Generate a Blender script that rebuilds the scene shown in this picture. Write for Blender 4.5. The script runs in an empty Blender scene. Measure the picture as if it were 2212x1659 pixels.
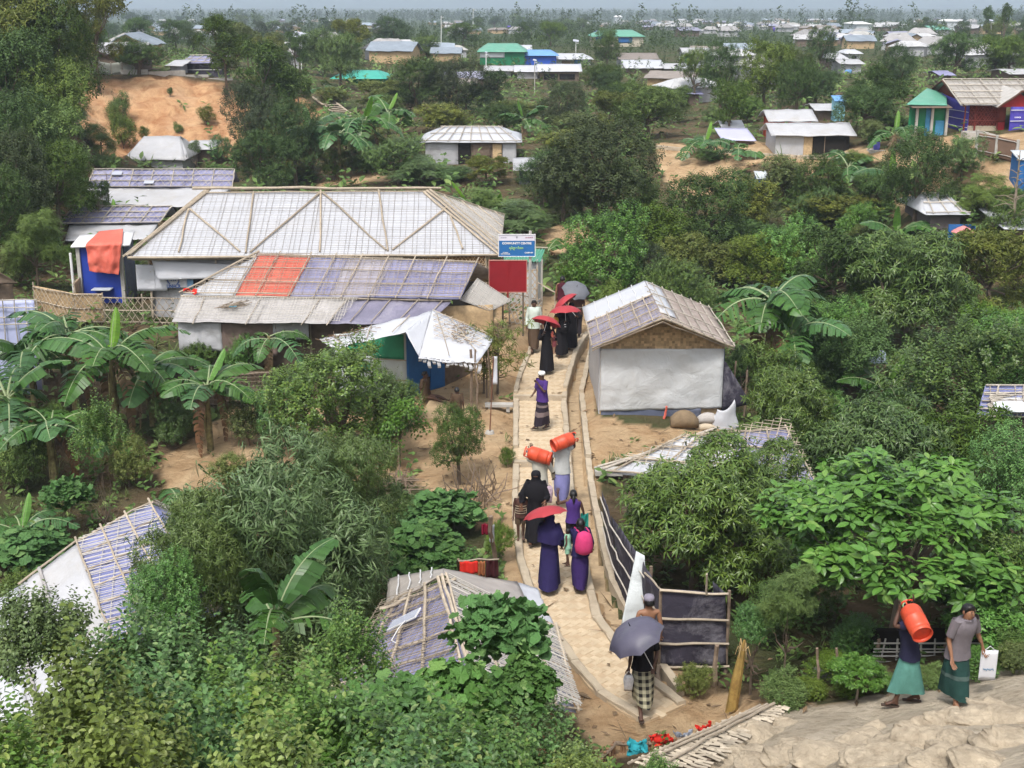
import bpy, bmesh, math, random
import numpy as np
from mathutils import Vector, Matrix, Euler
random.seed(7); rs = np.random.RandomState(11)
C = bpy.context.scene.collection
SC = bpy.context.scene

# ------------------------------------------------------------------ camera
W0, H0, F0 = 2212.0,1659.0,2800.0
PHI = math.atan(829.5 / F0); CZ = 11.0
cd = bpy.data.cameras.new('camera'); cam = bpy.data.objects.new('camera', cd); C.objects.link(cam)
cd.sensor_width = 36.0; cd.lens = 36.0 * F0 / W0; cd.clip_start = 0.3; cd.clip_end = 30000
cam.location = (0,0, CZ); cam.rotation_euler = (math.radians(90) - PHI, 0,0)
SC.camera = cam

# ------------------------------------------------------------------ world and sun (bright overcast)
SUN_EL, SUN_AZ = math.radians(58), math.radians(200)
wd = bpy.data.worlds.new("World"); SC.world = wd; wd.use_nodes = True
nt = wd.node_tree; nt.nodes.clear()
sky = nt.nodes.new('ShaderNodeTexSky'); sky.sky_type = 'NISHITA'; sky.sun_disc = False
sky.sun_elevation = SUN_EL; sky.sun_rotation = SUN_AZ; sky.air_density = 1.0; sky.dust_density = 4.0; sky.ozone_density = 1.0
hs = nt.nodes.new('ShaderNodeHueSaturation'); hs.inputs['Saturation'].default_value = 0.10; hs.inputs['Value'].default_value = 1.35
bg = nt.nodes.new('ShaderNodeBackground'); bg.inputs['Strength'].default_value = 0.075
ow = nt.nodes.new('ShaderNodeOutputWorld')
nt.links.new(sky.outputs[0], hs.inputs['Color']); nt.links.new(hs.outputs[0], bg.inputs[0]); nt.links.new(bg.outputs[0], ow.inputs[0])
sl = bpy.data.lights.new('sun', 'SUN'); sl.energy = 1.5; sl.angle = math.radians(10); sl.color = (1.0,0.95,0.88)
so = bpy.data.objects.new('sun', sl); C.objects.link(so)
so.rotation_euler = Vector((-math.sin(SUN_AZ) * math.cos(SUN_EL),-math.cos(SUN_AZ) * math.cos(SUN_EL),-math.sin(SUN_EL))).to_track_quat('-Z', 'Y').to_euler()
vs = SC.view_settings; vs.view_transform = 'Standard'; vs.look = 'None'; vs.exposure = 1.25; vs.gamma = 1.0; vs.use_curve_mapping = False
SC.render.engine = 'CYCLES'
cy = SC.cycles; cy.max_bounces = 5; cy.diffuse_bounces = 2; cy.glossy_bounces = 2; cy.transmission_bounces = 2; cy.volume_bounces = 1
cy.transparent_max_bounces = 8; cy.use_denoising = True; cy.use_adaptive_sampling = True; cy.adaptive_threshold = 0.02
cy.caustics_reflective = False; cy.caustics_refractive = False
try: cy.denoiser = 'OPENIMAGEDENOISE'; cy.denoising_input_passes = 'RGB_ALBEDO_NORMAL'; cy.denoising_prefilter = 'ACCURATE'
except Exception: pass

# ------------------------------------------------------------------ survey helpers: sight lines from the photographer's stand point
def ray(px, py):
 a = (px - W0 / 2) / F0; b = (py - H0 / 2) / F0
 return Vector((a, math.cos(PHI) - b * math.sin(PHI),-math.sin(PHI) - b * math.cos(PHI)))
def P(px, py, z):                      # point of the sight line at height z
 d = ray(px, py); t = (z - CZ) / d.z
 return Vector((d.x * t, d.y * t, z))
def PY(px, py, Y):                     # point of the sight line at forward distance Y
 d = ray(px, py); t = Y / d.y
 return Vector((d.x * t, Y, CZ + d.z * t))
def proj(x, y, z):
 f = y * math.cos(PHI) - (z - CZ) * math.sin(PHI); u = -y * math.sin(PHI) - (z - CZ) * math.cos(PHI)
 return W0 / 2 + F0 * x / f, H0 / 2 + F0 * u / f
def ppm(p):
 return F0 / (p[1] * math.cos(PHI) - (p[2] - CZ) * math.sin(PHI))

# ------------------------------------------------------------------ value noise
_perm = np.random.RandomState(3).rand(256,256)
def vnoise(x, y):
 xi = np.floor(x).astype(int); yi = np.floor(y).astype(int); fx = x - xi; fy = y - yi
 fx = fx * fx * (3 - 2 * fx); fy = fy * fy * (3 - 2 * fy)
 a = _perm[xi & 255, yi & 255]; b = _perm[(xi + 1) & 255, yi & 255]; c = _perm[xi & 255,(yi + 1) & 255]; d = _perm[(xi + 1) & 255,(yi + 1) & 255]
 return a + (b - a) * fx + (c - a) * fy + (a - b - c + d) * fx * fy
def fbm(x, y, o=4):
 s = 0; a = .5
 for i in range(o): s = s + a * (vnoise(x, y) - .5); x = x * 2.03 + 17.1; y = y * 2.03 + 5.3; a *= .5
 return s

# ------------------------------------------------------------------ terrain heights from surveyed points
_A = []
def anc(px, py, z): p = P(px, py, z); _A.append((p.x, p.y, z))
def ancw(x, y, z): _A.append((x, y, z))
for q in [(1390,1535,0),(1290,1380,0),(1220,1270,0),(1190,1150,0),(1180,1050,0),(1170,925,.1),(1170,860,.2),(1190,757,.35),(1220,700,.35),(1150,660,.4),
          (1330,1100,-.3),(1380,940,.1),(1480,930,.1),(1300,800,.25),(1560,880,.1),(1650,980,-.6),(1700,1250,-.8),(1650,1480,-.1),(1750,1500,.3),(1480,1470,-.1),
          (1000,870,0),(900,900,-.1),(950,1000,-.3),(800,1000,-.5),(600,1100,-.8),(450,950,-.6),(400,1050,-.9),(200,900,-.6),(60,900,-.4),(250,1250,-1.0),(60,1300,-1.0),(-300,1200,-.8),
          (800,1250,-.8),(1060,1180,-.3),(1060,1350,-.2),(1150,1500,-.2),(1290,1590,-.1),
          (620,780,-.1),(300,700,.2),(100,700,.2),(-200,700,.2),(900,640,.3),(600,620,.3),(300,600,.3),(-300,560,.6),
          (1240,500,.9),(1180,560,.5),(1100,470,1.0),(700,395,.6),(400,420,.2),(200,430,.3),(350,362,0.2),(130,600,.2),(0,500,1.6),(60,380,3.2),(-300,380,4),
          (250,330,.9),(420,330,1.2),(560,330,1.4),(300,250,3.0),(430,240,3.2),(560,260,3.0),(200,250,3.6),(190,158,5.8),(330,162,5.6),(480,178,4.9),(100,200,6.0),(600,230,3.4),(700,225,3.0),(640,330,1.4),
          (800,350,1.4),(900,360,1.5),(1010,350,1.7),(1130,350,1.8),(1300,420,1.2),(1300,345,1.8),(1450,335,2.0),(1560,340,2.3),(1700,345,2.5),(1850,325,3.0),(1920,315,3.3),(2000,300,4.2),(2090,292,4.5),(2212,300,4.5),(2500,300,4.6),
          (1500,400,.9),(1560,440,.3),(1620,400,1.2),(1800,420,.7),(1950,420,1.0),(2100,380,2.2),(2212,400,2.4),(1900,500,-.3),(1600,560,-.9),(1450,600,-.6),(2100,520,.6),(2300,520,.8),
          (1700,700,-1.0),(2000,750,-1.2),(2300,800,-1),(1900,1000,-1.2),(2200,1000,-1.0),(1900,1300,-.8),(2300,1250,-.4),(2600,1100,-.5),
          (1900,1515,.9),(2060,1508,1.15),(1960,1500,1.05),(2120,1490,1.25),(2212,1470,1.4),(2500,1450,1.8),(1780,1530,.8),(1600,1570,.5),(1560,1640,1.2),(1700,1600,1.5),(1900,1590,2.0),(2150,1560,2.2),(1800,1659,2.6),(2150,1659,3.3),(2600,1600,3.4),
          # further out
          (300,120,5.2),(600,150,4.2),(850,200,2.5),(1000,250,1.8),(1200,250,2.0),(1400,260,1.8),(1600,270,2.6),(1800,240,3.4),(1900,200,3.8),
          (900,150,3.6),(1200,178,2.8),(1100,142,3.6),(1350,130,3.4),(1400,100,3.6),(1500,165,3.0),(1640,170,2.8),(1830,155,3.6),(1970,130,3.6),(2150,110,3.8),(2200,160,4.2),(2350,200,4.2),
          (0,100,5.4),(-400,120,5.4),(2600,150,4.2),(600,90,2.2),(900,80,2.0),(1200,80,2.2),(1600,95,2.8),(1900,100,3.2),(2150,80,3.6),
          (300,62,0),(800,62,0),(1200,58,0),(1600,66,1.6),(1900,66,2),(2200,62,2),(300,48,-3),(1100,46,-3),(1700,48,-1.5),(2200,48,-1)]: anc(*q)
for x in (-4,-2,0,2.5): ancw(x*2.2,1.5,8.0);
for q in [(-9,5,6),(-4,6,5.3),(0,6,5.4),(4,6,5.6),(8,6,6),(-9,9,3.4),(-4,9,3.2),(0,9.5,3.2),(4,9.5,4.6),(8,9.5,5.2),(-9,13,.9),(-4,13,.9),(0,13.5,1.0),(3,13,1.9),(-14,6,6),(-18,12,2),(16,8,6),(14,13,3.8),
          (-30,40,1.5),(30,40,-.6),(60,60,3),(-60,70,5),(0,-12,9.5),(-20,-10,9),(20,-10,9),(-40,10,4),(40,12,3)]: ancw(*q)
for Y, z in ((700,-3),(1100,-6),(1800,-9),(3000,-10),(5000,-10),(9000,-10)):
 for s in (-.9,-.5,-.2,.1,.4,.8): ancw(Y * s, Y, z)
for Y, z in ((120,4.4),(200,3.4),(320,1.5),(480,0)):
 for s in (-1.1,-.75,.7,1.1): ancw(Y * s, Y, z)
_A = np.array(_A)
def _uv(x, y): r = y + 34.0; return x / r * 1.6, np.log(r)
_u, _v = _uv(_A[:, 0], _A[:, 1])
_D = np.sqrt((_u[:, None] - _u[None]) ** 2 + (_v[:, None] - _v[None]) ** 2)
_n = len(_A); _K = np.zeros((_n + 3, _n + 3)); _K[:_n, :_n] = _D - np.eye(_n) * 0.012; _K[:_n, _n] = 1; _K[:_n, _n + 1] = _u; _K[:_n, _n + 2] = _v; _K[_n:, :_n] = _K[:_n, _n:].T
_w = np.linalg.solve(_K, np.concatenate([_A[:, 2], np.zeros(3)]))
def base_h(x, y):
 x = np.atleast_1d(np.asarray(x, float)); y = np.atleast_1d(np.asarray(y, float)); sh = x.shape; x = x.ravel(); y = y.ravel()
 u, v = _uv(x, np.maximum(y, -20)); out = np.empty_like(u)
 for i in range(0, len(u),20000):
  d = np.sqrt((u[i:i+20000, None] - _u[None]) ** 2 + (v[i:i+20000, None] - _v[None]) ** 2)
  out[i:i+20000] = d @ _w[:_n] + _w[_n] + _w[_n + 1] * u[i:i+20000] + _w[_n + 2] * v[i:i+20000]
 return out.reshape(sh)
def inpoly(x, y, poly):
 c = np.zeros(x.shape, bool); n = len(poly); j = n - 1
 for i in range(n):
  xi, yi = poly[i]; xj, yj = poly[j]
  m = ((yi > y) != (yj > y)) & (x < (xj - xi) * (y - yi) / ((yj - yi) + 1e-12) + xi); c ^= m; j = i
 return c
def Gb(px, py):                         # sight line meets the ground
 d = ray(px, py); lo, t = 2.0,2.0
 ts = np.geomspace(4,9000,260) / d.y
 z = base_h(d.x * ts, d.y * ts); f = (CZ + d.z * ts) - z
 k = np.where(f < 0)[0]
 if len(k) == 0: t = 3000 / d.y
 else:
  i = max(k[0],1); a, b = ts[i - 1], ts[i]; fa, fb = f[i - 1], f[i]; t = a + (b - a) * fa / (fa - fb)
  tt = np.linspace(max(a, t - (b - a) * .5), min(b, t + (b - a) * .5),12); g = (CZ + d.z * tt) - base_h(d.x * tt, d.y * tt); kk = np.where(g < 0)[0]
  if len(kk) and kk[0] > 0: i = kk[0]; t = tt[i - 1] + (tt[i] - tt[i - 1]) * g[i - 1] / (g[i - 1] - g[i])
 return Vector((d.x * t, d.y * t, CZ + d.z * t))
G = Gb
def wpoly(pts): return [(G(*p).x, G(*p).y) for p in pts]
BARE = [wpoly(q) for q in [
 [(1090,640),(1290,635),(1290,730),(1300,900),(1420,935),(1600,932),(1480,1000),(1320,1000),(1300,1100),(1310,1250),(1345,1350),(1480,1460),(1560,1500),(1760,1515),(1640,1560),(1330,1640),(1280,1600),(1200,1480),(1100,1330),(1090,1150),(960,1110),(880,1030),(760,1060),(640,1130),(420,1110),(360,1060),(330,1010),(430,940),(560,850),(640,860),(800,900),(900,800),(1060,760)],
 [(1150,492),(1290,480),(1290,530),(1180,548)],
 [(1400,312),(1960,330),(2000,298),(2212,285),(2600,285),(2600,330),(2212,345),(2100,335),(1960,347),(1700,352),(1610,372),(1590,400),(1470,432),(1400,365)],
 [(1560,1580),(1650,1530),(1800,1520),(1960,1482),(2212,1440),(2700,1400),(2900,1700),(1400,1700),(1480,1640)],
 [(700,360),(800,360),(840,390),(700,400)],
 [(1780,400),(2000,400),(2120,350),(2212,370),(2212,420),(2050,410),(1980,450),(1840,440)]]]
CLAY = [wpoly(q) for q in [[(165,166),(400,168),(500,186),(660,214),(700,235),(640,300),(560,335),(470,342),(330,320),(200,330),(150,250)]]]
def clay_m(x, y): return inpoly(x + 3 * fbm(x * .12, y * .12), y + 4 * fbm(y * .1 + 9, x * .1), CLAY[0])
def bare_m(x, y):
 m = np.zeros(x.shape, bool); s = np.clip(y / 40,.3,3)
 for q in BARE: m |= inpoly(x + s * 1.2 * fbm(x * .9 / s, y * .9 / s), y + s * 1.6 * fbm(y * .8 / s + 7, x * .8 / s), q)
 return m

# the brick path: left and right edges, surveyed from the photograph
PL = [(1391,1556),(1337,1528),(1271,1478),(1204,1385),(1150,1300),(1119,1215),(1107,1101),(1110,1001),(1110,858),(1119,820),(1142,768),(1150,735)]
PR = [(1480,1515),(1421,1478),(1354,1405),(1297,1331),(1272,1235),(1258,1135),(1240,1068),(1234,1001),(1221,861),(1238,800),(1247,769),(1271,729)]
PLW = [P(a, b, .02) for a, b in PL]; PRW = [P(a, b, .02) for a, b in PR]
PATHPOLY = [(p.x, p.y) for p in PLW] + [(p.x, p.y) for p in reversed(PRW)]
DRAIN = [(1440,1500),(1345,1352),(1300,1262),(1290,1229),(1270,1130),(1256,1051),(1248,968),(1238,858),(1256,785),(1268,742)]
DRW = [P(a, b, 0) for a, b in DRAIN]
def seg_dist(x, y, pts):
 best = np.full(x.shape, 1e9)
 for i in range(len(pts) - 1):
  ax, ay = pts[i][0], pts[i][1]; bx, by = pts[i + 1][0], pts[i + 1][1]; dx, dy = bx - ax, by - ay
  t = np.clip(((x - ax) * dx + (y - ay) * dy) / (dx * dx + dy * dy),0,1)
  best = np.minimum(best, np.hypot(x - ax - t * dx, y - ay - t * dy))
 return best
def height(x, y):
 x = np.atleast_1d(np.asarray(x, float)); y = np.atleast_1d(np.asarray(y, float))
 z = base_h(x, y); near = y < 46
 amp = np.clip(y / 60,.15,1.2)
 z = z + amp * .35 * fbm(x * .35, y * .35) * (y < 400) + .05 * fbm(x * 2.2, y * 2.2,3) * (y < 60)
 cm = clay_m(x, y)
 if cm.any():
  n = fbm(x * .22, y * .10,5) * 2; st = .55; t = (z + n * 1.2) / st; f = t - np.floor(t)
  z = np.where(cm, z + n * .6 - 1.1 * np.abs(fbm(x * .9, y * .16,4)) + (np.floor(t) + np.clip((f - .55) / .25,0,1) - t) * st * .75 - np.abs(fbm(x * .5, y * .5)) * 1.0, z)
 # mound of slumped soil on the right near the camera
 mm = (x > 1.5) & (y < 21) & (y > 8)
 if mm.any():
  u = x * 1.9 + .6 * fbm(x, y) * 3; v = y * 1.1 + .4 * fbm(y, x) * 3
  lum = (np.abs(np.sin(u) * np.sin(v + np.floor(u / math.pi) * 1.3))) ** .45
  k = np.clip((17.6 - y) / 1.2,0,1) * np.clip((x - 2.2) / 1.0,0,1)
  z = np.where(mm, z + k * (.20 * (lum - .7) + .07 * fbm(x * 4, y * 4)), z)
 if near.any():
  # path bed and drain
  dp = seg_dist(x, y, [((PLW[i] + PRW[i]) / 2)[:] for i in range(len(PLW))]); ins = inpoly(x, y, PATHPOLY)
  w = np.clip((1.5 - dp) / .6,0,1) * (y < 45) * (y > 16)
  z = np.where(near, z * (1 - w) + w * (-.06), z); z = np.where(ins, -.09, z)
  dd = seg_dist(x, y, [p[:] for p in DRW]); z = np.where(dd < .17, np.minimum(z, -.22), z)
 return z
def Z(x, y): return float(height(np.array([x]), np.array([y]))[0])
def ground(px, py): p = G(px, py); p.z = Z(p.x, p.y); return p

# ------------------------------------------------------------------ object helpers
def tag(o, label=None, cat=None, group=None, kind=None):
 if label: o['label'] = label
 if cat: o['category'] = cat
 if group: o['group'] = group
 if kind: o['kind'] = kind
 return o
def empty(name, loc=(0,0,0), rz=0, label=None, cat=None, group=None, kind=None, parent=None):
 o = bpy.data.objects.new(name, None); C.objects.link(o); o.location = loc; o.rotation_euler = (0,0, rz); o.parent = parent
 o.empty_display_size = .2
 return tag(o, label, cat, group, kind)
def link(name, me, parent=None, loc=(0,0,0), rot=(0,0,0), sc=(1,1,1)):
 o = bpy.data.objects.new(name, me); C.objects.link(o); o.location = loc; o.rotation_euler = rot; o.scale = sc; o.parent = parent
 return o
_kids = {}
def copy_thing(o, loc, rz=0, sc=None, label=None, group=None, kids=None):
 r = o.copy(); C.objects.link(r); r.location = loc; r.rotation_euler = (0,0, rz)
 if sc is not None: r.scale = sc
 if label: r['label'] = label
 if group: r['group'] = group
 for ch in _kids.get(o.name, []):
  c = ch.copy(); C.objects.link(c); c.parent = r
  for g in _kids.get(ch.name, []):
   d = g.copy(); C.objects.link(d); d.parent = c
 return r
def np_mesh(name, V, F, mats=(), smooth=False, mi=None):
 me = bpy.data.meshes.new(name); V = np.asarray(V, np.float32); F = np.asarray(F, np.int32); k = F.shape[1]
 me.vertices.add(len(V)); me.vertices.foreach_set('co', V.ravel())
 me.loops.add(F.size); me.loops.foreach_set('vertex_index', F.ravel())
 me.polygons.add(len(F)); me.polygons.foreach_set('loop_start', np.arange(0, F.size, k, dtype=np.int32))
 try: me.polygons.foreach_set('loop_total', np.full(len(F), k, np.int32))
 except Exception: pass
 if mi is not None: me.polygons.foreach_set('material_index', np.asarray(mi, np.int32))
 me.polygons.foreach_set('use_smooth', np.full(len(F), bool(smooth)))
 for m in mats: me.materials.append(m)
 me.update(calc_edges=True); me.validate() if False else None
 return me
class MB:
 def __init__(s): s.v = []; s.f = []; s.m = []; s.cm = 0
 def add(s, V, F):
  n = len(s.v); s.v.extend([tuple(p) for p in V]); s.f.extend([tuple(i + n for i in f) for f in F]); s.m.extend([s.cm] * len(F)); return s
 def box(s, c, d, R=None):
  x, y, z = d[0] / 2, d[1] / 2, d[2] / 2
  V = [Vector((a * x, b * y, e * z)) for a in (-1,1) for b in (-1,1) for e in (-1,1)]
  if R is not None: V = [R @ p for p in V]
  c = Vector(c); V = [p + c for p in V]
  return s.add(V, [(0,1,3,2),(4,6,7,5),(0,4,5,1),(2,3,7,6),(0,2,6,4),(1,5,7,3)])
 def tube(s, pts, r, n=6, caps=True):
  pts = [Vector(p) for p in pts]; rr = r if isinstance(r, (list, tuple)) else [r] * len(pts)
  V = []; up = None
  for i, p in enumerate(pts):
   d = (pts[min(i + 1, len(pts) - 1)] - pts[max(i - 1,0)])
   if d.length < 1e-9: d = Vector((0,0,1))
   d.normalize()
   if up is None: up = Vector((0,0,1)) if abs(d.z) < .9 else Vector((1,0,0))
   a = d.cross(up); a = a.normalized() if a.length > 1e-6 else Vector((1,0,0)); b = d.cross(a); up = -b if False else up
   for k in range(n):
    t = 2 * math.pi * k / n; V.append(p + (a * math.cos(t) + b * math.sin(t)) * rr[i])
  F = []
  for i in range(len(pts) - 1):
   for k in range(n):
    k2 = (k + 1) % n; F.append((i * n + k, i * n + k2,(i + 1) * n + k2,(i + 1) * n + k))
  if caps: F.append(tuple(range(n))[::-1]); F.append(tuple((len(pts) - 1) * n + k for k in range(n)))
  return s.add(V, F)
 def rings(s, rings, cap0=True, cap1=True):
  n = len(rings[0]); V = [p for r in rings for p in r]; F = []
  for i in range(len(rings) - 1):
   for k in range(n):
    k2 = (k + 1) % n; F.append((i * n + k, i * n + k2,(i + 1) * n + k2,(i + 1) * n + k))
  if cap0: F.append(tuple(range(n))[::-1])
  if cap1: F.append(tuple((len(rings) - 1) * n + k for k in range(n)))
  return s.add(V, F)
 def grid(s, pt, nu, nv, th=0.0):
  V = [pt(i / nu, j / nv) for j in range(nv + 1) for i in range(nu + 1)]
  F = [(j * (nu + 1) + i, j * (nu + 1) + i + 1,(j + 1) * (nu + 1) + i + 1,(j + 1) * (nu + 1) + i) for j in range(nv) for i in range(nu)]
  if th:
   N = (Vector(pt(1,0)) - Vector(pt(0,0))).cross(Vector(pt(0,1)) - Vector(pt(0,0))); N = N.normalized() * th if N.length > 1e-9 else Vector((0,0,-th))
   if N.z > 0: N = -N
   n = len(V); V = V + [Vector(p) + N for p in V]; F = F + [tuple(i + n for i in f[::-1]) for f in F]
   ed = [(i, i + 1) for i in range(nu)] + [((i + 1) * (nu + 1) - 1,(i + 2) * (nu + 1) - 1) for i in range(nv)]
   ed += [(nv * (nu + 1) + i + 1, nv * (nu + 1) + i) for i in range(nu)] + [((i + 1) * (nu + 1), i * (nu + 1)) for i in range(nv)]
   F += [(b, a, a + n, b + n) for a, b in ed]
  return s.add(V, F)
 def mesh(s, name, mats, smooth=False, org=None):
  me = bpy.data.meshes.new(name); V = s.v
  if org is not None: o = Vector(org); V = [(p[0] - o.x, p[1] - o.y, p[2] - o.z) for p in V]
  me.from_pydata(V, [], s.f)
  for m in (mats if isinstance(mats, (list, tuple)) else [mats]): me.materials.append(m)
  if len(me.materials) > 1: me.polygons.foreach_set('material_index', s.m)
  if smooth: me.polygons.foreach_set('use_smooth', [True] * len(me.polygons))
  me.update(); return me
 def build(s, name, mats, parent=None, smooth=False, wloc=None):
  """world-space geometry; the object sits at its parent's base"""
  org = wloc if wloc is not None else (0,0,0)
  o = link(name, s.mesh(name, mats, smooth, org), parent)
  if parent is not None: _kids.setdefault(parent.name, []).append(o)
  return o

# ------------------------------------------------------------------ materials
def nmat(name, rough=.8, spec=.3):
 m = bpy.data.materials.new(name); m.use_nodes = True; nt = m.node_tree; b = nt.nodes['Principled BSDF']
 b.inputs['Roughness'].default_value = rough; b.inputs['Specular IOR Level'].default_value = spec
 return m, nt, b
def nd(nt, t, **k):
 n = nt.nodes.new(t)
 for a, v in k.items():
  if a in n.inputs: n.inputs[a].default_value = v
  else: setattr(n, a, v)
 return n
def mixc(nt, fac, a, b, mode='MIX'):
 n = nt.nodes.new('ShaderNodeMix'); n.data_type = 'RGBA'; n.blend_type = mode
 for idx, val in ((0, fac),(6, a),(7, b)):
  if hasattr(val, 'is_linked') or hasattr(val, 'links'): nt.links.new(val, n.inputs[idx])
  else: n.inputs[idx].default_value = (*val, 1) if isinstance(val, tuple) and len(val) == 3 else val
 return n.outputs[2]
def mapr(nt, x, a, b, c, d):
 n = nt.nodes.new('ShaderNodeMapRange'); nt.links.new(x, n.inputs[0])
 for i, v in enumerate((a, b, c, d)): n.inputs[i + 1].default_value = v
 return n.outputs[0]
def noise(nt, scale, detail=4, rough=.6, vec=None, dist=0):
 n = nd(nt, 'ShaderNodeTexNoise'); n.inputs['Scale'].default_value = scale; n.inputs['Detail'].default_value = detail; n.inputs['Roughness'].default_value = rough; n.inputs['Distortion'].default_value = dist
 if vec is not None: nt.links.new(vec, n.inputs['Vector'])
 return n.outputs['Fac']
def coord(nt, kind='Object'): return nt.nodes.new('ShaderNodeTexCoord').outputs[kind]
def geo_pos(nt): return nt.nodes.new('ShaderNodeNewGeometry').outputs['Position']
def bump(nt, b, h, strength, dist=.02):
 n = nt.nodes.new('ShaderNodeBump'); n.inputs['Strength'].default_value = strength; n.inputs['Distance'].default_value = dist
 nt.links.new(h, n.inputs['Height']); nt.links.new(n.outputs[0], b.inputs['Normal'])
_mc = {}
def mat(name, col, rough=.8, spec=.3, var=.18, sc=3.0, dirt=None, dirt_amt=.5, dsc=1.2, bmp=0, bsc=14, obj_var=.0, wrinkle=False, col2=None, isl=0):
 if name in _mc: return _mc[name]
 m, nt, b = nmat(name, rough, spec); pos = geo_pos(nt)
 f = mapr(nt, noise(nt, sc, 5,.65, pos),.25,.75,0,1)
 a = tuple(c * (1 - var) for c in col); c2 = tuple(min(1, c * (1 + var)) for c in (col2 or col))
 o = mixc(nt, f, a, c2)
 if dirt is not None:
  g = mapr(nt, noise(nt, dsc, 6,.75, pos, .6),.5,.72,0, dirt_amt); o = mixc(nt, g, o, dirt)
 if isl:
  gi = nt.nodes.new('ShaderNodeNewGeometry'); h = nt.nodes.new('ShaderNodeHueSaturation'); nt.links.new(o, h.inputs['Color']); nt.links.new(mapr(nt, gi.outputs['Random Per Island'],0,1,1 - isl, 1 + isl), h.inputs['Value']); o = h.outputs[0]
 if obj_var:
  oi = nt.nodes.new('ShaderNodeObjectInfo'); h = nt.nodes.new('ShaderNodeHueSaturation'); nt.links.new(o, h.inputs['Color'])
  nt.links.new(mapr(nt, oi.outputs['Random'],0,1,1 - obj_var, 1 + obj_var), h.inputs['Value']); o = h.outputs[0]
 nt.links.new(o, b.inputs['Base Color'])
 if bmp:
  hgt = noise(nt, bsc, 5,.7, pos, 1.2 if wrinkle else 0)
  bump(nt, b, hgt, bmp, .05 if wrinkle else .02)
 _mc[name] = m; return m
def leafmat(name, col, young=None, rough=.5, spec=.35, var=.35, trans=.22, obj=.16, back=None):
 spec *= .6; trans *= .55; col = (col[0] * .95, col[1] * 1.0, col[2] * .72)
 """foliage: each leaf its own tone, each plant its own tone, light passing through the blade"""
 if name in _mc: return _mc[name]
 m, nt, b = nmat(name, rough, spec); ge = nt.nodes.new('ShaderNodeNewGeometry'); oi = nt.nodes.new('ShaderNodeObjectInfo')
 r = ge.outputs['Random Per Island']
 o = mixc(nt, mapr(nt, r, 0,1,0,1), tuple(c * (1 - var) for c in col), tuple(c * (1 + var) for c in col))
 if young: o = mixc(nt, mapr(nt, r, .80,.97,0,.85), o, young)
 tc = coord(nt); big = noise(nt, 1.3,3,.6, geo_pos(nt)); o = mixc(nt, mapr(nt, big, .35,.65,0,.30), o, tuple(c * k for c, k in zip(col, (1.7,1.35,.9))))
 h = nt.nodes.new('ShaderNodeHueSaturation'); nt.links.new(o, h.inputs['Color'])
 nt.links.new(mapr(nt, oi.outputs['Random'],0,1,1 - obj, 1 + obj), h.inputs['Value'])
 nt.links.new(mapr(nt, noise(nt, 40,1,.5, None),0,1,.5,.5), h.inputs['Hue'])
 mu = nt.nodes.new('ShaderNodeMath'); mu.operation = 'MULTIPLY'; nt.links.new(oi.outputs['Random'], mu.inputs[0]); mu.inputs[1].default_value = 7.31
 fr = nt.nodes.new('ShaderNodeMath'); fr.operation = 'FRACT'; nt.links.new(mu.outputs[0], fr.inputs[0])
 nt.links.new(mapr(nt, fr.outputs[0],0,1,.470,.502), h.inputs['Hue']); nt.links.new(mapr(nt, fr.outputs[0],0,1,1.08,.84), h.inputs['Saturation'])
 nt.links.new(h.outputs[0], b.inputs['Base Color'])
 if trans:
  tr = nt.nodes.new('ShaderNodeBsdfTranslucent'); g2 = nt.nodes.new('ShaderNodeHueSaturation'); g2.inputs['Value'].default_value = 1.5; g2.inputs['Hue'].default_value = .49
  nt.links.new(h.outputs[0], g2.inputs['Color']); nt.links.new(g2.outputs[0], tr.inputs['Color'])
  mx = nt.nodes.new('ShaderNodeMixShader'); mx.inputs[0].default_value = trans
  nt.links.new(b.outputs[0], mx.inputs[1]); nt.links.new(tr.outputs[0], mx.inputs[2]); nt.links.new(mx.outputs[0], nt.nodes['Material Output'].inputs['Surface'])
 _mc[name] = m; return m

TARP = mat('white_tarpaulin', (.44,.44,.46),.45,.4,.10,1.3, dirt=(.36,.33,.28), dirt_amt=.55, dsc=.9, bmp=.55, bsc=2.2, wrinkle=True)
TARPC = mat('clean_tarpaulin', (.50,.51,.55),.42,.4,.06,1.1, dirt=(.50,.47,.44), dirt_amt=.35, dsc=.7, bmp=.45, bsc=2.0, wrinkle=True)
TARPG = mat('grey_tarpaulin', (.40,.40,.42),.5,.3,.18,1.5, dirt=(.20,.18,.16), dirt_amt=.6, bmp=.6, bsc=2.4, wrinkle=True)
PURP = mat('purple_tarpaulin', (.19,.19,.36),.5,.3,.25,1.0, col2=(.28,.28,.42), dirt=(.33,.31,.33), dirt_amt=.7, dsc=1.6, bmp=.45, bsc=5, wrinkle=True)
PURB = mat('violet_blue_tarpaulin', (.07,.055,.38),.5,.3,.14,1.4, dirt=(.18,.16,.48), dirt_amt=.4, bmp=.4, bsc=3, wrinkle=True)
ORNG = mat('orange_tarpaulin', (.60,.125,.085),.5,.3,.14,1.2, dirt=(.70,.26,.18), dirt_amt=.5, bmp=.4, bsc=3, wrinkle=True)
BLKT = mat('black_shade_cloth', (.042,.038,.055),.7,.2,.3,2, dirt=(.26,.25,.28), dirt_amt=.8, dsc=1.3, bmp=.4, bsc=4, wrinkle=True)
SLATE = mat('slate_tarpaulin', (.10,.115,.17),.6,.3,.25,2, dirt=(.25,.25,.28), dirt_amt=.5, bmp=.5, bsc=3, wrinkle=True)
BAMB = mat('weathered_bamboo', (.37,.31,.24),.7,.25,.28,6, dirt=(.20,.16,.12), dirt_amt=.4, dsc=4, obj_var=.22, isl=.28)
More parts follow.
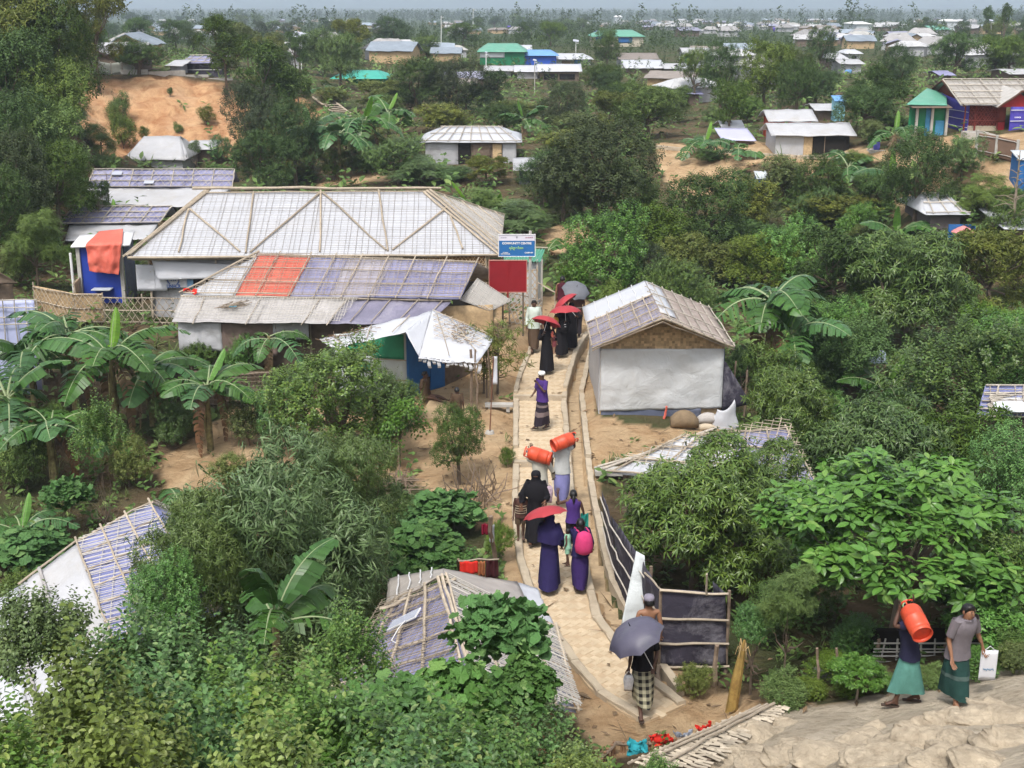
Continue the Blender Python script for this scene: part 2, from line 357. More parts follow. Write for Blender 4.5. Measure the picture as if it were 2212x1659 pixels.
BAMG = mat('grey_bamboo', (.40,.36,.31),.8,.2,.28,6, dirt=(.20,.18,.16), dirt_amt=.5, dsc=4, obj_var=.22, isl=.25)
BAMD = mat('dark_bamboo', (.20,.16,.12),.85,.2,.3,6, obj_var=.25)
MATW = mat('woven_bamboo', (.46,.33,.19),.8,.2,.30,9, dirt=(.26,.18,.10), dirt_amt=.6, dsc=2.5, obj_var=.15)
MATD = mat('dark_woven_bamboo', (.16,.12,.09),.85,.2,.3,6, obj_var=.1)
WOOD = mat('weathered_wood', (.20,.15,.11),.85,.2,.3,8, obj_var=.2)
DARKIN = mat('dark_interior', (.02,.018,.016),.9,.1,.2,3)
CONC = mat('concrete', (.43,.36,.27),.85,.2,.15,3, dirt=(.26,.20,.14), dirt_amt=.6, dsc=1.7, bmp=.4, bsc=22)
CONG = mat('grey_concrete', (.42,.40,.37),.85,.2,.15,3, dirt=(.22,.18,.14), dirt_amt=.5, dsc=1.7, bmp=.3, bsc=22)
TEAL = mat('mint_tin', (.11,.32,.23),.5,.4,.10,1.5, dirt=(.30,.36,.28), dirt_amt=.4)
GREENW = mat('green_sheet_wall', (.015,.17,.075),.6,.3,.15,2)
BLUEW = mat('blue_painted_wall', (.025,.13,.36),.6,.3,.12,1.5, dirt=(.02,.07,.2), dirt_amt=.4)
BLUET = mat('blue_tin', (.14,.32,.62),.5,.4,.10,1.5)
REDW = mat('red_painted_wall', (.16,.028,.02),.7,.3,.2,2)
REDB = mat('red_board', (.23,.010,.016),.55,.3,.10,3)
TINW = mat('grey_tin', (.50,.53,.56),.45,.4,.1,2)
PANEL = mat('solar_cell', (.10,.12,.20),.25,.6,.05,2)
FRAMEW = mat('white_metal', (.70,.70,.70),.5,.4,.05,2)
SOIL = mat('dry_soil', (.42,.31,.19),.95,.1,.2,5, dirt=(.25,.18,.11), dirt_amt=.6, bmp=.6, bsc=10)

# ------------------------------------------------------------------ ground sheet
def soil_material():
 m, nt, b = nmat('ground_soil', .95,.12); pos = geo_pos(nt)
 at = nt.nodes.new('ShaderNodeAttribute'); at.attribute_name = 'zone'; sep = nt.nodes.new('ShaderNodeSeparateColor'); nt.links.new(at.outputs['Color'], sep.inputs[0])
 n1 = noise(nt, .9,8,.7, pos, .5); n2 = noise(nt, 6,6,.7, pos); n3 = noise(nt, .25,5,.6, pos)
 floor_ = mixc(nt, mapr(nt, n1,.35,.65,0,1),(.075,.055,.032),(.17,.12,.07))
 floor_ = mixc(nt, mapr(nt, n3,.45,.6,0,.8), floor_, (.055,.085,.03))
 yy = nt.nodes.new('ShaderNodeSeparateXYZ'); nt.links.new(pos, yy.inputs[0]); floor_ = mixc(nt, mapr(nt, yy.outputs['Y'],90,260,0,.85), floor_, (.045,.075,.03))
 tan = mixc(nt, mapr(nt, n1,.3,.7,0,1),(.35,.215,.11),(.62,.455,.28)); tan = mixc(nt, mapr(nt, n2,.55,.75,0,.5), tan, (.24,.16,.09))
 clay = mixc(nt, mapr(nt, n1,.35,.62,0,1),(.38,.18,.085),(.60,.37,.20)); clay = mixc(nt, mapr(nt, n3,.5,.7,0,.6), clay, (.62,.44,.28))
 grey = mixc(nt, mapr(nt, n1,.3,.7,0,1),(.40,.33,.24),(.66,.57,.45)); grey = mixc(nt, mapr(nt, n2,.5,.7,0,.6), grey, (.22,.18,.12))
 o = mixc(nt, sep.outputs[0], floor_, tan); o = mixc(nt, sep.outputs[1], o, clay); o = mixc(nt, sep.outputs[2], o, grey)
 nt.links.new(o, b.inputs['Base Color'])
 hb = nt.nodes.new('ShaderNodeMath'); hb.operation = 'MULTIPLY_ADD'; nt.links.new(noise(nt, 1.1,8,.7, pos, .8), hb.inputs[0]); hb.inputs[1].default_value = 4.0; nt.links.new(noise(nt, 9,10,.75, pos, .4), hb.inputs[2]); bump(nt, b, hb.outputs[0],.9,.09)
 return m
def build_ground():
 ys = [-25.0]
 while ys[-1] < 9000:
  y = ys[-1]; ys.append(y + (1.2 if y < 4 else .19 if y < 22 else .24 if y < 44 else y * .0045 if y < 170 else y * .008))
 ys = np.array(ys); nc = 320; s = np.linspace(-1,1, nc); s = np.sign(s) * (np.abs(s) ** 1.5)
 w = np.maximum(22, ys * .62 + 14)
 X = s[None] * w[:, None]; Y = np.repeat(ys[:, None], nc, 1); Zz = height(X, Y)
 V = np.stack([X, Y, Zz],-1).reshape(-1,3); i = np.arange(len(ys) - 1)[:, None] * nc + np.arange(nc - 1)[None]; i = i.ravel()
 F = np.stack([i, i + 1, i + nc + 1, i + nc],-1)
 me = np_mesh('ground', V, F, [soil_material()], smooth=True)
 x, y = X.ravel(), Y.ravel(); bm_ = bare_m(x, y).astype(float); cl = clay_m(x, y).astype(float)
 mound = ((x > 1.2) & (y < 19) & inpoly(x, y, BARE[3])).astype(float)
 col = np.zeros((len(x),4), np.float32); col[:, 0] = bm_; col[:, 1] = cl; col[:, 2] = mound; col[:, 3] = 1
 ca = me.color_attributes.new('zone', 'FLOAT_COLOR', 'POINT'); ca.data.foreach_set('color', col.ravel())
 o = link('ground', me); tag(o, kind='structure')
build_ground()

# ------------------------------------------------------------------ hills in the haze
def build_hills():
 m, nt, b = nmat('forested_hills', .95,.05); pos = geo_pos(nt)
 nt.links.new(mixc(nt, mapr(nt, noise(nt, .012,8,.75, pos),.3,.7,0,1),(.025,.05,.02),(.06,.095,.04)), b.inputs['Base Color'])
 xs = np.linspace(-5200,5200,260); ys = np.linspace(4200,7600,60); X, Y = np.meshgrid(xs, ys)
 t = (Y - 4200) / 3400; Zz = -14 + 470 * np.clip(t * 2.0,0,1) ** .8 * (1 + .5 * fbm(X * .0011, Y * .0016,6)) * np.clip(1.2 - np.abs(t - .55),.3,1) + 30 * fbm(X * .008, Y * .008,5)
 V = np.stack([X, Y, Zz],-1).reshape(-1,3); nc = len(xs); i = (np.arange(len(ys) - 1)[:, None] * nc + np.arange(nc - 1)[None]).ravel()
 tag(link('hills', np_mesh('hills', V, np.stack([i, i + 1, i + nc + 1, i + nc],-1), [m], True)), kind='structure')
build_hills()
HAZE_D = 3.6e-4
def build_haze():
 m = bpy.data.materials.new('haze_air'); m.use_nodes = True; nt = m.node_tree; nt.nodes.clear()
 v = nt.nodes.new('ShaderNodeVolumePrincipled'); v.inputs['Density'].default_value = HAZE_D; v.inputs['Color'].default_value = (.70,.81,1.0,1); v.inputs['Anisotropy'].default_value = .0
 o = nt.nodes.new('ShaderNodeOutputMaterial'); nt.links.new(v.outputs[0], o.inputs['Volume'])
 bx = MB(); bx.box((0,4380,293),(11500,9400,640)); tag(bx.build('haze', m), kind='stuff')
if HAZE_D: build_haze()

# ------------------------------------------------------------------ brick path
YS1, YS2 = P(1180,1005,0).y, P(1180,862,.1).y
def path_z(y): return .0 + (.09 if y > YS1 else 0) + (.10 if y > YS2 else 0)
def lerp_pts(pts, n):
 out = []; L = [0]
 for i in range(len(pts) - 1): L.append(L[-1] + (pts[i + 1] - pts[i]).length)
 for k in range(n + 1):
  s = L[-1] * k / n; i = max(j for j in range(len(L) - 1) if L[j] <= s + 1e-9); t = (s - L[i]) / (L[i + 1] - L[i]); out.append(pts[i].lerp(pts[i + 1], min(t, 1)))
 return out
def build_path():
 root = empty('brick_path', PLW[0]); tag(root, 'winding pale brick footpath between low cement edges, leading to the community centre', 'path', kind='structure')
 org = root.location
 bm_ = mat('path_brick', (.50,.39,.265),.9,.15,.08,4, col2=(.56,.455,.32), dirt=(.45,.335,.22), dirt_amt=.7, dsc=1.6, bmp=.4, bsc=30, obj_var=.05)
 # bed of mortar
 b = MB(); L = lerp_pts(PLW, 90); R = lerp_pts(PRW, 90)
 bed = mat('sandy_mortar', (.47,.36,.24),.95,.1,.12,6, dirt=(.45,.335,.22), dirt_amt=.7, dsc=1.6, bmp=.4, bsc=25)
 for i in range(90):
  za, zb = path_z(L[i].y) - .026, path_z(L[i + 1].y) - .026
  a, c, d, e = [Vector((p.x, p.y, z)) for p, z in ((L[i], za),(R[i], za),(R[i + 1], zb),(L[i + 1], zb))]
  lo = [Vector((p.x, p.y, -.4)) for p in (a, c, d, e)]
  b.add([a, c, d, e] + lo, [(0,1,2,3),(0,4,5,1),(1,5,6,2),(2,6,7,3),(3,7,4,0)])
 b.build('mortar_bed', bed, root, wloc=org)
 # herringbone bricks
 bl, bw = .25,.125; cells = []
 y0, y1 = PLW[0].y - 1, max(p.y for p in PLW + PRW) + .5
 poly = PATHPOLY; ang = math.radians(-45)
 ca, sa = math.cos(ang), math.sin(ang); cx0, cy0 = 1.0,20
 for i in range(-150,260):
  for j in range(-200,260):
   for typ in (0,1):
    # herringbone lattice in brick widths
    k = (i - j) % 4
    if typ == 0 and k == 0: u, v, du, dv = i, j, 2,1
    elif typ == 1 and k == 2: u, v, du, dv = i, j, 1,2
    else: continue
    if typ == 1: v = j
    cu, cv = (u + du / 2) * bw, (v + dv / 2) * bw
    x = cx0 + cu * ca - cv * sa; y = cy0 + cu * sa + cv * ca
    if y0 < y < y1: cells.append((x, y, typ))
 cells = np.array(cells); ok = inpoly(cells[:, 0], cells[:, 1], poly) & (seg_dist(cells[:, 0], cells[:, 1], [p[:] for p in PLW]) > .17) & (seg_dist(cells[:, 0], cells[:, 1], [p[:] for p in PRW]) > .15)
 cells = cells[ok]; cells = cells[np.argsort(cells[:, 1])]
 def brick_mesh():
  q = MB(); x, y = bl / 2 - .004, bw / 2 - .004; h = .0
  top = [(-x + .006,-y + .006, h),(x - .006,-y + .006, h),(x - .006, y - .006, h),(-x + .006, y - .006, h)]; mid = [(-x, -y, -.008),(x, -y, -.008),(x, y, -.008),(-x, y, -.008)]; low = [(-x, -y, -.05),(x, -y, -.05),(x, y, -.05),(-x, y, -.05)]
  F = [(0,1,2,3)] + [(4 + k, 4 + (k + 1) % 4,(k + 1) % 4, k) for k in range(4)] + [(8 + k, 8 + (k + 1) % 4,4 + (k + 1) % 4,4 + k) for k in range(4)]
  q.add(top + mid + low, F); return q
 bmesh_ = brick_mesh(); me = bmesh_.mesh('brick', bm_); rest = MB()
 for n, (x, y, typ) in enumerate(cells):
  rz = ang + (math.pi / 2 if typ else 0); z = path_z(y) - .018 + random.uniform(-.006,.006); tl = (random.gauss(0,.008), random.gauss(0,.008), rz + random.gauss(0,.012))
  if n < 300: link('brick', me, root, (x - org.x, y - org.y, z - org.z), tl)
  else:
   R_ = Euler(tl).to_matrix(); rest.add([R_ @ Vector(p) + Vector((x, y, z)) for p in bmesh_.v], bmesh_.f)
 o = rest.build('brick', bm_, root, wloc=org); o['kind'] = 'stuff'; o.name = 'far_bricks'
 # cement edges, cast in lengths
 for side, pts in (('l', PLW),('r', PRW)):
  Q = lerp_pts(pts, 22)
  for i in range(22):
   q = MB(); a, c = Q[i], Q[i + 1]; d = (c - a).normalized(); nrm = Vector((-d.y, d.x, 0)) * (-1 if side == 'r' else 1); w = .13 + random.uniform(-.02,.02)
   z0 = path_z(a.y) + .035; g = .006
   m = 5; rr = []
   for k in range(m + 1):
    p = a.lerp(c, k / m) + d * (g if k == 0 else -g if k == m else 0); jt = random.uniform(-.015,.015); zz = z0 + random.uniform(-.012,.012)
    rr.append([p + nrm * .02 + Vector((0,0,-.4)), p + nrm * (.02 + jt * .5) + Vector((0,0, zz - .02)), p + nrm * .0 + Vector((0,0, zz)), p - nrm * (w - .02) + Vector((0,0, zz)), p - nrm * (w + jt) + Vector((0,0, zz - .02)), p - nrm * w + Vector((0,0,-.4))])
   q.rings(rr); q.build('cement_edge', CONC, root, wloc=org)
 for yy, zz in ((YS1,.09),(YS2,.19)):
  q = MB(); i = min(range(91), key=lambda k: abs(L[k].y - yy)); a, c = L[i], R[i]
  q.box(((a.x + c.x) / 2, yy, zz - .07),(abs(c.x - a.x) - .02,.14,.19)); q.build('step', CONC, root, wloc=org)
build_path()
def build_drain():
 root = empty('drain_channel', DRW[0]); tag(root, 'narrow cement drain with littered bottom running beside the brick path', 'drain', kind='structure'); org = root.location
 Q = lerp_pts(DRW, 26)
 for i in range(26):
  a, c = Q[i], Q[i + 1]; d = (c - a).normalized(); nrm = Vector((d.y, -d.x, 0))
  if nrm.x < 0: nrm = -nrm
  q = MB(); m = 3; rr = []; zt = path_z(a.y) + .06
  for k in range(m + 1):
   p = a.lerp(c, k / m) + d * (.006 if k == 0 else -.006 if k == m else 0); j = random.uniform(-.012,.012)
   rr.append([p + nrm * (.17 + j) + Vector((0,0,-.45)), p + nrm * (.17 + j) + Vector((0,0, zt)), p + nrm * (.31 + j) + Vector((0,0, zt + j)), p + nrm * .31 + Vector((0,0,-.45))])
  q.rings(rr); q.build('cement_wall', CONC, root, wloc=org)
 q = MB(); rr = []
 for p in Q: rr.append([p + Vector((-.22,0,-.19)), p + Vector((.22,0,-.19)), p + Vector((.22,0,-.3)), p + Vector((-.22,0,-.3))])
 q.rings(rr); q.build('bottom', mat('drain_mud', (.40,.30,.19),.9,.2,.3,5, dirt=(.24,.17,.11), dirt_amt=.7, dsc=3), root, wloc=org)
build_drain()

# ------------------------------------------------------------------ foliage library
def tpl(parts):
 V = []; F = []
 for v, f in parts:
  n = len(V); V += [tuple(p) for p in v]; F += [tuple(i + n for i in t) for t in f]
 return np.array(V, float), np.array(F, int)
def blade(L, w, fold=.12, droop=.15, seg=1, base=(0,0,0), az=0.0, tilt=0.0, stalk=0.0, wmid=.45):
 """one leaf along +x (then turned by az about z and lifted by tilt), folded on its midrib and drooping to the tip"""
 V = []; F = []
 xs = [0] + [(k + 1) / (seg + 1) for k in range(seg)] + [1]
 prof = lambda t: math.sin(math.pi * min(1, t / (2 * wmid)) if t < wmid else math.pi * (.5 + .5 * (t - wmid) / (1 - wmid))) if 0 < t < 1 else 0
 for i, t in enumerate(xs):
  x = stalk + t * L; z = -droop * L * t * t; hw = w / 2 * prof(t)
  if i in (0, len(xs) - 1): V.append((x, 0, z))
  elif seg == 1: V += [(x, hw, z + fold * w),(x, -hw, z + fold * w)]
  else: V += [(x, hw, z + fold * w),(x, 0, z),(x, -hw, z + fold * w)]
 if seg == 1: F = [(0,2,3),(0,3,1)]
 else:
  for i in range(seg):
   a = 1 + 3 * i
   if i == 0: F += [(0, a + 1, a),(0, a + 2, a + 1)]
   if i < seg - 1: b = a + 3; F += [(a, a + 1, b + 1),(a, b + 1, b),(a + 1, a + 2, b + 2),(a + 1, b + 2, b + 1)]
   else: e = len(V) - 1; F += [(a, a + 1, e),(a + 1, a + 2, e)]
 ct, st, ca, sa = math.cos(tilt), math.sin(tilt), math.cos(az), math.sin(az); out = []
 for x, y, z in V:
  x, z = x * ct - z * st, x * st + z * ct
  out.append((x * ca - y * sa + base[0], x * sa + y * ca + base[1], z + base[2]))
 return out, F
def T_rosette(rg, n=7, L=1.0, w=.26, droop=.35, seg=2, tilt0=.3, stalk=.05, wmid=.5):
 return tpl([blade(L * rg.uniform(.7,1.1), w * rg.uniform(.85,1.15),.12, droop * rg.uniform(.6,1.5), seg, (0,0, rg.uniform(-.15,.15)),2 * math.pi * k / n + rg.uniform(-.3,.3), tilt0 + rg.uniform(-.35,.45), stalk, wmid) for k in range(n)])
def T_sprig(rg, n=9, L=.28, w=.13, seg=1, spread=.9, droop=.2, curve=0.25):
 """a twig along +z with alternate leaves"""
 ps = []
 for k in range(n):
  t = (k + .5) / n; az = k * 2.4 + rg.uniform(-.4,.4); b = (curve * t * t * .6,0, t)
  ps.append(blade(L * rg.uniform(.7,1.15) * (1.1 - .4 * t), w * (1.1 - .3 * t),.12, droop, seg, b, az, rg.uniform(.1,.7) * spread, .02))
 return tpl(ps)
def T_willow(rg, n=11, L=.50, w=.085):
 ps = []
 for k in range(n):
  t = (k + .5) / n; b = (.25 * t * t, 0, t * .9 - .35 * t * t)
  ps.append(blade(L * rg.uniform(.7,1.2), w, .05, rg.uniform(.3,.9),2, b, k * 2.4 + rg.uniform(-.5,.5), rg.uniform(-.5,.5),.01))
 return tpl(ps)
def T_feather(rg, n=7, pairs=7):
 ps = []
 for k in range(n):
  az = 2 * math.pi * k / n + rg.uniform(-.3,.3); el = rg.uniform(-.1,.7)
  for q in range(pairs):
   t = (q + 1) / pairs; c = Vector((math.cos(az) * t * math.cos(el), math.sin(az) * t * math.cos(el), t * math.sin(el) - .35 * t * t))
   for s in (-1,1): ps.append(blade(.24 * (1.15 - .5 * t),.085,.03,.1,1, tuple(c), az + s * 1.05,.05))
 return tpl(ps)
def T_palmate(rg, n=5):
 ps = []
 for k in range(n):
  az = k * 2.4; r = rg.uniform(.3,.9); c = (math.cos(az) * r, math.sin(az) * r, rg.uniform(-.3,.3))
  for j in range(7): ps.append(blade(.42 * (1 - .08 * abs(j - 3)),.10,.05,.25,2, c, az + (j - 3) * .42, rg.uniform(-.1,.1)))
 return tpl(ps)
def T_lobed(rg, n=4, L=.5):
 """round lobed gourd leaves, each a shallow cup"""
 ps = []
 for k in range(n):
  az = k * 2.4 + rg.uniform(-.4,.4); r = rg.uniform(.2,.9); c = Vector((math.cos(az) * r, math.sin(az) * r, rg.uniform(-.12,.18)))
  V = [c]; m = 14; R = L * rg.uniform(.7,1.15); tx, ty = rg.uniform(-.45,.45), rg.uniform(-.45,.45); a0 = rg.uniform(0,6.28)
  for j in range(m):
   t = 2 * math.pi * j / m; rr = R * (1 + .14 * math.cos(5 * t)) * (.62 if j == 0 else 1) * .8; x, y = math.cos(t + a0) * rr, math.sin(t + a0) * rr
   V.append(c + Vector((x, y, x * tx + y * ty + .05 * math.cos(3 * t) * R + (.08 if j % 2 else -.02) * R)))
  ps.append((V, [(0,1 + j, 1 + (j + 1) % m) for j in range(m)]))
 return tpl(ps)
def T_tuft(rg, n=6, L=.6, w=.34):
 return tpl([blade(L * rg.uniform(.7,1.2), w * rg.uniform(.7,1.2),.2,.2,1,(rg.uniform(-.3,.3), rg.uniform(-.3,.3), rg.uniform(-.3,.3)), rg.uniform(0,6.28), rg.uniform(-.6,.9)) for k in range(n)])
def T_grass(rg, n=12, L=1.0):
 return tpl([blade(L * rg.uniform(.5,1.1),.05,.02, rg.uniform(.2,.7),2,(rg.uniform(-.2,.2), rg.uniform(-.2,.2),0), rg.uniform(0,6.28), rg.uniform(.7,1.45)) for k in range(n)])
def T_broad(rg, n=6, L=.55, w=.3):
 return T_rosette(rg, n, L, w, .3,3,.35,.12)

def place_tpl(tpls, pos, up, sc, rg, spin=True):
 """scatter template copies; each template's +z goes to UP"""
 pos = np.asarray(pos, float); up = np.asarray(up, float); N = len(pos)
 up = up / (np.linalg.norm(up, axis=1, keepdims=True) + 1e-9); sc = np.broadcast_to(np.asarray(sc, float),(N,))
 a = rg.normal(size=(N, 3)); x = a - (a * up).sum(1, keepdims=True) * up; x /= np.linalg.norm(x, axis=1, keepdims=True) + 1e-9; y = np.cross(up, x)
 R = np.stack([x, y, up],-1); which = rg.randint(0, len(tpls), N); Vs = []; Fs = []; off = 0
 for k, (tv, tf) in enumerate(tpls):
  I = np.where(which == k)[0]
  if len(I) == 0: continue
  v = np.einsum('nij,mj->nmi', R[I], tv) * sc[I][:, None, None] + pos[I][:, None]
  f = tf[None] + (np.arange(len(I)) * len(tv))[:, None, None] + off
  Vs.append(v.reshape(-1,3)); Fs.append(f.reshape(-1,3)); off += len(I) * len(tv)
 return np.concatenate(Vs), np.concatenate(Fs)
def lobe_points(lobes, N, rg, inner=.55, upbias=.35, hollow=.55):
 """points near the skin of overlapping lobes, thinned inside; returns pos and outward"""
 L = np.array([(*c, *r) for c, r in lobes]); vol = (L[:, 3] * L[:, 4] + L[:, 3] * L[:, 5]) ; pk = rg.choice(len(L), int(N * 2.6), p=vol / vol.sum())
 d = rg.normal(size=(len(pk),3)); d[:, 2] += upbias; d /= np.linalg.norm(d, axis=1, keepdims=True)
 rad = inner + (1 - inner) * rg.rand(len(pk)) ** .6; rad *= 1 + .26 * rg.normal(size=len(pk)) * (rg.rand(len(pk)) < .35)
 p = L[pk, :3] + d * L[pk, 3:] * rad[:, None]
 keep = np.ones(len(pk), bool)
 for j in range(len(L)):
  q = (p - L[j, :3]) / L[j, 3:]; keep &= ~(((q ** 2).sum(1) < hollow ** 2) & (pk != j))
 p, d = p[keep], d[keep]; return p[:N], d[:N]
def limbs(mb, base, tips, r0, rg, wig=.06, n=6):
 for t in tips:
  t = Vector(t); b = Vector(base); m = [b.lerp(t, k / 4) + Vector((rg.normal(), rg.normal(), rg.normal() * .5)) * wig * (t - b).length * (1 if 0 < k < 4 else 0) for k in range(5)]
  m[1].z += .05 * (t - b).length
  mb.tube(m, [r0, r0 * .8, r0 * .6, r0 * .42, r0 * .2], n, False)

GREEN = {
 'round': leafmat('leaf_mid', (.062,.130,.034),(.13,.22,.05)),
 'dark':  leafmat('leaf_dark', (.042,.090,.028),(.09,.15,.035), var=.4),
 'deep':  leafmat('leaf_blackish', (.040,.062,.032),(.06,.08,.035), var=.4, trans=.12),
 'light': leafmat('leaf_light', (.095,.165,.045),(.18,.26,.06)),
 'olive': leafmat('leaf_olive', (.105,.145,.045),(.20,.22,.07), trans=.25),
 'lime':  leafmat('leaf_lime', (.075,.19,.045),(.14,.28,.05)),
 'grey':  leafmat('leaf_greygreen', (.085,.150,.060),(.16,.22,.09), rough=.4, spec=.5),
 'bank':  leafmat('leaf_shrub', (.108,.172,.062),(.21,.28,.10), var=.38, rough=.42, spec=.5),
 'bank2': leafmat('leaf_shrub_green', (.070,.165,.050),(.20,.28,.08), var=.38, rough=.42, spec=.5),
 'glossy': leafmat('leaf_glossy', (.062,.180,.038),(.15,.28,.06), var=.35, rough=.33, spec=.6, trans=.15),
 'mango': leafmat('leaf_mango', (.064,.132,.042),(.14,.22,.05), var=.4, rough=.36, spec=.6, trans=.15),
 'banana': leafmat('leaf_banana', (.036,.112,.036), None, var=.25, rough=.36, spec=.5, trans=.25, obj=.2),
 'bananay': leafmat('leaf_banana_young', (.10,.26,.05), None, var=.15, rough=.4, spec=.4, trans=.35, obj=.1),
 'gourd': leafmat('leaf_gourd', (.055,.150,.050),(.13,.24,.07), var=.35, rough=.55, spec=.3),
 'dry':   leafmat('leaf_dry', (.17,.11,.08), None, var=.4, trans=.1),
 'grass': leafmat('leaf_grass', (.085,.135,.04),(.2,.2,.08), var=.4),
}
BARK = mat('bark', (.13,.10,.075),.95,.1,.3,8, bmp=.5, bsc=25)
BARKP = mat('pale_bark', (.26,.21,.16),.95,.1,.25,8, bmp=.4, bsc=25)
BROWNST = mat('banana_stem', (.11,.07,.045),.85,.2,.4,7, col2=(.22,.20,.09), dirt=(.07,.045,.03), dirt_amt=.6, dsc=3)

PROTO = {}
def tree_proto(key, mesh_name, green, lobes, tpls, n, size, seed, up_w=.6, trunk=(.0,.3,.035), bark=BARK, inner=.55, hollow=.6, upbias=.35, nl=None):
 """normalised plant: height 1, crown about 1 wide"""
 rg = np.random.RandomState(seed)
 p, d = lobe_points(lobes, n, rg, inner, upbias, hollow); upv = d * (1 - up_w) + np.array([0,0, up_w]) + rg.normal(size=d.shape) * .22
 V, F = place_tpl(tpls, p, upv, size * (.75 + .5 * rg.rand(len(p))), rg)
 crown = np_mesh(mesh_name + '_crown', V, F, [GREEN[green]])
 tb = MB(); x0, hsplit, r = trunk; h = Vector((rg.normal() * .02, rg.normal() * .02, hsplit))
 tb.tube([(0,0,-.06),(h.x * .4, h.y * .6, hsplit * .5), tuple(h)], [r * 1.3, r, r * .8],7, False)
 tips = [lobes[i][0] for i in range(min(len(lobes), nl or 7))]; limbs(tb, h, tips, r * .62, rg)
 PROTO.setdefault(key, []).append((tb.mesh(mesh_name + '_trunk', bark), crown)); return crown
def lobes_round(rg, n, flat=.8, w=.5, zc=.62, top=1.0, taper=0.0, spread=.34):
 out = [((0,0, zc + .02),(w * .5, w * .5,(top - zc) * .7))]
 for k in range(n):
  t = rg.rand(); a = k * 2.399 + rg.uniform(-.5,.5); z = (top - .14) * (.30 + .70 * (1 - t)) if zc > .4 else top * (.15 + .7 * (1 - t))
  rr = spread * (.55 + .45 * math.sin(math.pi * min(1, max(.1,(top - z) / (top * .95))))) * (1 - taper * z)
  s = rg.uniform(.10,.21) * (w / .5); rr *= rg.uniform(.85,1.2) * (1 - .3 * taper * z)
  out.append(((math.cos(a) * rr, math.sin(a) * rr, z),(s * 1.15, s * 1.15, s * flat)))
 return out
def build_protos():
 R = lambda s: np.random.RandomState(s)
 for v in range(4):
  g = R(10 + v); t = [T_tuft(g, 6,.7,.42) for _ in range(4)]
  tree_proto('far', 'far_tree', ['round', 'dark', 'light', 'dark'][v], lobes_round(g, 9,.8,.5,.6), t, 520,.085,20 + v)
 for v in range(2):
  g = R(14 + v); t = [T_tuft(g, 6,.7,.4) for _ in range(4)]
  tree_proto('farcol', 'slim_tree', ['round', 'dark'][v], lobes_round(g, 9,1.3,.42,.58,1,.5,.26), t, 520,.08,24 + v)
 for v in range(4):
  g = R(30 + v); t = [T_sprig(g, 7,.5,.24) for _ in range(4)]
  tree_proto('round', 'round_tree', ['round', 'dark', 'round', 'light'][v], lobes_round(g, 16,.85,.5,.6,1,.1), t, 1900,.075,40 + v, hollow=.75)
 for v in range(3):
  g = R(50 + v); t = [T_sprig(g, 7,.5,.22) for _ in range(4)]
  tree_proto('dark', 'dense_dark_tree', ['dark', 'deep', 'dark'][v], lobes_round(g, 17,.9,.54,.55,1,.15), t, 2300,.068,60 + v, hollow=.78)
 for v in range(3):
  g = R(70 + v); t = [T_rosette(g, 6,.9,.24,.35,1) for _ in range(4)]
  tree_proto('airy', 'airy_tree', ['dark', 'round', 'olive'][v], lobes_round(g, 14,.7,.40,.66,1,0,.36), t, 1150,.062,80 + v, hollow=.6, trunk=(0,.4,.022), nl=12)
 for v in range(3):
  g = R(90 + v); t = [T_feather(g, 6,6) for _ in range(3)]
  tree_proto('feather', 'feathery_tree', ['lime', 'light', 'grey'][v], lobes_round(g, 13,.6,.46,.58), t, 420,.115,100 + v, trunk=(0,.32,.02))
 for v in range(3):
  g = R(110 + v); t = [T_sprig(g, 8,.42,.2) for _ in range(4)]
  lb = [((math.cos(k * 2.4) * g.uniform(0,.33), math.sin(k * 2.4) * g.uniform(0,.33), g.uniform(.25,.72)),(g.uniform(.16,.26),) * 3) for k in range(9)]
  tree_proto('bush', 'leafy_bush', ['round', 'light', 'olive'][v], lb, t, 900,.12,120 + v, trunk=(0,.1,.015), nl=9)
 # near trees with leaves one can tell apart
 for v in range(3):
  g = R(130 + v); t = [T_rosette(g, 8,1,.23,.5,2) for _ in range(5)]
  tree_proto('mango', 'mango_tree', 'mango', lobes_round(g, 20,.8,.52,.55,1,.05,.38), t, 2100,.052,140 + v, hollow=.8, bark=BARK, nl=10)
 g = R(150); t = [T_rosette(g, 6,1,.46,.32,3,.28,.1,.55) for _ in range(5)]
 lb = [((math.cos(k * 2.4) * (.04 + .42 * (k / 38) ** .5), math.sin(k * 2.4) * (.04 + .42 * (k / 38) ** .5),.86 - .58 * (k / 38) ** 1.5 * g.uniform(.4,1.1) + g.uniform(-.10,.08)),(.09,.09,.11)) for k in range(39)]
 tree_proto('bigleaf', 'broad_leaved_tree', 'glossy', lb, t, 1050,.050,151, up_w=.6, hollow=.3, inner=.35, bark=BARKP, nl=26, trunk=(0,.32,.022))
 for v in range(2):
  g = R(160 + v); t = [T_willow(g) for _ in range(5)]
  tree_proto('willow', 'narrow_leaved_tree', ['grey', 'grey'][v], lobes_round(g, 22,1.0,.50,.55,1,.1,.38), t, 2600,.085,170 + v, up_w=-.15, hollow=.8, nl=12)
 g = R(180); t = [T_sprig(g, 9,.40,.2,2,.9,.2) for _ in range(5)]
 for v in range(3):
  g = R(181 + v)
  tree_proto('leafy', 'glossy_leaved_tree', ['glossy', 'mango', 'lime'][v], lobes_round(g, 18,.9,.5,.52,1,.1,.36), t, 1500,.085,185 + v, hollow=.75, nl=10)
 g = R(190); t = [T_palmate(g) for _ in range(4)]
 for v in range(2): tree_proto('palmate', 'cassava_shrub', 'gourd' if v else 'glossy', lobes_round(R(191 + v),12,.8,.46,.62,1,0,.34), t, 420,.10,195 + v, trunk=(0,.35,.012), nl=9)
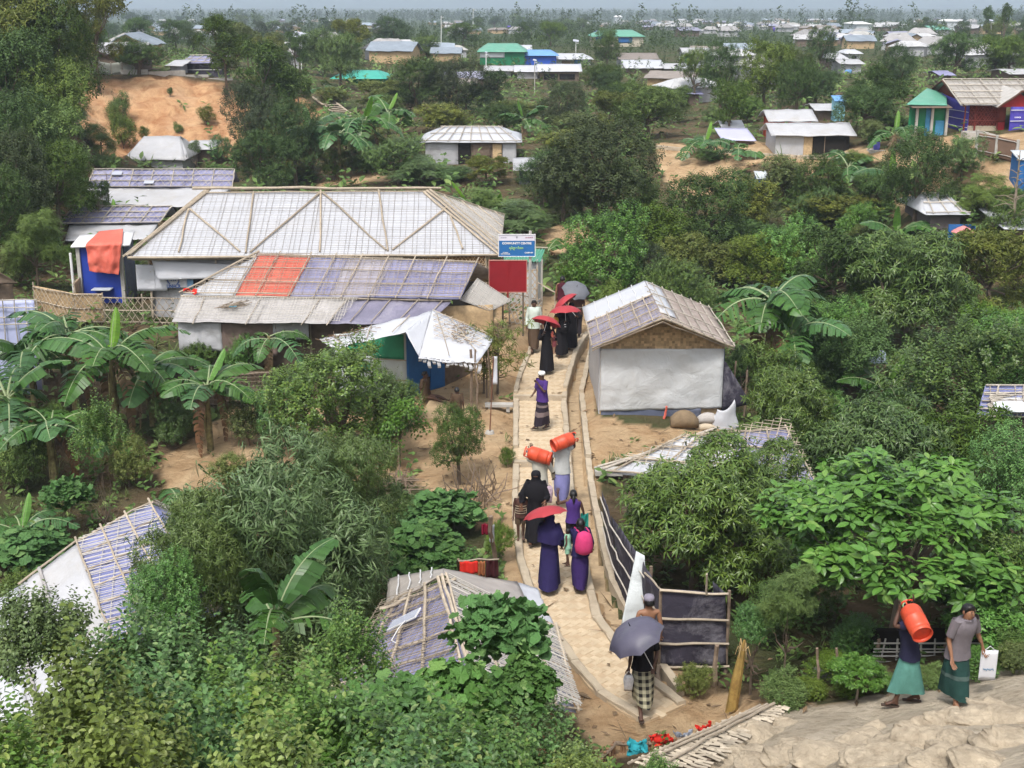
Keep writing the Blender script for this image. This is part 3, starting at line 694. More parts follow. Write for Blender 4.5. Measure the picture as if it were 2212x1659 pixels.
 # shrubs of the bank below the photographer: small oval leaves on upright twigs
 for v in range(4):
  g = R(200 + v); t = [T_sprig(g, 12,.25,.15,2,1.0,.15,.25) for _ in range(6)]
  lb = [((math.cos(k * 2.4) * .42 * (k / 18) ** .5, math.sin(k * 2.4) * .42 * (k / 18) ** .5,.66 + g.uniform(-.14,.14) - .3 * (k / 18)),(.17,.17,.16 + .08 * (v % 2))) for k in range(19)]
  tree_proto('shrub', 'small_leaved_shrub', ['bank', 'bank2', 'bank', 'bank2'][v], lb, t, [620,480,620,420][v],.19,210 + v, up_w=.7, hollow=.45, inner=.3, trunk=(0,.12,.01), nl=19)
 for v in range(2):
  g = R(220 + v); t = [T_lobed(g) for _ in range(5)]
  lb = [((math.cos(k * 2.4) * .42 * (k / 14) ** .5, math.sin(k * 2.4) * .42 * (k / 14) ** .5,.62 + g.uniform(-.16,.16) - .3 * (k / 14)),(.18,.18,.14)) for k in range(15)]
  tree_proto('vine', 'gourd_vine', 'gourd', lb, t, 230,.16,222 + v, up_w=.8, hollow=.5, inner=.6, trunk=(0,.1,.01), nl=15)
build_protos()

_plants = []
PART_TR, PART_CR = 'trunk', 'crown'
def plant(kind, x, y, h, w, label=None, cat='tree', group=None, var=None, z=None, rz=None, name=None, lean=0):
 pr = PROTO[kind]; v = random.randrange(len(pr)) if var is None else var % len(pr); tm, cm = pr[v]
 nm = name or {'far': 'distant_tree', 'farcol': 'distant_tree', 'round': 'leafy_tree', 'dark': 'dark_tree', 'airy': 'airy_tree', 'feather': 'feathery_tree', 'bush': 'bush', 'mango': 'mango_tree', 'bigleaf': 'broad_leaved_tree', 'willow': 'narrow_leaved_tree', 'leafy': 'leafy_tree', 'palmate': 'cassava_shrub', 'shrub': 'shrub', 'vine': 'gourd_vine'}[kind]
 zz = Z(x, y) if z is None else z
 e = empty(nm, (x, y, zz), random.uniform(0,6.28) if rz is None else rz, label, cat, group); e.scale = (w, w, h)
 if lean: e.rotation_euler = (0, lean, 0)
 link('trunk', tm, e); hc = min(h, w * 1.3)
 link('crown', cm, e, (0,0,(h - hc) / h),(0,0,0),(1,1, hc / h)); _plants.append(e); return e
def plant_px(kind, px, base, top, wpx, label=None, cat='tree', group=None, var=None, **k):
 """a plant standing where the ground shows at (px, base), as tall and wide as it looks from the stand point"""
 p = ground(px, base); d = ray(px, top); t = p.y / d.y; h = max(.4, CZ + d.z * t - p.z); w = wpx / ppm((p.x, p.y, p.z + h * .6))
 return plant(kind, p.x, p.y, h, w * .98, label, cat, group, var, p.z, **k)

# ------------------------------------------------------------------ bananas: every leaf is a part
def banana_leaf_mesh(seed, L=1.0, W=.26, torn=.5, droop=.9, mesh_green='banana', fold=.28):
 rg = np.random.RandomState(seed); V = []; F = []; n = 26; mi = []
 ax = []
 for i in range(n + 1):
  t = i / n; ax.append(Vector((L * (t - .12 * t * t) * math.cos(droop * .25),0, L * (.55 * t - droop * .75 * t * t))))
 # midrib
 for i in range(n):
  a, b = ax[i], ax[i + 1]; r0 = .016 * (1 - .8 * i / n) * L; r1 = .016 * (1 - .8 * (i + 1) / n) * L; k = len(V)
  V += [a + Vector((0, r0,0)), a + Vector((0,0, r0 * .7)), a + Vector((0,-r0,0)), b + Vector((0, r1,0)), b + Vector((0,0, r1 * .7)), b + Vector((0,-r1,0))]
  F += [(k, k + 3, k + 4, k + 1),(k + 1, k + 4, k + 5, k + 2)]; mi += [1,1]
 for s in (-1,1):
  sag = 0
  for i in range(3, n):
   t = i / n; a, b = ax[i], ax[i + 1]
   if rg.rand() < torn: sag = rg.uniform(0,.5)
   if rg.rand() < torn * .10: continue
   w = lambda q: W * L * math.sin(math.pi * min(1, max(0,(q - .08) / .92)) ** .75) ** .55 if q < .995 else .01
   gap = .12 if rg.rand() < torn else 0; k = len(V)
   for q, c in ((t + gap / n * .5, a.lerp(b, gap * .5)),(t + (1 - gap) / n, a.lerp(b, 1 - gap))):
    wd = max(.004, w(q)) * rg.uniform(.93,1.0); out = Vector((.22 * wd, s * wd * math.cos(fold + sag * .8),-wd * math.sin(fold * .4 + sag)))
    V += [c, c + out * .5 + Vector((0,0, wd * .16)), c + out]
   F += [(k, k + 3, k + 4, k + 1),(k + 1, k + 4, k + 5, k + 2)]; mi += [0,0]
 me = bpy.data.meshes.new('banana_leaf'); me.from_pydata([tuple(p) for p in V], [], F); me.materials.append(GREEN[mesh_green]); me.materials.append(mat('leaf_rib', (.25,.30,.16),.5,.3,.1,5) if mesh_green != 'dry' else GREEN['dry'])
 me.polygons.foreach_set('material_index', mi); me.update(); return me
BLEAF = [banana_leaf_mesh(300 + i, torn=[.25,.6,.9,.45][i % 4], droop=[.75,1.0,1.25,.9][i % 4]) for i in range(8)]
BYOUNG = [banana_leaf_mesh(320 + i, torn=.08, droop=.35, mesh_green='bananay', W=.22, fold=.5) for i in range(2)]
BDRY = [banana_leaf_mesh(330 + i, torn=.95, droop=2.2, mesh_green='dry', W=.16) for i in range(2)]
def banana_stem(h, seed):
 rg = np.random.RandomState(seed); q = MB(); q.tube([(0,0,-.1),(.01,0, h * .5),(.02,.01, h)], [.12,.10,.06],8, False)
 for k in range(10):
  a = rg.uniform(0,6.28); z = rg.uniform(.3,1) * h; q.tube([(math.cos(a) * .09, math.sin(a) * .09, z),(math.cos(a) * .14, math.sin(a) * .14, z - .25 * h),(math.cos(a) * .13, math.sin(a) * .13, z - .5 * h)], [.03,.022,.01],4, False)
 return q.mesh('banana_stem', BROWNST)
BSTEM = [banana_stem(1.0, i) for i in range(3)]
def banana(px, base, top, label, nleaf=8, L=None, dry=2, group=None, up=None, z=None, spread=1.0, seed=None, ups=.62):
 p = ground(px, base); d = ray(px, top); h = CZ + d.z * p.y / d.y - p.z; rg = np.random.RandomState(seed if seed is not None else int(px * 7 + base)); L = L * 1.3 if L else min(2.4, max(1.0, h * .62)); hs = max(.35, h - .42 * L)
 e = empty('banana_plant', p, 0, label, 'banana plant', group)
 s = link('stem', BSTEM[rg.randint(3)], e, (0,0,0),(0,0, rg.uniform(0,6)),(.8,.8, hs))
 for k in range(nleaf):
  az = k * 2.399 + rg.uniform(-.35,.35); ti = rg.uniform(-.35,.55) * spread; me = BLEAF[rg.randint(len(BLEAF))]; l = L * rg.uniform(.72,1.1)
  link('leaf', me, e, (.02,.01, hs * .99 - rg.uniform(0,.1)),(rg.uniform(-.25,.25),-ti, az),(l, l * rg.uniform(.85,1.1), l))
 for k in range(up if up is not None else int(rg.rand() < .5)):
  link('leaf', BYOUNG[rg.randint(2)] if ups < .9 else BLEAF[4 * k % 8], e, (.02,.01, hs),(0,-rg.uniform(.6,.95), rg.uniform(0,6.28)),(L * ups, L * ups * .7, L * ups))
 for k in range(dry): link('dry_leaf', BDRY[rg.randint(2)], e, (.02,.01, hs * .93),(0,.3, rg.uniform(0,6.28)),(L * .7,) * 3)
 _plants.append(e); return e

# ------------------------------------------------------------------ undergrowth and litter on the ground
def undergrowth(foot):
 rg = np.random.RandomState(77); N = 21000
 # more and smaller tufts near, fewer and larger far away
 Y = 9 + (np.exp(rg.rand(N) * math.log(170 / 12)) - 1) * 12; X = (rg.rand(N) * 2 - 1) * (Y * .52 + 5)
 b = bare_m(X, Y); c = clay_m(X, Y); dens = fbm(X * .25, Y * .25) * 2 + .5
 keep = (rg.rand(N) < np.clip(dens + .35,.15,1)) & ~((b | c) & (rg.rand(N) > .035)) & ~inpoly(X, Y, PATHPOLY) & (seg_dist(X, Y, [p[:] for p in DRW]) > .5)
 keep &= ~((X > 2.0) & (Y < 19) & (rg.rand(N) > .01))
 for a, b, c, d in foot: keep &= ~((X > a) & (X < b) & (Y > c) & (Y < d))
 X, Y = X[keep], Y[keep]; Zz = height(X, Y); s = np.clip(Y / 60,.28,1.1) * (.5 + .8 * rg.rand(len(X)))
 nrm = np.stack([rg.normal(size=len(X)) * .3, rg.normal(size=len(X)) * .3 - .15, np.ones(len(X))],-1)
 kind = rg.rand(len(X)) + .5 * fbm(X * .15 + 40, Y * .15)
 sets = [('undergrowth', 'light', [T_broad(rg, 6,.5,.26) for _ in range(4)], kind < .4),('undergrowth', 'round', [T_sprig(rg, 8,.45,.22) for _ in range(4)],(kind >= .4) & (kind < .8)),('grass', 'grass', [T_grass(rg, 11,.8) for _ in range(4)], kind >= .8)]
 for nm, g, t, m in sets:
  V, F = place_tpl(t, np.stack([X, Y, Zz],-1)[m], nrm[m], s[m], rg); tag(link(nm, np_mesh(nm, V, F, [GREEN[g]])), kind='stuff')
 # litter: dead leaves, sticks, scraps on the bare soil
 N = 5200; Y = 17 + rg.rand(N) * 34; X = (rg.rand(N) * 2 - 1) * (Y * .42); k = bare_m(X, Y) & (~inpoly(X, Y, PATHPOLY) | (rg.rand(N) < .12)) | ((rg.rand(N) < .25) & ~inpoly(X, Y, PATHPOLY)); X, Y = X[k], Y[k]; Zz = height(X, Y) + .015; Zz = np.where(inpoly(X, Y, PATHPOLY), np.where(Y > YS2,.20, np.where(Y > YS1,.10,.01)), Zz)
 V, F = place_tpl([tpl([blade(.22,.05,.1,.1,1)]), tpl([blade(.5,.02,.1,.05,1)]), tpl([blade(.12,.09,.2,0,1)])], np.stack([X, Y, Zz],-1), np.stack([rg.normal(size=len(X)) * .25, rg.normal(size=len(X)) * .25, np.ones(len(X))],-1),.6 + rg.rand(len(X)), rg)
 tag(link('leaf_litter', np_mesh('leaf_litter', V, F, [GREEN['dry']])), kind='stuff')

# ------------------------------------------------------------------ building kit
def bil(A, B, Cc, D):
 A, B, Cc, D = map(Vector, (A, B, Cc, D))
 return lambda u, v: (A.lerp(B, u)).lerp(D.lerp(Cc, u), v)
def nrm_of(pt):
 n = (Vector(pt(1,.5)) - Vector(pt(0,.5))).cross(Vector(pt(.5,1)) - Vector(pt(.5,0))).normalized()
 return -n if n.z < -1e-6 or (abs(n.z) < .25 and n.y > 0) else n
def sheet(root, name, m, pt, u0=0, u1=1, v0=0, v1=1, wr=.03, off=0, nu=18, nv=10, th=.006, fray=0, fs=2.2, sag=0, seed=0, folds=0):
 n = nrm_of(pt)
 def f(u, v):
  uu, vv = u0 + (u1 - u0) * u, v0 + (v1 - v0) * v; p = Vector(pt(uu, vv)); q = p + n * off
  a = float(fbm(np.array([p.x * fs + seed]), np.array([(p.y + p.z) * fs + seed * 3.1]),3)[0])
  q += n * (a * wr * 2 - sag * math.sin(math.pi * u) * math.sin(math.pi * v))
  if folds: q += n * (folds * abs(math.sin(uu * 23 + 3 * vv + seed)) * (.3 + .7 * v))
  if fray and v > .999: q += (Vector(pt(uu, 1)) - Vector(pt(uu, .9))).normalized() * fray * float(vnoise(np.array([uu * 31.0 + seed]), np.array([.5]))[0])
  return q
 b = MB(); b.grid(f, nu, nv, th); return b.build(name, m, root, smooth=True, wloc=root.location)
def pole(root, a, b, r=.022, m=None, name='bamboo_pole', seg=4, jit=.012, n=6, taper=.8):
 a, b = Vector(a), Vector(b); q = MB(); pts = [a.lerp(b, k / seg) + Vector((random.gauss(0, jit), random.gauss(0, jit), random.gauss(0, jit))) * (1 if 0 < k < seg else 0) for k in range(seg + 1)]
 L = (b - a).length; rr = [r * (1 - (1 - taper) * k / seg) * (1.0 if k % 2 else 1.12) for k in range(seg + 1)]
 q.tube(pts, rr, n); return q.build(name, m or BAMB, root, smooth=False, wloc=root.location)
def clip_poly(poly, p, d):
 """2D line p+t*d clipped to a convex polygon"""
 t0, t1 = -1e9,1e9; n = len(poly); area = sum(poly[i][0] * poly[(i + 1) % n][1] - poly[(i + 1) % n][0] * poly[i][1] for i in range(n)); sg = 1 if area > 0 else -1
 for i in range(n):
  a, b = poly[i], poly[(i + 1) % n]; nx, ny = -(b[1] - a[1]) * sg, (b[0] - a[0]) * sg
  den = nx * d[0] + ny * d[1]; num = nx * (p[0] - a[0]) + ny * (p[1] - a[1])
  if abs(den) < 1e-9:
   if num < 0: return None
   continue
  t = -num / den
  if den > 0: t0 = max(t0, t)
  else: t1 = min(t1, t)
 return (t0, t1) if t1 > t0 + .02 else None
def lattice(root, pts, ss=.22, st=.12, r=.008, off=.02, m=None, diag=False, name='bamboo_lattice', jit=.25, edge=0):
 """thin split-bamboo mesh over a convex planar patch; the first edge gives the direction"""
 pts = [Vector(p) for p in pts]; o = pts[0]; e = (pts[1] - pts[0]).normalized(); n = e.cross(pts[2] - pts[0]).normalized()
 if len(pts) == 4:
  n = (pts[2] - pts[0]).cross(pts[3] - pts[1]).normalized(); o = sum(pts, Vector()) / 4; off += abs((pts[0] - o).dot(n)) + .012; e = (e - n * e.dot(n)).normalized()
 n = n; n = -n if n.z < -1e-6 or (abs(n.z) < .25 and n.y > 0) else n
 f = n.cross(e); P2 = [((p - o).dot(e),(p - o).dot(f)) for p in pts]; b = MB()
 if diag: dirs = [((math.cos(.95), math.sin(.95)), ss),((math.cos(.95),-math.sin(.95)), ss)]
 else: dirs = [((0,1), ss),((1,0), st)]
 for (dx, dy), sp in dirs:
  nx, ny = -dy, dx; c = [p[0] * nx + p[1] * ny for p in P2]; k = min(c) + sp * .5
  while k < max(c):
   kk = k + random.uniform(-jit, jit) * sp; t = clip_poly(P2,(nx * kk, ny * kk),(dx, dy)); k += sp
   if not t: continue
   lift = off + random.uniform(0, r) + (r * 1.6 if dx else 0); q = [o + e * (nx * kk + dx * tt) + f * (ny * kk + dy * tt) + n * lift for tt in (t[0], t[0] * .6 + t[1] * .4, t[1])]; q[1] += (e * dy - f * dx) * random.gauss(0, sp * .06)
   b.tube(q, r * random.uniform(.7,1.2),4, False)
 if not b.v: return None
 ob = b.build(name, m or BAMB, root, wloc=root.location); ob['kind'] = 'stuff'; return ob
def wallq(root, name, m, a, b, z0, z1, wr=.02, z1b=None, folds=0, nu=14, nv=8, th=.03, seed=0, z0b=None, off=0):
 a, b = Vector(a), Vector(b); z1b = z1 if z1b is None else z1b; z0b = z0 if z0b is None else z0b
 pt = bil((a.x, a.y, z1),(b.x, b.y, z1b),(b.x, b.y, z0b),(a.x, a.y, z0)); return sheet(root, name, m, pt, wr=wr, folds=folds, nu=nu, nv=nv, th=th, seed=seed, off=off)
def text_part(root, name, s, m, center, width_dir, size, normal, ext=.003, parent_part=None, width=None):
 cu = bpy.data.curves.new(name, 'FONT'); cu.body = s; cu.align_x = 'CENTER'; cu.align_y = 'CENTER'; cu.size = size; cu.extrude = ext; cu.offset = size * .035
 t = bpy.data.objects.new('tmp_text', cu); C.objects.link(t); dg = bpy.context.evaluated_depsgraph_get(); me = bpy.data.meshes.new_from_object(t.evaluated_get(dg)); bpy.data.objects.remove(t)
 e = Vector(width_dir).normalized(); n = Vector(normal).normalized(); u = n.cross(e); M_ = Matrix((e, u, n)).transposed()
 if width and len(me.vertices):
  w = max(v.co.x for v in me.vertices) - min(v.co.x for v in me.vertices); k = width / w
 else: k = 1
 for v in me.vertices: v.co = M_ @ (v.co * k)
 me.materials.clear(); me.materials.append(m); p = parent_part or root; base = root.location
 o = link(name, me, p, Vector(center) - base); return o
def base_of(*pts):
 x = sum(p[0] for p in pts) / len(pts); y = sum(p[1] for p in pts) / len(pts); return Vector((x, y, Z(x, y)))
WHITE = mat('white_print', (.78,.78,.78),.6,.3,.02); NAVYP = mat('blue_print', (.05,.10,.30),.6,.3,.02); LIMEP = mat('green_print', (.35,.62,.18),.6,.3,.02)

# ================================================================== community centre
def community_centre():
 EZ, RZ = 2.45,4.08; GB = mat('greyed_cane', (.36,.30,.23),.8,.2,.25,6, dirt=(.2,.17,.13), dirt_amt=.5, dsc=4, obj_var=.15)
 A = P(448,416, RZ); B = P(922,413, RZ); Cc = P(1080,550, EZ); D = P(283,556, EZ)
 dep = (D.y - A.y) * -1
 root = empty('community_centre', base_of(D, Cc, A),0, 'long bamboo community centre with a white hip roof crossed by diagonal bamboo poles', 'building')
 BL = Vector((D.x + .2, A.y + dep, EZ)); BR = Vector((Cc.x + .1, B.y + dep, EZ))
 front = bil(A, B, Cc, D)
 sheet(root, 'roof', TARPC, front, wr=.014, nu=40, nv=16, fs=1.2)
 sheet(root, 'roof', TARPC, bil(BL, A, A, D), wr=.02, nu=8, nv=8); sheet(root, 'roof', TARPC, bil(B, BR, Cc, B), wr=.02, nu=8, nv=8)
 sheet(root, 'roof', TARPC, bil(B, A, BL, BR), wr=.02, nu=10, nv=6)
 pts = [D, Cc, B, A]; lattice(root, pts, .215,.125,.0058,.03, mat('cane_grid', (.24,.21,.18),.85,.2,.3,6))
 lattice(root, [D, BL, A],.22,.12,.008,.03, BAMG); lattice(root, [Cc, B, BR],.22,.12,.008,.03, BAMG)
 up = Vector((0,0,.07)); fn = nrm_of(front) * .075
 pole(root, A + Vector((-.55,0,.16)), B + Vector((.55,0,.12)),.055, m=GB, name='ridge_pole', seg=9); pole(root, A + Vector((-.2,-.15,.02)), B + Vector((.1,-.15,.02)),.03, m=GB, name='ridge_pole', seg=8)
 for k in range(3):
  o = Vector((.10 * k - .1,.09 * k, .03 * k)); pole(root, A + up + o, D + up + o + Vector((-.15,-.12,-.03)),.042, m=GB, name='hip_pole', seg=6); pole(root, B + up - o, Cc + up + Vector((.2,-.1,-.03)) - o * 1.2,.042, m=GB, name='hip_pole', seg=6)
 pole(root, A + up, BL + up, .035, m=GB, name='hip_pole'); pole(root, B + up, BR + up, .035, m=GB, name='hip_pole')
 for k in range(4): t = .2 + k * .22; pole(root, A.lerp(BL, t) + up, D.lerp(BL, t) + up, .025); pole(root, B.lerp(BR, t) + up, Cc.lerp(BR, t) + up, .025)
 pole(root, D + Vector((-.1,-.05,.0)), Cc + Vector((.1,-.05,0)),.05, m=GB, name='eave_pole', seg=10); pole(root, D + Vector((0,.1,-.08)), Cc + Vector((0,.1,-.08)),.04, m=GB, name='eave_pole', seg=10)
 def on(px, py):                    # point of the front roof plane on a sight line
  n = (B - A).cross(D - A).normalized(); d = ray(px, py); t = (A - Vector((0,0, CZ))).dot(n) / d.dot(n); return Vector((d.x * t, d.y * t, CZ + d.z * t)) + fn
 for a, b in [((408,455),(386,548)),((548,418),(531,549)),((693,415),(691,547)),((818,414),(838,545)),((973,470),(1000,541))]: pole(root, on(*a), on(*b),.036, m=GB, name='roof_rafter', seg=4)
 for a, b in [((411,455),(519,547)),((692,419),(541,548)),((697,419),(834,543)),((964,452),(848,543))]: pole(root, on(*a), on(*b),.036, m=GB, name='diagonal_brace', seg=4)
 # walls: lattice frieze and tarpaulin panels
 fy = D.y + .55; z0 = root.location.z - .3; L = Vector((D.x + .45, fy, 0)); Rr = Vector((Cc.x - .5, fy, 0))
 wallq(root, 'wall', TARPG, L + Vector((0,.12,0)), Rr + Vector((0,.12,0)), z0, EZ - .05, nu=20)
 wallq(root, 'side_wall', MATW, Rr + Vector((.02,0,0)),(Rr.x + .02, BR.y - .6,0), z0, EZ - .1); wallq(root, 'side_wall', TARPG, (L.x - .02, BL.y - .6,0), L, z0, EZ - .1)
 m1, m2 = L.lerp(Rr, .56), Rr
 wallq(root, 'frieze', mat('brown_frieze', (.20,.11,.05),.85,.2,.2,5), m1, m2, EZ - .42, EZ - .06, th=.02); lattice(root, [Vector((m1.x, fy - .03, EZ - .42)), Vector((m2.x, fy - .03, EZ - .42)), Vector((m2.x, fy - .03, EZ - .06)), Vector((m1.x, fy - .03, EZ - .06))],.11,.1,.008,.01, MATW, True, 'frieze_lattice')
 wallq(root, 'frieze', mat('brown_frieze', (.2,.11,.05)), L, L + Vector((.75,0,0)), EZ - .62, EZ - .06, th=.02); lattice(root, [Vector((L.x, fy - .03, EZ - .62)), Vector((L.x + .75, fy - .03, EZ - .62)), Vector((L.x + .75, fy - .03, EZ - .06)), Vector((L.x, fy - .03, EZ - .06))],.1,.1,.008,.01, MATW, True, 'frieze_lattice')
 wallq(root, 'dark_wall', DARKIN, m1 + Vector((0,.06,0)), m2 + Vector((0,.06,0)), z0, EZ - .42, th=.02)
 yy = fy - .08
 q = lambda x0, x1, za, zb, m, nm, **k: wallq(root, nm, m, (x0, yy, 0),(x1, yy, 0), za, zb, **k)
 X = lambda px: PY(px, 600, yy).x
 ZZ = lambda py: PY(400, py, yy).z
 q(X(295), X(335), ZZ(628), ZZ(572), TARPC, 'wall_tarpaulin', wr=.05, folds=.03); q(X(335), X(360), ZZ(628), ZZ(560), TARPC, 'wall_tarpaulin', wr=.04)
 A2, B2, C2, D2 = Vector((X(332), yy - .12, ZZ(560))), Vector((X(560), yy - .02, ZZ(575))), Vector((X(560), yy - .03, ZZ(598))), Vector((X(345), yy - .25, ZZ(602)))
 sheet(root, 'hanging_tarpaulin', TARPC, bil(A2, B2, C2, D2), wr=.07, nu=20, nv=8, fs=1.6)
 q(X(358), X(404), ZZ(622), ZZ(596), TARPC, 'printed_tarpaulin', wr=.004); q(X(404), X(417), ZZ(622), ZZ(596), mat('blue_print_sheet', (.14,.26,.40),.6,.3,.3,9), 'printed_tarpaulin', wr=.004)
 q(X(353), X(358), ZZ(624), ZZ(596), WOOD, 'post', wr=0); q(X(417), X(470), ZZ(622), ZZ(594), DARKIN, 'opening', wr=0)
 cx = X(374.5); text_part(root, 'lettering', 'UNHCR', NAVYP, (cx, yy - .045, ZZ(618)),(1,0,0),.3,(0,-1,0), width=X(390) - X(360)).scale = (1,1,1.3)
 em = MB(); c = Vector((cx, yy - .045, ZZ(604)))
 for s in (-1,1):
  for k in range(7):
   t = -.9 + k * .26; em.box(c + Vector((s * .20 * math.cos(t * .9),0,-.02 + .14 * math.sin(t))),(.05,.006,.028), Matrix.Rotation(s * (1.1 + t),3, 'Y'))
 em.tube([c + Vector((-.07,0,-.04)), c + Vector((-.06,0,.09))],.018,5); em.tube([c + Vector((0,0,-.04)), c + Vector((0,0,.06))],.016,5); em.tube([c + Vector((.07,0,-.04)), c + Vector((.06,0,.09))],.018,5)
 em.build('emblem', NAVYP, root, wloc=root.location)
 for k in range(6): x = L.lerp(Rr, k / 5); pole(root, (x.x, fy - .02, z0),(x.x, fy - .02, EZ),.04, name='post')
community_centre()

# ================================================================== orange-patched shelter in front
def patched_shelter():
 e1, r1 = 2.0,2.92
 D = P(395,637, e1); Cc = P(995,646, e1 + .05); A = P(558,551, r1); B = P(1032,567, r1)
 root = empty('patched_shelter', base_of(D, Cc),0, 'long shelter roofed with one orange and several purple sheets under a bamboo grid', 'shelter')
 f = bil(A, B, Cc, D); n = nrm_of(f)
 f2 = bil(A, B, Cc, P(508,638, e1))
 tri = bil(A, A, P(508,638, e1), D)
 sheet(root, 'roof_sheet', TARPC, tri, wr=.03, nu=10, nv=10)
 sheet(root, 'roof_sheet', ORNG, f2,0,.245,0,1, wr=.03, nu=14, nv=10)
 for i, (a, b, m) in enumerate([(.245,.42, PURP),(.42,.62, mat('mauve_tarpaulin', (.34,.32,.39),.5,.3,.2,1.0, dirt=(.5,.48,.5), dirt_amt=.5, bmp=.4, bsc=4, wrinkle=True)),(.62,.82, PURP),(.82,1.0, PURP)]): sheet(root, 'roof_sheet', m, f2, a, b, 0,1, wr=.035, nu=10, nv=10, off=.004 * (i % 2), seed=i)
 lattice(root, [D, Cc, B, A],.17,.11,.008,.03)
 for v in (0.02,.34,.67,.985): a, b = f(0, v), f(1, v); pole(root, a + n * .07, b + n * .07,.019, name='roof_batten', seg=8)
 for u in (.0,.10,.245,.36,.48,.60,.72,.86,1.0): a, b = f2(u, 0), f2(u, 1); e = (b - a).normalized() * .12; pole(root, a + n * .10 - e, b + n * .10 + e, .021, name='roof_rafter', seg=4)
 pole(root, A + n * .1 + Vector((.05,0,.05)), D + n * .1 - Vector((.1,0,0)),.035, name='hip_pole')
 # back slope seen past the ridge at the right end
 Bb = P(1105,640,2.35); Bb.y = max(Bb.y, B.y + 1.2)
 E_ = Vector((Bb.x, Bb.y, e1)); sheet(root, 'back_roof', BAMG, bil(B, A, Vector((A.x, A.y + 1.6, e1)), E_), wr=.02, nu=8, nv=5); lattice(root, [B, A, Vector((A.x, A.y + 1.6, e1)), E_],.2,.14,.01,.02)
 # gable and woven awning
 g0, g1, g2, g3 = P(1030,602,2.45), P(1105,650,1.75), P(1060,672,1.55), P(993,648,1.95)
 sheet(root, 'woven_awning', mat('grey_woven', (.46,.44,.42),.8,.2,.15,5), bil(g0, g1, g2, g3), wr=.02, nu=8, nv=8); lattice(root, [g0, g1, g2, g3],.09,.07,.008,.015, mat('pale_strip', (.52,.49,.45),.8,.2,.1,5))
 # lean-to in front
 h0 = 1.93; l0 = 1.42
 a, b, c, d = P(392,642, h0), P(975,652, h0), P(925,700, l0 + .1), P(372,694, l0)
 g = bil(a, b, c, d); gn = nrm_of(g)
 WGR = mat('grey_lattice_tarpaulin', (.46,.44,.44),.6,.3,.18,1.5, dirt=(.30,.27,.25), dirt_amt=.6, bmp=.5, bsc=4, wrinkle=True)
 for i, (u0, u1, m) in enumerate([(0,.33, WGR),(.33,.62, WGR),(.62,1, mat('dusty_purple_tarpaulin', (.19,.18,.25),.5,.3,.25,1.2, dirt=(.4,.38,.42), dirt_amt=.5, bmp=.6, bsc=4, wrinkle=True))]): sheet(root, 'lean_to_sheet', m, g, u0, u1, wr=.05, nu=12, nv=10, fray=.06, seed=i)
 lattice(root, [d + (c - d) * .0, d.lerp(c, .66), a.lerp(b, .66), a],.10,.085,.007,.05, mat('pale_strip', (.52,.49,.45)))
 for u in (.09,.30,.52,.62,.70,.78,.88,.97): p, q = g(u, 0), g(u, 1); e = (q - p).normalized() * (.22 if u < .7 else .0); pole(root, p + gn * .06, q + gn * .06 + e, .018, name='lean_to_rafter')
 pole(root, a + gn * .05, b + gn * .05,.03, name='lean_to_batten', seg=8)
 # walls
 zg = Z(d.x, d.y) - .2
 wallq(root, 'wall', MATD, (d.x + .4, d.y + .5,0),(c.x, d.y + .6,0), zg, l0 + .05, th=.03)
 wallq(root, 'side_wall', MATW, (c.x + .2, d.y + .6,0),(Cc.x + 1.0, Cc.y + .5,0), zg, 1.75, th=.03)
 wallq(root, 'wall_tarpaulin', TARPG, (d.x + .15, d.y + .12,0),(d.x + 1.5, d.y + .1,0),.45, l0 - .02, wr=.12, folds=.06, th=.01); wallq(root, 'wall_tarpaulin', mat('brown_cloth', (.18,.13,.11),.8,.2,.3,2, bmp=.5, bsc=4, wrinkle=True),(d.x + 1.5, d.y + .12,0),(d.x + 3.2, d.y + .12,0),.3, l0 - .02, wr=.12, folds=.05, th=.01)
 wallq(root, 'wall_tarpaulin', TARPG, (d.x + 3.1, d.y + .1,0),(d.x + 4.2, d.y + .2,0),.8, l0, wr=.1, th=.01)
 # rolled cloth, sign paddle, bundle of twigs
 for k in range(7): x = d.x + .2 + k * 1.35; pole(root, (x, d.y + .3, zg),(x, d.y + .3, l0),.03, BAMD, 'post')
 return root, g, gn, f, n
_sh, SHG, SHGN, SHF, SHN = patched_shelter()
def small_on_roof():
 p = SHF(.06,.98) + Vector((-.55,0,.06)); b = MB(); b.grid(lambda u, v: p + Vector((u * .45, v * .12 + .1 * math.sin(u * 5),.04 + .08 * math.sin(u * 6 + v * 3))),8,4,.02); r = empty('red_rag', p, 0, 'small red rag caught on the eave of the orange-patched shelter', 'rag'); b.build('cloth', mat('red_cloth', (.62,.03,.02),.8,.2,.15,3), r, wloc=p)
 p = SHG(.18,.55) + SHGN * .1; r = empty('twig_bundle', p, 0, 'bundle of dark twigs with a blue scrap lying on the grey lean-to roof', 'bundle'); q = MB()
 for k in range(22): a = p + Vector((random.gauss(0,.12), random.gauss(0,.10),.03)); q.tube([a, a + Vector((random.uniform(.3,.9), random.uniform(-.1,.5), random.uniform(.02,.2)))],.012,4)
 q.build('twigs', BAMD, r, wloc=p); w = MB(); w.box(p + Vector((.35,-.05,.08)),(.22,.14,.03)); w.build('scrap', mat('blue_scrap', (.12,.3,.4),.5,.4,.4,12), r, wloc=p)
small_on_roof()

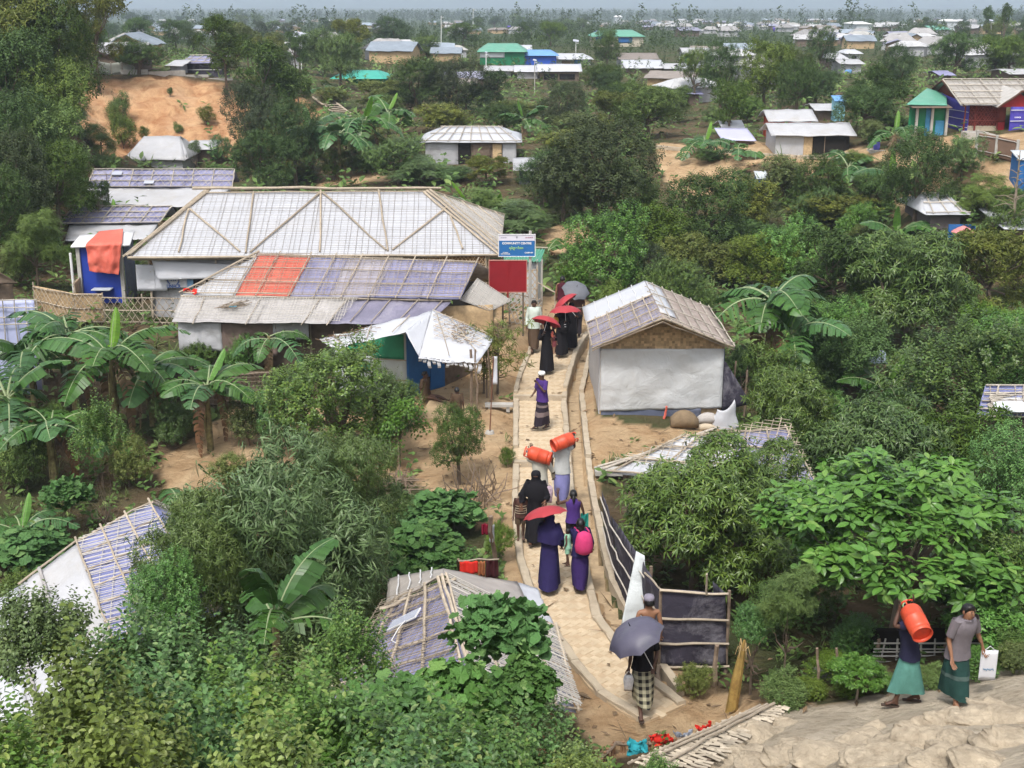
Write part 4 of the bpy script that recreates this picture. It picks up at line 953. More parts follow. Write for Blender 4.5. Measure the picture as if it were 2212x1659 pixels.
# ================================================================== signboard, red board, gate
def sign_board():
 Y = 42.6; X = lambda px, py: PY(px, py, Y)
 a, b, c, d = X(1078,507), X(1155,506), X(1154,553), X(1079,553); base = Vector(((a.x + c.x) / 2, Y, Z(a.x, Y)))
 root = empty('community_sign', base, 0, 'blue and white COMMUNITY CENTRE signboard on two posts', 'signboard')
 bl = mat('sign_blue', (.02,.13,.35),.5,.4,.06,5); w = b.x - a.x; cx = (a.x + b.x) / 2; h = a.z - d.z
 q = MB(); q.box((cx, Y, d.z + h * .36),(w, .04, h * .72)); q.build('blue_panel', bl, root, wloc=base)
 q = MB(); q.box((cx, Y, d.z + h * .862),(w, .04, h * .276)); q.build('white_panel', mat('sign_white', (.66,.64,.72),.5,.4,.05,4), root, wloc=base)
 n = (0,-1,0); f = Y - .026
 text_part(root, 'lettering', 'COMMUNITY CENTRE', WHITE, (cx, f, d.z + h * .60),(1,0,0),.2, n, width=w * .82, ext=.002)
 text_part(root, 'lettering', 'ရပ်ရွာစင်တာ', LIMEP, (cx - .02, f, d.z + h * .38),(1,0,0),.2, n, width=w * .40)
 text_part(root, 'lettering', 'CAMP-4W', WHITE, (cx + w * .34, f, d.z + h * .16),(1,0,0),.08, n, width=w * .24)
 text_part(root, 'lettering', 'BLOCK-F\nSUB BLOCK-F08', WHITE, (cx - w * .32, f, d.z + h * .13),(1,0,0),.06, n, width=w * .26)
 gr = mat('grey_print', (.30,.30,.36),.6,.3,.02)
 for x0_, n_, m_ in ((-.45,9, gr),(.24,12, mat('red_print', (.30,.10,.16),.6,.3,.02))):
  q = MB()
  for k in range(n_): q.box((cx + w * (x0_ + k * .019), f, d.z + h * .865 + .004 * (k * 7 % 3)),(w * .012,.004,.022 + .008 * (k * 5 % 3)))
  q.build('small_print', m_, root, wloc=base)
 q = MB(); q.box((cx, f, d.z + h * .88),(.03,.004,.07)); q.box((cx, f, d.z + h * .90),(.07,.004,.02)); q.build('emblem', gr, root, wloc=base)
 q = MB(); fw = .02
 for c_, dd in (((cx, Y - .01, a.z + .01),(w + .06,.06,.02)),((cx, Y - .01, d.z - .01),(w + .06,.06,.02)),((a.x - .02, Y - .01,(a.z + d.z) / 2),(.02,.06, h)),((b.x + .02, Y - .01,(a.z + d.z) / 2),(.02,.06, h))): q.box(c_, dd)
 q.build('frame', FRAMEW, root, wloc=base)
 pole(root, (X(1145,640).x, Y + .05, base.z),(X(1145,640).x, Y + .05, a.z + .12),.06, CONG, 'post', jit=0); pole(root, (a.x + .12, Y + .05, base.z),(a.x + .12, Y + .05, a.z),.035, WOOD, 'post', jit=0)
 Y2 = 41.4; X = lambda px, py: PY(px, py, Y2); a, b, c = X(1057,563), X(1137,563), X(1137,630); base = Vector(((a.x + b.x) / 2, Y2, Z((a.x + b.x) / 2, Y2)))
 root = empty('red_board', base, 0, 'plain red board on posts below the blue signboard', 'board'); q = MB(); q.box(((a.x + b.x) / 2, Y2,(a.z + c.z) / 2),(b.x - a.x, .04, a.z - c.z)); q.build('panel', REDB, root, wloc=base)
 q = MB(); w = b.x - a.x; h = a.z - c.z
 for c_, dd in (((a.x + w / 2, Y2 - .01, a.z + .012),(w + .05,.05,.024)),((a.x + w / 2, Y2 - .01, c.z - .012),(w + .05,.05,.024)),((a.x - .012, Y2 - .01, c.z + h / 2),(.024,.05, h)),((b.x + .012, Y2 - .01, c.z + h / 2),(.024,.05, h))): q.box(c_, dd)
 q.build('frame', mat('pale_red_frame', (.45,.20,.16),.7,.3,.1,5), root, wloc=base)
 q = MB(); q.box((a.x + w * .5, Y2 - .035, c.z + h / 2 - .15),(.045,.03, h + .3)); q.build('batten', mat('dark_red_batten', (.24,.01,.015),.6,.3,.1,5), root, wloc=base)
 for x in (a.x + .1, b.x - .1): pole(root, (x, Y2 + .05, base.z),(x, Y2 + .05, a.z),.035, BAMD, 'post', jit=0)
sign_board()

def bamboo_fence(name, pts, h, label, gap=1.2, diag=True, sp=.16, m=None, rails=(0.05,.5,.97), cat='fence', backing=None, r=.012, postr=.03, pm=None):
 """posts, rails and a crossed lattice along a line of ground points"""
 pts = [Vector(p) for p in pts]; root = empty(name, base_of(*pts),0, label, cat)
 for i in range(len(pts) - 1):
  a, b = pts[i], pts[i + 1]; za, zb = Z(a.x, a.y), Z(b.x, b.y); lo, hi = .05, h
  A, B, Cc, D = Vector((a.x, a.y, za + lo)), Vector((b.x, b.y, zb + lo)), Vector((b.x, b.y, zb + hi)), Vector((a.x, a.y, za + hi))
  if backing: sheet(root, 'woven_panel', backing, bil(D, Cc, B, A), wr=.02, th=.01, off=-.015)
  if sp: lattice(root, [A, B, Cc, D], sp, sp, r, .01, m, diag, jit=.12)
  for v in rails: pole(root, A.lerp(D, v) + Vector((0,-.03,0)), B.lerp(Cc, v) + Vector((0,-.03,0)),.022, pm, 'rail')
  n = max(1, int((b - a).length / gap))
  for k in range(n + (1 if i == len(pts) - 2 else 0)): p = a.lerp(b, k / n); z = za + (zb - za) * k / n; pole(root, (p.x, p.y + .03, z - .1),(p.x, p.y + .03, z + h + random.uniform(.02,.15)), postr, pm, 'post')
 return root
gp = lambda x, y: ground(x, y)
bamboo_fence('lattice_fence', [P(225,690,.3), P(395,695,.25)],1.0, 'crossed bamboo lattice fence before the community centre left of the patched shelter', sp=.2)
bamboo_fence('lattice_fence', [P(78,680,.3), P(165,690,.3), P(225,690,.3)],1.1, 'brown woven lattice fence bending round the blue latrine', sp=.15, backing=MATW)
bamboo_fence('lattice_fence', [P(165,665,.3), P(190,640,.3)],1.0, 'short brown woven fence beside the latrine pole', sp=.15, backing=MATW)
bamboo_fence('lattice_gate', [P(1100,702,.35), P(1170,698,.35)],1.15, 'white lattice bamboo gate at the top of the brick path', sp=.14, m=mat('pale_strip', (.52,.49,.45)), cat='gate')
bamboo_fence('lattice_fence', [P(1092,668,.4), P(1160,664,.4)],1.5, 'brown lattice fence panel behind the white gate', sp=.15, m=MATW)
bamboo_fence('reed_fence', [P(335,850,-.1), P(500,862,-.1), P(590,862,-.1)],1.1, 'dark woven reed fence with a grid of bamboo in front of the patched shelter', diag=False, sp=.14, backing=MATD, m=BAMD, pm=BAMD, gap=.5)

# tin shed behind the sign
def tin_shed():
 a, b, c, d = P(1090,538,2.25), P(1178,538,2.25), P(1168,565,1.95), P(1085,565,1.95); root = empty('tin_shed', base_of(a, b),0, 'small shed with a mint green corrugated roof behind the signboard', 'shed')
 f = bil(a, b, c, d); n = nrm_of(f); q = MB(); q.grid(lambda u, v: f(u, v) + n * .03 * math.cos(u * 2 * math.pi * 14),84,2,.01); q.build('roof', TEAL, root, wloc=root.location); z = root.location.z - .2
 wallq(root, 'wall', TINW, (d.x + .2, d.y + .2,0),(c.x - .1, c.y + .2,0), z, 1.9, th=.03); wallq(root, 'wall', TINW, (c.x - .1, c.y + .2,0),(b.x - .1, b.y + .3,0), z, 2.0, th=.03)
 for x, y in ((1170,660),(1160,652)): p = PY(x, y, c.y + .1); pole(root, (p.x, p.y, z),(p.x, p.y, 2.0),.045, CONG, 'post', jit=0)
 pole(root, a + Vector((0,0,.05)), b + Vector((.1,0,.05)),.03)
tin_shed()
def handrail():
 a, b = P(1160,610,1.2), P(1200,632,1.1); r = empty('handrail', base_of(a, b),0, 'pale bent handrail pole beside the gate posts', 'rail'); pole(r, a, b, .025); pole(r, (a.x, a.y, r.location.z), a, .03); pole(r, (b.x, b.y, r.location.z), b, .03)
handrail()

# ================================================================== blue latrine with orange cloth
def latrine():
 z0 = .25; A = P(165,655, z0); yy = A.y; X = lambda px, py=600: PY(px, py, yy); base = Vector(((X(170).x + X(265).x) / 2, yy + .6, z0))
 root = empty('latrine', base, 0, 'blue-walled latrine with a white roof slab beside the community centre', 'latrine')
 zt = X(200,530).z; x0, x1 = X(172).x, X(272).x
 for x in (x0 + .03, x1 - .12): q = MB(); q.box((x, yy, (z0 + zt) / 2 - .1),(.13,.13, zt - z0 + .2)); q.build('pillar', CONG, root, wloc=base)
 q = MB(); q.box(((x0 + x1) / 2, yy + .05,(z0 + zt) / 2),(x1 - x0 - .15,.04, zt - z0)); q.build('wall', mat('royal_blue_wall', (.02,.05,.33),.5,.3,.1,2), root, wloc=base)
 for x in (x0 + .05, x1 - .03): q = MB(); q.box((x, yy + .7,(z0 + zt) / 2),(.05,1.2, zt - z0)); q.build('side_wall', SLATE if x > x0 + .1 else TINW, root, wloc=base)
 r0, r1, r2, r3 = PY(172,508, yy + 1.2), PY(290,498, yy + 1.2), PY(280,528, yy - .2), PY(152,532, yy - .2)
 sheet(root, 'roof', mat('whitewashed_slab', (.70,.70,.72),.7,.3,.05,3, dirt=(.4,.38,.36), dirt_amt=.3), bil(r0, r1, r2, r3), wr=.01, th=.07, nu=6, nv=4)
 q = MB(); q.tube([(X(160).x, yy - .15, z0 - .2),(X(160).x, yy - .15, X(160,545).z)],.05,8); q.build('vent_pipe', FRAMEW, root, wloc=base)
 q = MB(); q.box((X(222).x, yy - .2, X(222,622).z),(.7,.4,.03)); q.build('shelf', TINW, root, wloc=base)
 f = bil(r0.lerp(r1,.38) + Vector((0,-.1,.10)), r0.lerp(r1,.80) + Vector((0,0,.10)), r3.lerp(r2,.88) + Vector((0,0,.10)), r3.lerp(r2,.28) + Vector((0,0,.1)))
 e = empty('orange_cloth', base + Vector((0,-.7,1.5)),0, 'orange cloth spread to dry over the latrine roof and hanging down its front', 'cloth')
 s = MB(); pa, pb = r3.lerp(r2,.28) + Vector((0,0,.1)), r3.lerp(r2,.88) + Vector((0,0,.1)); pc, pd = PY(258,592, yy - .28), PY(194,585, yy - .28)
 def F(u, v):
  if v < .35: p = f(u, v / .35)
  else: t = (v - .35) / .65; p = pa.lerp(pb, u).lerp(pd.lerp(pc, u), t)
  w = float(fbm(np.array([u * 5.0]), np.array([v * 3.0]))[0]); return p + Vector((0,-.35 * abs(w) - .06 - .03 * math.sin(u * 14 + v * 5),.02 * w)) if v > .35 else p + Vector((0,0,.03 * abs(w)))
 s.grid(F, 24,26,.006); s.build('cloth', ORNG, e, True, wloc=e.location)
latrine()

# ================================================================== long purple roofs behind
def long_roof(name, A, B, Cc, D, m, label, under=None, nr=7, nb=3, lat=True, wallh=1.4, wm=None):
 root = empty(name, base_of(D, Cc),0, label, 'shelter'); f = bil(A, B, Cc, D); n = nrm_of(f)
 k = max(2, nr // 2)
 for i in range(k): sheet(root, 'roof_sheet', m, f, i / k, (i + 1) / k, wr=.03, nu=8, nv=8, seed=i, off=.004 * (i % 2))
 if lat: lattice(root, [D, Cc, B, A],.24,.24,.009,.02, BAMG, diag=True)
 for i in range(nr + 1): u = i / nr; pole(root, f(u, 0) + n * .05, f(u, 1) + n * .05,.028, BAMG, 'roof_rafter')
 for i in range(nb + 1): v = i / nb; pole(root, f(0, v) + n * .07, f(1, v) + n * .07,.028, BAMG, 'roof_batten', seg=6)
 z = root.location.z - .3; wallq(root, 'wall', wm or TARP, (D.x + .2, D.y + .4,0),(Cc.x - .2, Cc.y + .4,0), z, min(D.z, Cc.z), wr=.05, folds=.02)
 bk = Vector((0,(A - D).length * .9,0)); sheet(root, 'back_roof', m, bil(B, A, A + bk + Vector((0,0, D.z - A.z)), B + bk + Vector((0,0, D.z - A.z))), wr=.02, nu=6, nv=4)
 return root
r_ = long_roof('long_shelter', P(202,367,2.75), P(507,367,2.75), P(502,405,2.0), P(190,404,2.0), PURP, 'long shelter with a faded purple tarpaulin roof behind the community centre')
sheet(r_, 'lower_awning', TARP, bil(P(190,406,1.95), P(497,407,1.95), P(440,448,1.35), P(182,436,1.5)), wr=.10, nu=20, nv=8, fray=.2)
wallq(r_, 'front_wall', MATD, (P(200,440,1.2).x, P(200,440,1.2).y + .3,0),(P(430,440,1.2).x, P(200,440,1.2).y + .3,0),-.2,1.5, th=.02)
for q_ in ((.18,.3),(.42,.8)):
 c_ = bil(P(202,367,2.75), P(507,367,2.75), P(502,405,2.0), P(190,404,2.0))(*q_) + Vector((0,-.03,.1)); e_ = empty('solar_module', c_, 0, 'small grey solar panel on the faded purple roof, %s' % ('the left one' if q_[0] < .3 else 'the one nearer the eave'), 'solar panel'); b_ = MB(); b_.box(c_, (.5,.35,.03), Matrix.Rotation(.4,3, 'X')); b_.build('panel', mat('pale_solar', (.42,.44,.52),.4,.4,.05,3), e_, wloc=c_)
r2_ = long_roof('low_shelter', P(160,447,2.2), P(372,447,2.2), P(345,482,1.6), P(132,484,1.6), PURP, 'lower shelter with a purple tarpaulin roof left of the community centre roof', nr=5)
sheet(r2_, 'lower_awning', TARP, bil(P(150,486,1.55), P(340,486,1.55), P(320,515,1.2), P(140,520,1.2)), wr=.06, fray=.1)
def white_shack():
 root = empty('reed_shed', ground(-10,640),0, 'brown thatch-edged shed cut by the left picture edge', 'shed'); a, b, c, d = P(-120,575,2.0), P(0,588,2.0), P(38,610,1.6), P(-140,615,1.6); sheet(root, 'roof', MATD, bil(a, b, c, d), wr=.05, th=.06); wallq(root, 'wall', MATD, (d.x, d.y + .3,0),(c.x - .3, c.y + .3,0),0,1.6)
 root = empty('tarpaulin_screen', ground(30,720),0, 'pale blue tarpaulin screen beside the man in white at the left edge', 'screen'); wallq(root, 'cloth', mat('pale_blue_tarpaulin', (.42,.45,.66),.5,.3,.1,3), PY(-30,700,37.5), PY(78,700,37.5), Z(-13,37.5), PY(30,648,37.5).z, wr=.02); yy = 37.4
 for py in (648,665,685,700): pole(root, PY(-30, py, yy), PY(80, py, yy),.02, BAMG, 'rail')
 for px in (-20,5,30,55,78): pole(root, (PY(px, 700, yy).x, yy, Z(-13,37)), PY(px, 646, yy),.02, BAMG, 'post')
white_shack()

# ================================================================== blue-walled hut with torn white roof
def blue_hut():
 root = empty('blue_walled_hut', base_of(P(885,850,0), P(960,830,0)),0, 'small hut with a ragged white tarpaulin roof over blue and green walls', 'hut'); wl = root.location
 a, b = P(690,735,2.0), P(934,671,2.35); c, d = P(876,716,2.25), P(722,752,1.9)
 left = bil(a, b, c, d)
 sheet(root, 'roof_sheet', TARPC, left, wr=.09, nu=22, nv=8, fs=1.5, fray=.05, th=.012)
 e, f, g = P(1068,728,1.85), P(1032,786,1.55), P(905,770,1.75)
 right = bil(b, e, f, g); sheet(root, 'roof_sheet', TARPC, right, wr=.10, nu=22, nv=12, fs=1.6, fray=.14, seed=3, th=.012)
 sheet(root, 'roof_sheet', TARPC, bil(c, b, g.lerp(b, .02), g), wr=.05, nu=10, nv=8, seed=5)
 mid = bil(c, b, b.lerp(g, .999), g)
 lattice(root, [b, b.lerp(e, .9), right(.9,.5), right(.15,.6)],.22,.2,.009,.06)
 for u in (.12,.45,.8): pole(root, left(u, .05) + Vector((0,0,.06)), left(u, .95) + Vector((0,0,.06)),.016)
 for q0, q1 in (((.1,.1),(.5,.95)),((.3,.05),(.9,.7))): pole(root, right(*q0) + Vector((0,0,.08)), right(*q1) + Vector((0,0,.08)),.014)
 # blown straw and litter on the roof
 s = MB()
 for k in range(170):
  u, v = random.gauss(.22,.12) if k % 2 else random.gauss(.55,.12), random.uniform(.1,.55); p = (left if k % 2 else right)(min(max(u, 0),1), v) + Vector((0,0,.07 + random.uniform(0,.04))); s.tube([p, p + Vector((random.gauss(0,.1), random.gauss(0,.1), random.gauss(0,.015)))],.01,3)
 o = s.build('roof_straw', GREEN['dry'], root, wloc=wl); o['kind'] = 'stuff'
 # walls
 w0, w1 = P(880,856,0.0), P(960,836,0.0); wL = Vector((P(742,800,.1).x, w0.y + .5,0))
 wallq(root, 'blue_wall', BLUEW, w0, w1,-.1,1.85, wr=.004, z1b=1.75, th=.03)
 q = MB(); mm = w0.lerp(w1,.62); q.box((mm.x, mm.y - .03,.85),(.03,.02,1.75)); q.build('door_seam', mat('navy_seam', (.01,.05,.15)), root, wloc=wl)
 gw = mat('green_patch_wall', (.04,.26,.14),.6,.3,.2,3);
 wallq(root, 'patched_wall', mat('greywhite_wall', (.50,.54,.53),.6,.3,.1,2, bmp=.4, bsc=4, wrinkle=True), wL, w0,-.1,1.72, wr=.03, z1b=1.95)
 for u0, u1, za, zb in ((.20,.55,1.25,1.65),(.55,.97,1.1,1.85),(.25,.5,.7,.95)):
  p0, p1 = wL.lerp(w0, u0), wL.lerp(w0, u1); wallq(root, 'green_patch', gw, p0 + Vector((0,-.04,0)), p1 + Vector((0,-.04,0)), za, zb, wr=.01, th=.008)
 for z in (.45,1.05): pole(root, (wL.x, wL.y - .08, z),(w0.x, w0.y - .08, z + .05),.018)
 wallq(root, 'back_wall', MATD, w1,(f.x - .2, w1.y + 1.2,0),-.1,1.6, wr=.01); wallq(root, 'mud_wall', SOIL, (w1.x, w1.y + .9,0),(f.x - .1, w1.y + 1.3,0),-.1,.55, wr=.03, th=.2)
 # earth platform
 q = MB(); p0, p1, p2, p3 = P(905,905,.12), P(1022,900,.12), P(1035,838,.12), P(940,842,.12); lo = [Vector((p.x, p.y, -.4)) for p in (p0, p1, p2, p3)]; q.add([p0, p1, p2, p3] + lo, [(0,1,2,3),(0,4,5,1),(1,5,6,2),(2,6,7,3),(3,7,4,0)]); q.build('platform', SOIL, root, wloc=wl)
 for px, py, r in ((1018,900,.045),(1033,905,.03),(1052,860,.03),(1066,862,.025),(1060,875,.02)):
  p = ground(px, py); t = PY(px - 6 + random.uniform(-8,8),755, p.y); pole(root, p - Vector((0,0,.1)), t, r, WOOD, 'post', jit=.02)
 # torn strips of cloth hanging from the eave
 for k in range(14):
  t = k / 13; p = g.lerp(f, t); q = MB(); l = random.uniform(.08,.3); q.grid(lambda u, v: p + Vector((u * .09 + .02 * math.sin(v * 5 + k),-.02 + .02 * math.sin(v * 7),-v * l)),1,4,.004); q.build('torn_strip', TARP, root, wloc=wl)
blue_hut()

# ================================================================== brown-gabled hut right of the path
def gabled_hut():
 E_ = 2.15; nl, nr_ = P(1279,752, E_), P(1586,749, E_); fl = P(1261,675, E_); ap = P(1432,689,3.12);
 d = (fl - nl); far_ap = ap + d * 1.0; fr = nr_ + d
 far_ap = P(1393,608,3.12) if True else far_ap; fr = nr_ + (far_ap - ap)
 fl = nl + (far_ap - ap)
 root = empty('gabled_hut', base_of(P(1300,925,.05), P(1555,895,.05), P(1400,800,.1)),0, 'gabled hut with woven bamboo gable, purple lattice roof and white tarpaulin front wall', 'hut'); wl = root.location
 L = bil(far_ap, ap, nl, fl); n = nrm_of(L); Rr = bil(ap, far_ap, fr, nr_); n2 = nrm_of(Rr)
 sheet(root, 'roof_sheet', PURP, L, .40,1, wr=.02, nu=14, nv=10); sheet(root, 'roof_sheet', TARPC, L, 0,.42, wr=.03, nu=8, nv=10, off=.03)
 lattice(root, [L(.42,1), nl, ap, L(.42,0)],.15,.10,.008,.035)
 for u in (.44,.62,.80,.985): pole(root, L(u, 0) + n * .07, L(u, 1) + n * .07,.022, name='roof_rafter')
 for v in (.12,.30,.48,.66,.84,.985): pole(root, L(.42, v) + n * .09, L(1.02, v) + n * .09,.02, name='roof_batten')
 for v in (.2,.4,.6,.8): pole(root, L(.0, v) + n * .06, L(.42, v) + n * .07,.012, FRAMEW, 'sheet_fold')
 sheet(root, 'roof_sheet', mat('brown_mat_roof', (.34,.28,.25),.8,.2,.2,5, dirt=(.5,.44,.42), dirt_amt=.4), Rr, wr=.02, nu=12, nv=10); sheet(root, 'ridge_sheet', TARPC, Rr, .15,1,0,.22, wr=.02, off=.03, nu=10, nv=4)
 for v in (.1,.25,.4,.55,.7,.85,.985): pole(root, Rr(-.02, v) + n2 * .05, Rr(1, v) + n2 * .05,.018, BAMG, 'roof_batten')
 for u in (.03,.3,.6,.9): pole(root, Rr(u, 0) + n2 * .07, Rr(u, 1) + n2 * .07,.02, BAMG, 'roof_rafter')
 for a, b, c in ((ap, nl, n),(ap, nr_, n2)): pole(root, a + Vector((0,-.03,.02)), b + Vector((0,-.03,.0)),.032, name='verge_pole', seg=6); pole(root, a + Vector((0,-.02,-.07)), b + Vector((0,-.02,-.07)),.02, BAMD, name='verge_pole', seg=6)
 for k in range(5): p = far_ap.lerp(ap, .3 + .15 * k); pole(root, p + Vector((-.15,0,.16)), p + Vector((.15,.05,-.0)),.012)
 # walls
 y0 = nl.y + .32; x0, x1 = PY(1297,800, y0).x, PY(1561,800, y0).x; zb = -.12; bw = E_ + .02
 w0, w1 = Vector((x0, y0,0)), Vector((x1, y0,0)); ax = ap.x; gz = ap.z - .12
 q = MB(); hgt = lambda x: bw + (gz - bw) * (1 - abs(x - ax) / ((ax - x0) if x < ax else (x1 - ax)))
 N = 20
 # woven gable: crossed bamboo slats, each band its own depth
 sl_ = MB(); sw = .075
 z = bw - .12; row = 0
 while z < gz - .03:
  x = x0 + .02
  while x < x1 - .04:
   xx = x + sw; zt = min(z + sw, hgt(x + sw / 2) - .02)
   if zt > z + .02:
    dp = .02 if (row + int(round((x - x0) / sw))) % 4 < 2 else 0; q_ = (x + sw / 2, y0 - .02 - dp, (z + zt) / 2); sl_.box(q_, (sw * .9,.012,(zt - z) * .9))
   x = xx
  z += sw; row += 1
 gm = mat('gable_weave', (.50,.35,.20),.8,.2,.25,7, dirt=(.34,.22,.12), dirt_amt=.6, dsc=2, isl=.35)
 q.add([(x0, y0 + .02, bw - .12),(x1, y0 + .02, bw - .12),(x1, y0 + .02, bw),(ax, y0 + .02, gz),(x0, y0 + .02, bw)], [(0,1,2,3,4)]); q.build('gable', gm, root, wloc=wl); o = sl_.build('gable_weave', gm, root, wloc=wl); o['kind'] = 'stuff'
 wallq(root, 'front_tarpaulin', mat('pale_tarpaulin', (.50,.51,.52),.5,.35,.05,1, dirt=(.34,.32,.29), dirt_amt=.45, dsc=.8, bmp=.8, bsc=2.2, wrinkle=True), w0 + Vector((0,-.04,0)), w1 + Vector((0,-.05,0)),.32, bw - .1, wr=.06, nu=34, nv=26, z0b=.42, th=.012, off=.05, folds=.016)
 wallq(root, 'skirt', SLATE, w0 + Vector((.03,-.08,0)), w1 + Vector((-.55,-.08,0)), zb + .1,.40, wr=.05, nu=20, nv=6, th=.012, seed=4)
 wallq(root, 'front_wall', MATW, w0 + Vector((0,.02,0)), w1 + Vector((0,.02,0)), zb - .2, bw - .1)
 dd = (far_ap - ap); wallq(root, 'side_wall', TARP, w0 + dd, w0, zb - .2, bw - .1, wr=.03); wallq(root, 'side_wall', SLATE, w1, w1 + dd, zb - .2, bw - .1, wr=.05)
 q = MB(); q.box((x0 + .05, y0 - .1, zb + .02),(.3,.12,.08)); q.box(((x0 + x1) / 2 - .5, y0 - .14, zb),(2.2,.12,.10)); q.build('plinth', CONC, root, wloc=wl)
 p = ground(1606,905);
 for a, b in (((1606,905),(1614,800)),((1580,900),(1590,780))): g = ground(*a); pole(root, g, PY(*b, g.y),.03, WOOD, 'prop')
 # dark cloth beside the wall
 a = w1 + Vector((.02,-.05,0)); sheet(root, 'side_cloth', BLKT, bil(Vector((a.x, a.y, 1.7)), Vector((a.x + .05, a.y, 1.7)), Vector((a.x + .8, a.y + .1,.5)), Vector((a.x, a.y, .3))), wr=.05)
gabled_hut()
def sacks():
 for px, py, w, h, m, lab in [(1478,925,60,40, mat('khaki_sack', (.22,.16,.10),.9,.2,.25,5, bmp=.5, bsc=8, wrinkle=True), 'brown cloth-covered heap under the white tarpaulin wall'),(1530,918,50,26, mat('grey_sack', (.45,.42,.40),.9,.2,.15,5, bmp=.5, bsc=8, wrinkle=True), 'grey filled sack beside the brown heap'),(1525,932,46,16, mat('beige_sack', (.48,.40,.30),.9,.2,.15,5), 'flat beige sack lying below the grey one')]:
  p = ground(px, py); r = empty('sack', p, 0, lab, 'sack'); k = 1 / ppm(p); q = MB(); rr = []
  for i in range(7):
   t = i / 6; s = math.sin(math.pi * (.12 + .8 * t)) ** .5; rr.append([p + Vector(((t - .5) * w * k, math.cos(a) * h * k * .5 * s, max(.0, h * k * .5 * (1 + math.sin(a)) * s))) for a in [j * math.pi / 5 for j in range(10)]])
  q.rings(rr); q.build('sack_body', m, r, True, wloc=p)
 p = ground(1565,930); r = empty('white_sack', p, 0, 'upright white sack with a pointed corner at the hut corner', 'sack'); s = MB(); k = 1 / ppm(p)
 s.grid(lambda u, v: p + Vector(((u - .5) * (62 - 26 * v) * k + .02 * math.sin(v * 9),.10 * math.sin(u * 3.1) * -1, v * (46 + 22 * u - 40 * u * (1 - u)) * k)),10,10,.05); s.build('sack_body', TARPC, r, True, wloc=p)
 p = ground(1434,908); r = empty('orange_strip', p, 0, 'narrow orange strip of cloth leaning on the hut skirt', 'cloth'); pole(r, p, p + Vector((.06,0,.35)),.035, ORNG, 'strip')
sacks()

# ================================================================== houses below the bank
def left_house():
 a, b, c, d = P(167,1172,1.95), P(327,1088,2.35), P(470,1330,1.75), P(245,1385,1.45)
 root = empty('blue_patched_house', base_of(a, b, c, d),0, 'house on the left with a blue-purple gridded roof plane next to a plain white one', 'house'); f = bil(a, b, c, d); n = nrm_of(f)
 BP = mat('blue_purple_tarpaulin', (.17,.20,.42),.5,.3,.22,1.2, col2=(.25,.26,.48), dirt=(.36,.36,.44), dirt_amt=.45, dsc=1.4, bmp=.5, bsc=7, wrinkle=True)
 sheet(root, 'roof_sheet', BP, f, wr=.03, nu=24, nv=24); lattice(root, [d, c, b, a],.30,.062,.008,.03, mat('pale_strip', (.52,.49,.45)), jit=.45)
 for u in (.0,.33,.66,.99): pole(root, f(u, -.02) + n * .08, f(u, 1) + n * .08,.018, name='roof_rafter', seg=8)
 for v in (.01,.16,.33,.5,.67,.84,.99): pole(root, f(-.02, v) + n * .06, f(1, v) + n * .06,.016, name='roof_batten', seg=8)
 e = P(382,1108,2.0); g = P(500,1300,1.4); f2 = bil(b, e, g, c); sheet(root, 'roof_sheet', BP, f2, wr=.03); lattice(root, [b, e, g, c],.3,.08,.008,.03, mat('pale_strip', (.52,.49,.45)))
 for v in (.02,.5,.98): pole(root, f2(0, v) + Vector((0,0,.07)), f2(1, v) + Vector((0,0,.07)),.024)
 h, i, j = P(40,1268,1.45), P(-60,1400,1.2), P(130,1500,1.1)
 w = bil(h, a, d, P(60,1560,.95)); sheet(root, 'white_roof_sheet', TARP, w, wr=.08, nu=20, nv=20, th=.01); w2 = bil(P(-120,1370,1.25), h, P(60,1560,.95), P(-120,1560,.9)); sheet(root, 'white_roof_sheet', TARPC, w2, wr=.05, nu=14, nv=14, off=.01)
 pole(root, h + Vector((0,0,.05)), a + Vector((0,0,.05)),.02); pole(root, w(.35,0) + Vector((0,0,.06)), w(.45,1) + Vector((0,0,.06)),.03, mat('grey_plank', (.35,.33,.32),.8))
 pole(root, w(.02,.35) + Vector((0,0,.06)), w(.10,.98) + Vector((0,0,.06)),.035, mat('grey_plank', (.35,.33,.32),.8))
 z = root.location.z - .5
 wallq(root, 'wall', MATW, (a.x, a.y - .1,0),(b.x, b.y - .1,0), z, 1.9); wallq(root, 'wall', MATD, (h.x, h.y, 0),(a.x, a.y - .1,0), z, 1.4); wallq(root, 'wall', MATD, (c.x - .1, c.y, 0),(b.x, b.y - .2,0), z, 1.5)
 c_ = f(.55,.80) + n * .12; r = empty('solar_module', c_, 0, 'thin pale solar strip lying on the blue-purple gridded roof', 'solar panel'); q = MB(); q.box(c_, (.62,.16,.02), Matrix.Rotation(.5,3, 'Z') @ Matrix.Rotation(.1,3, 'X')); q.build('panel', mat('pale_solar', (.42,.44,.52)), r, wloc=c_)
left_house()
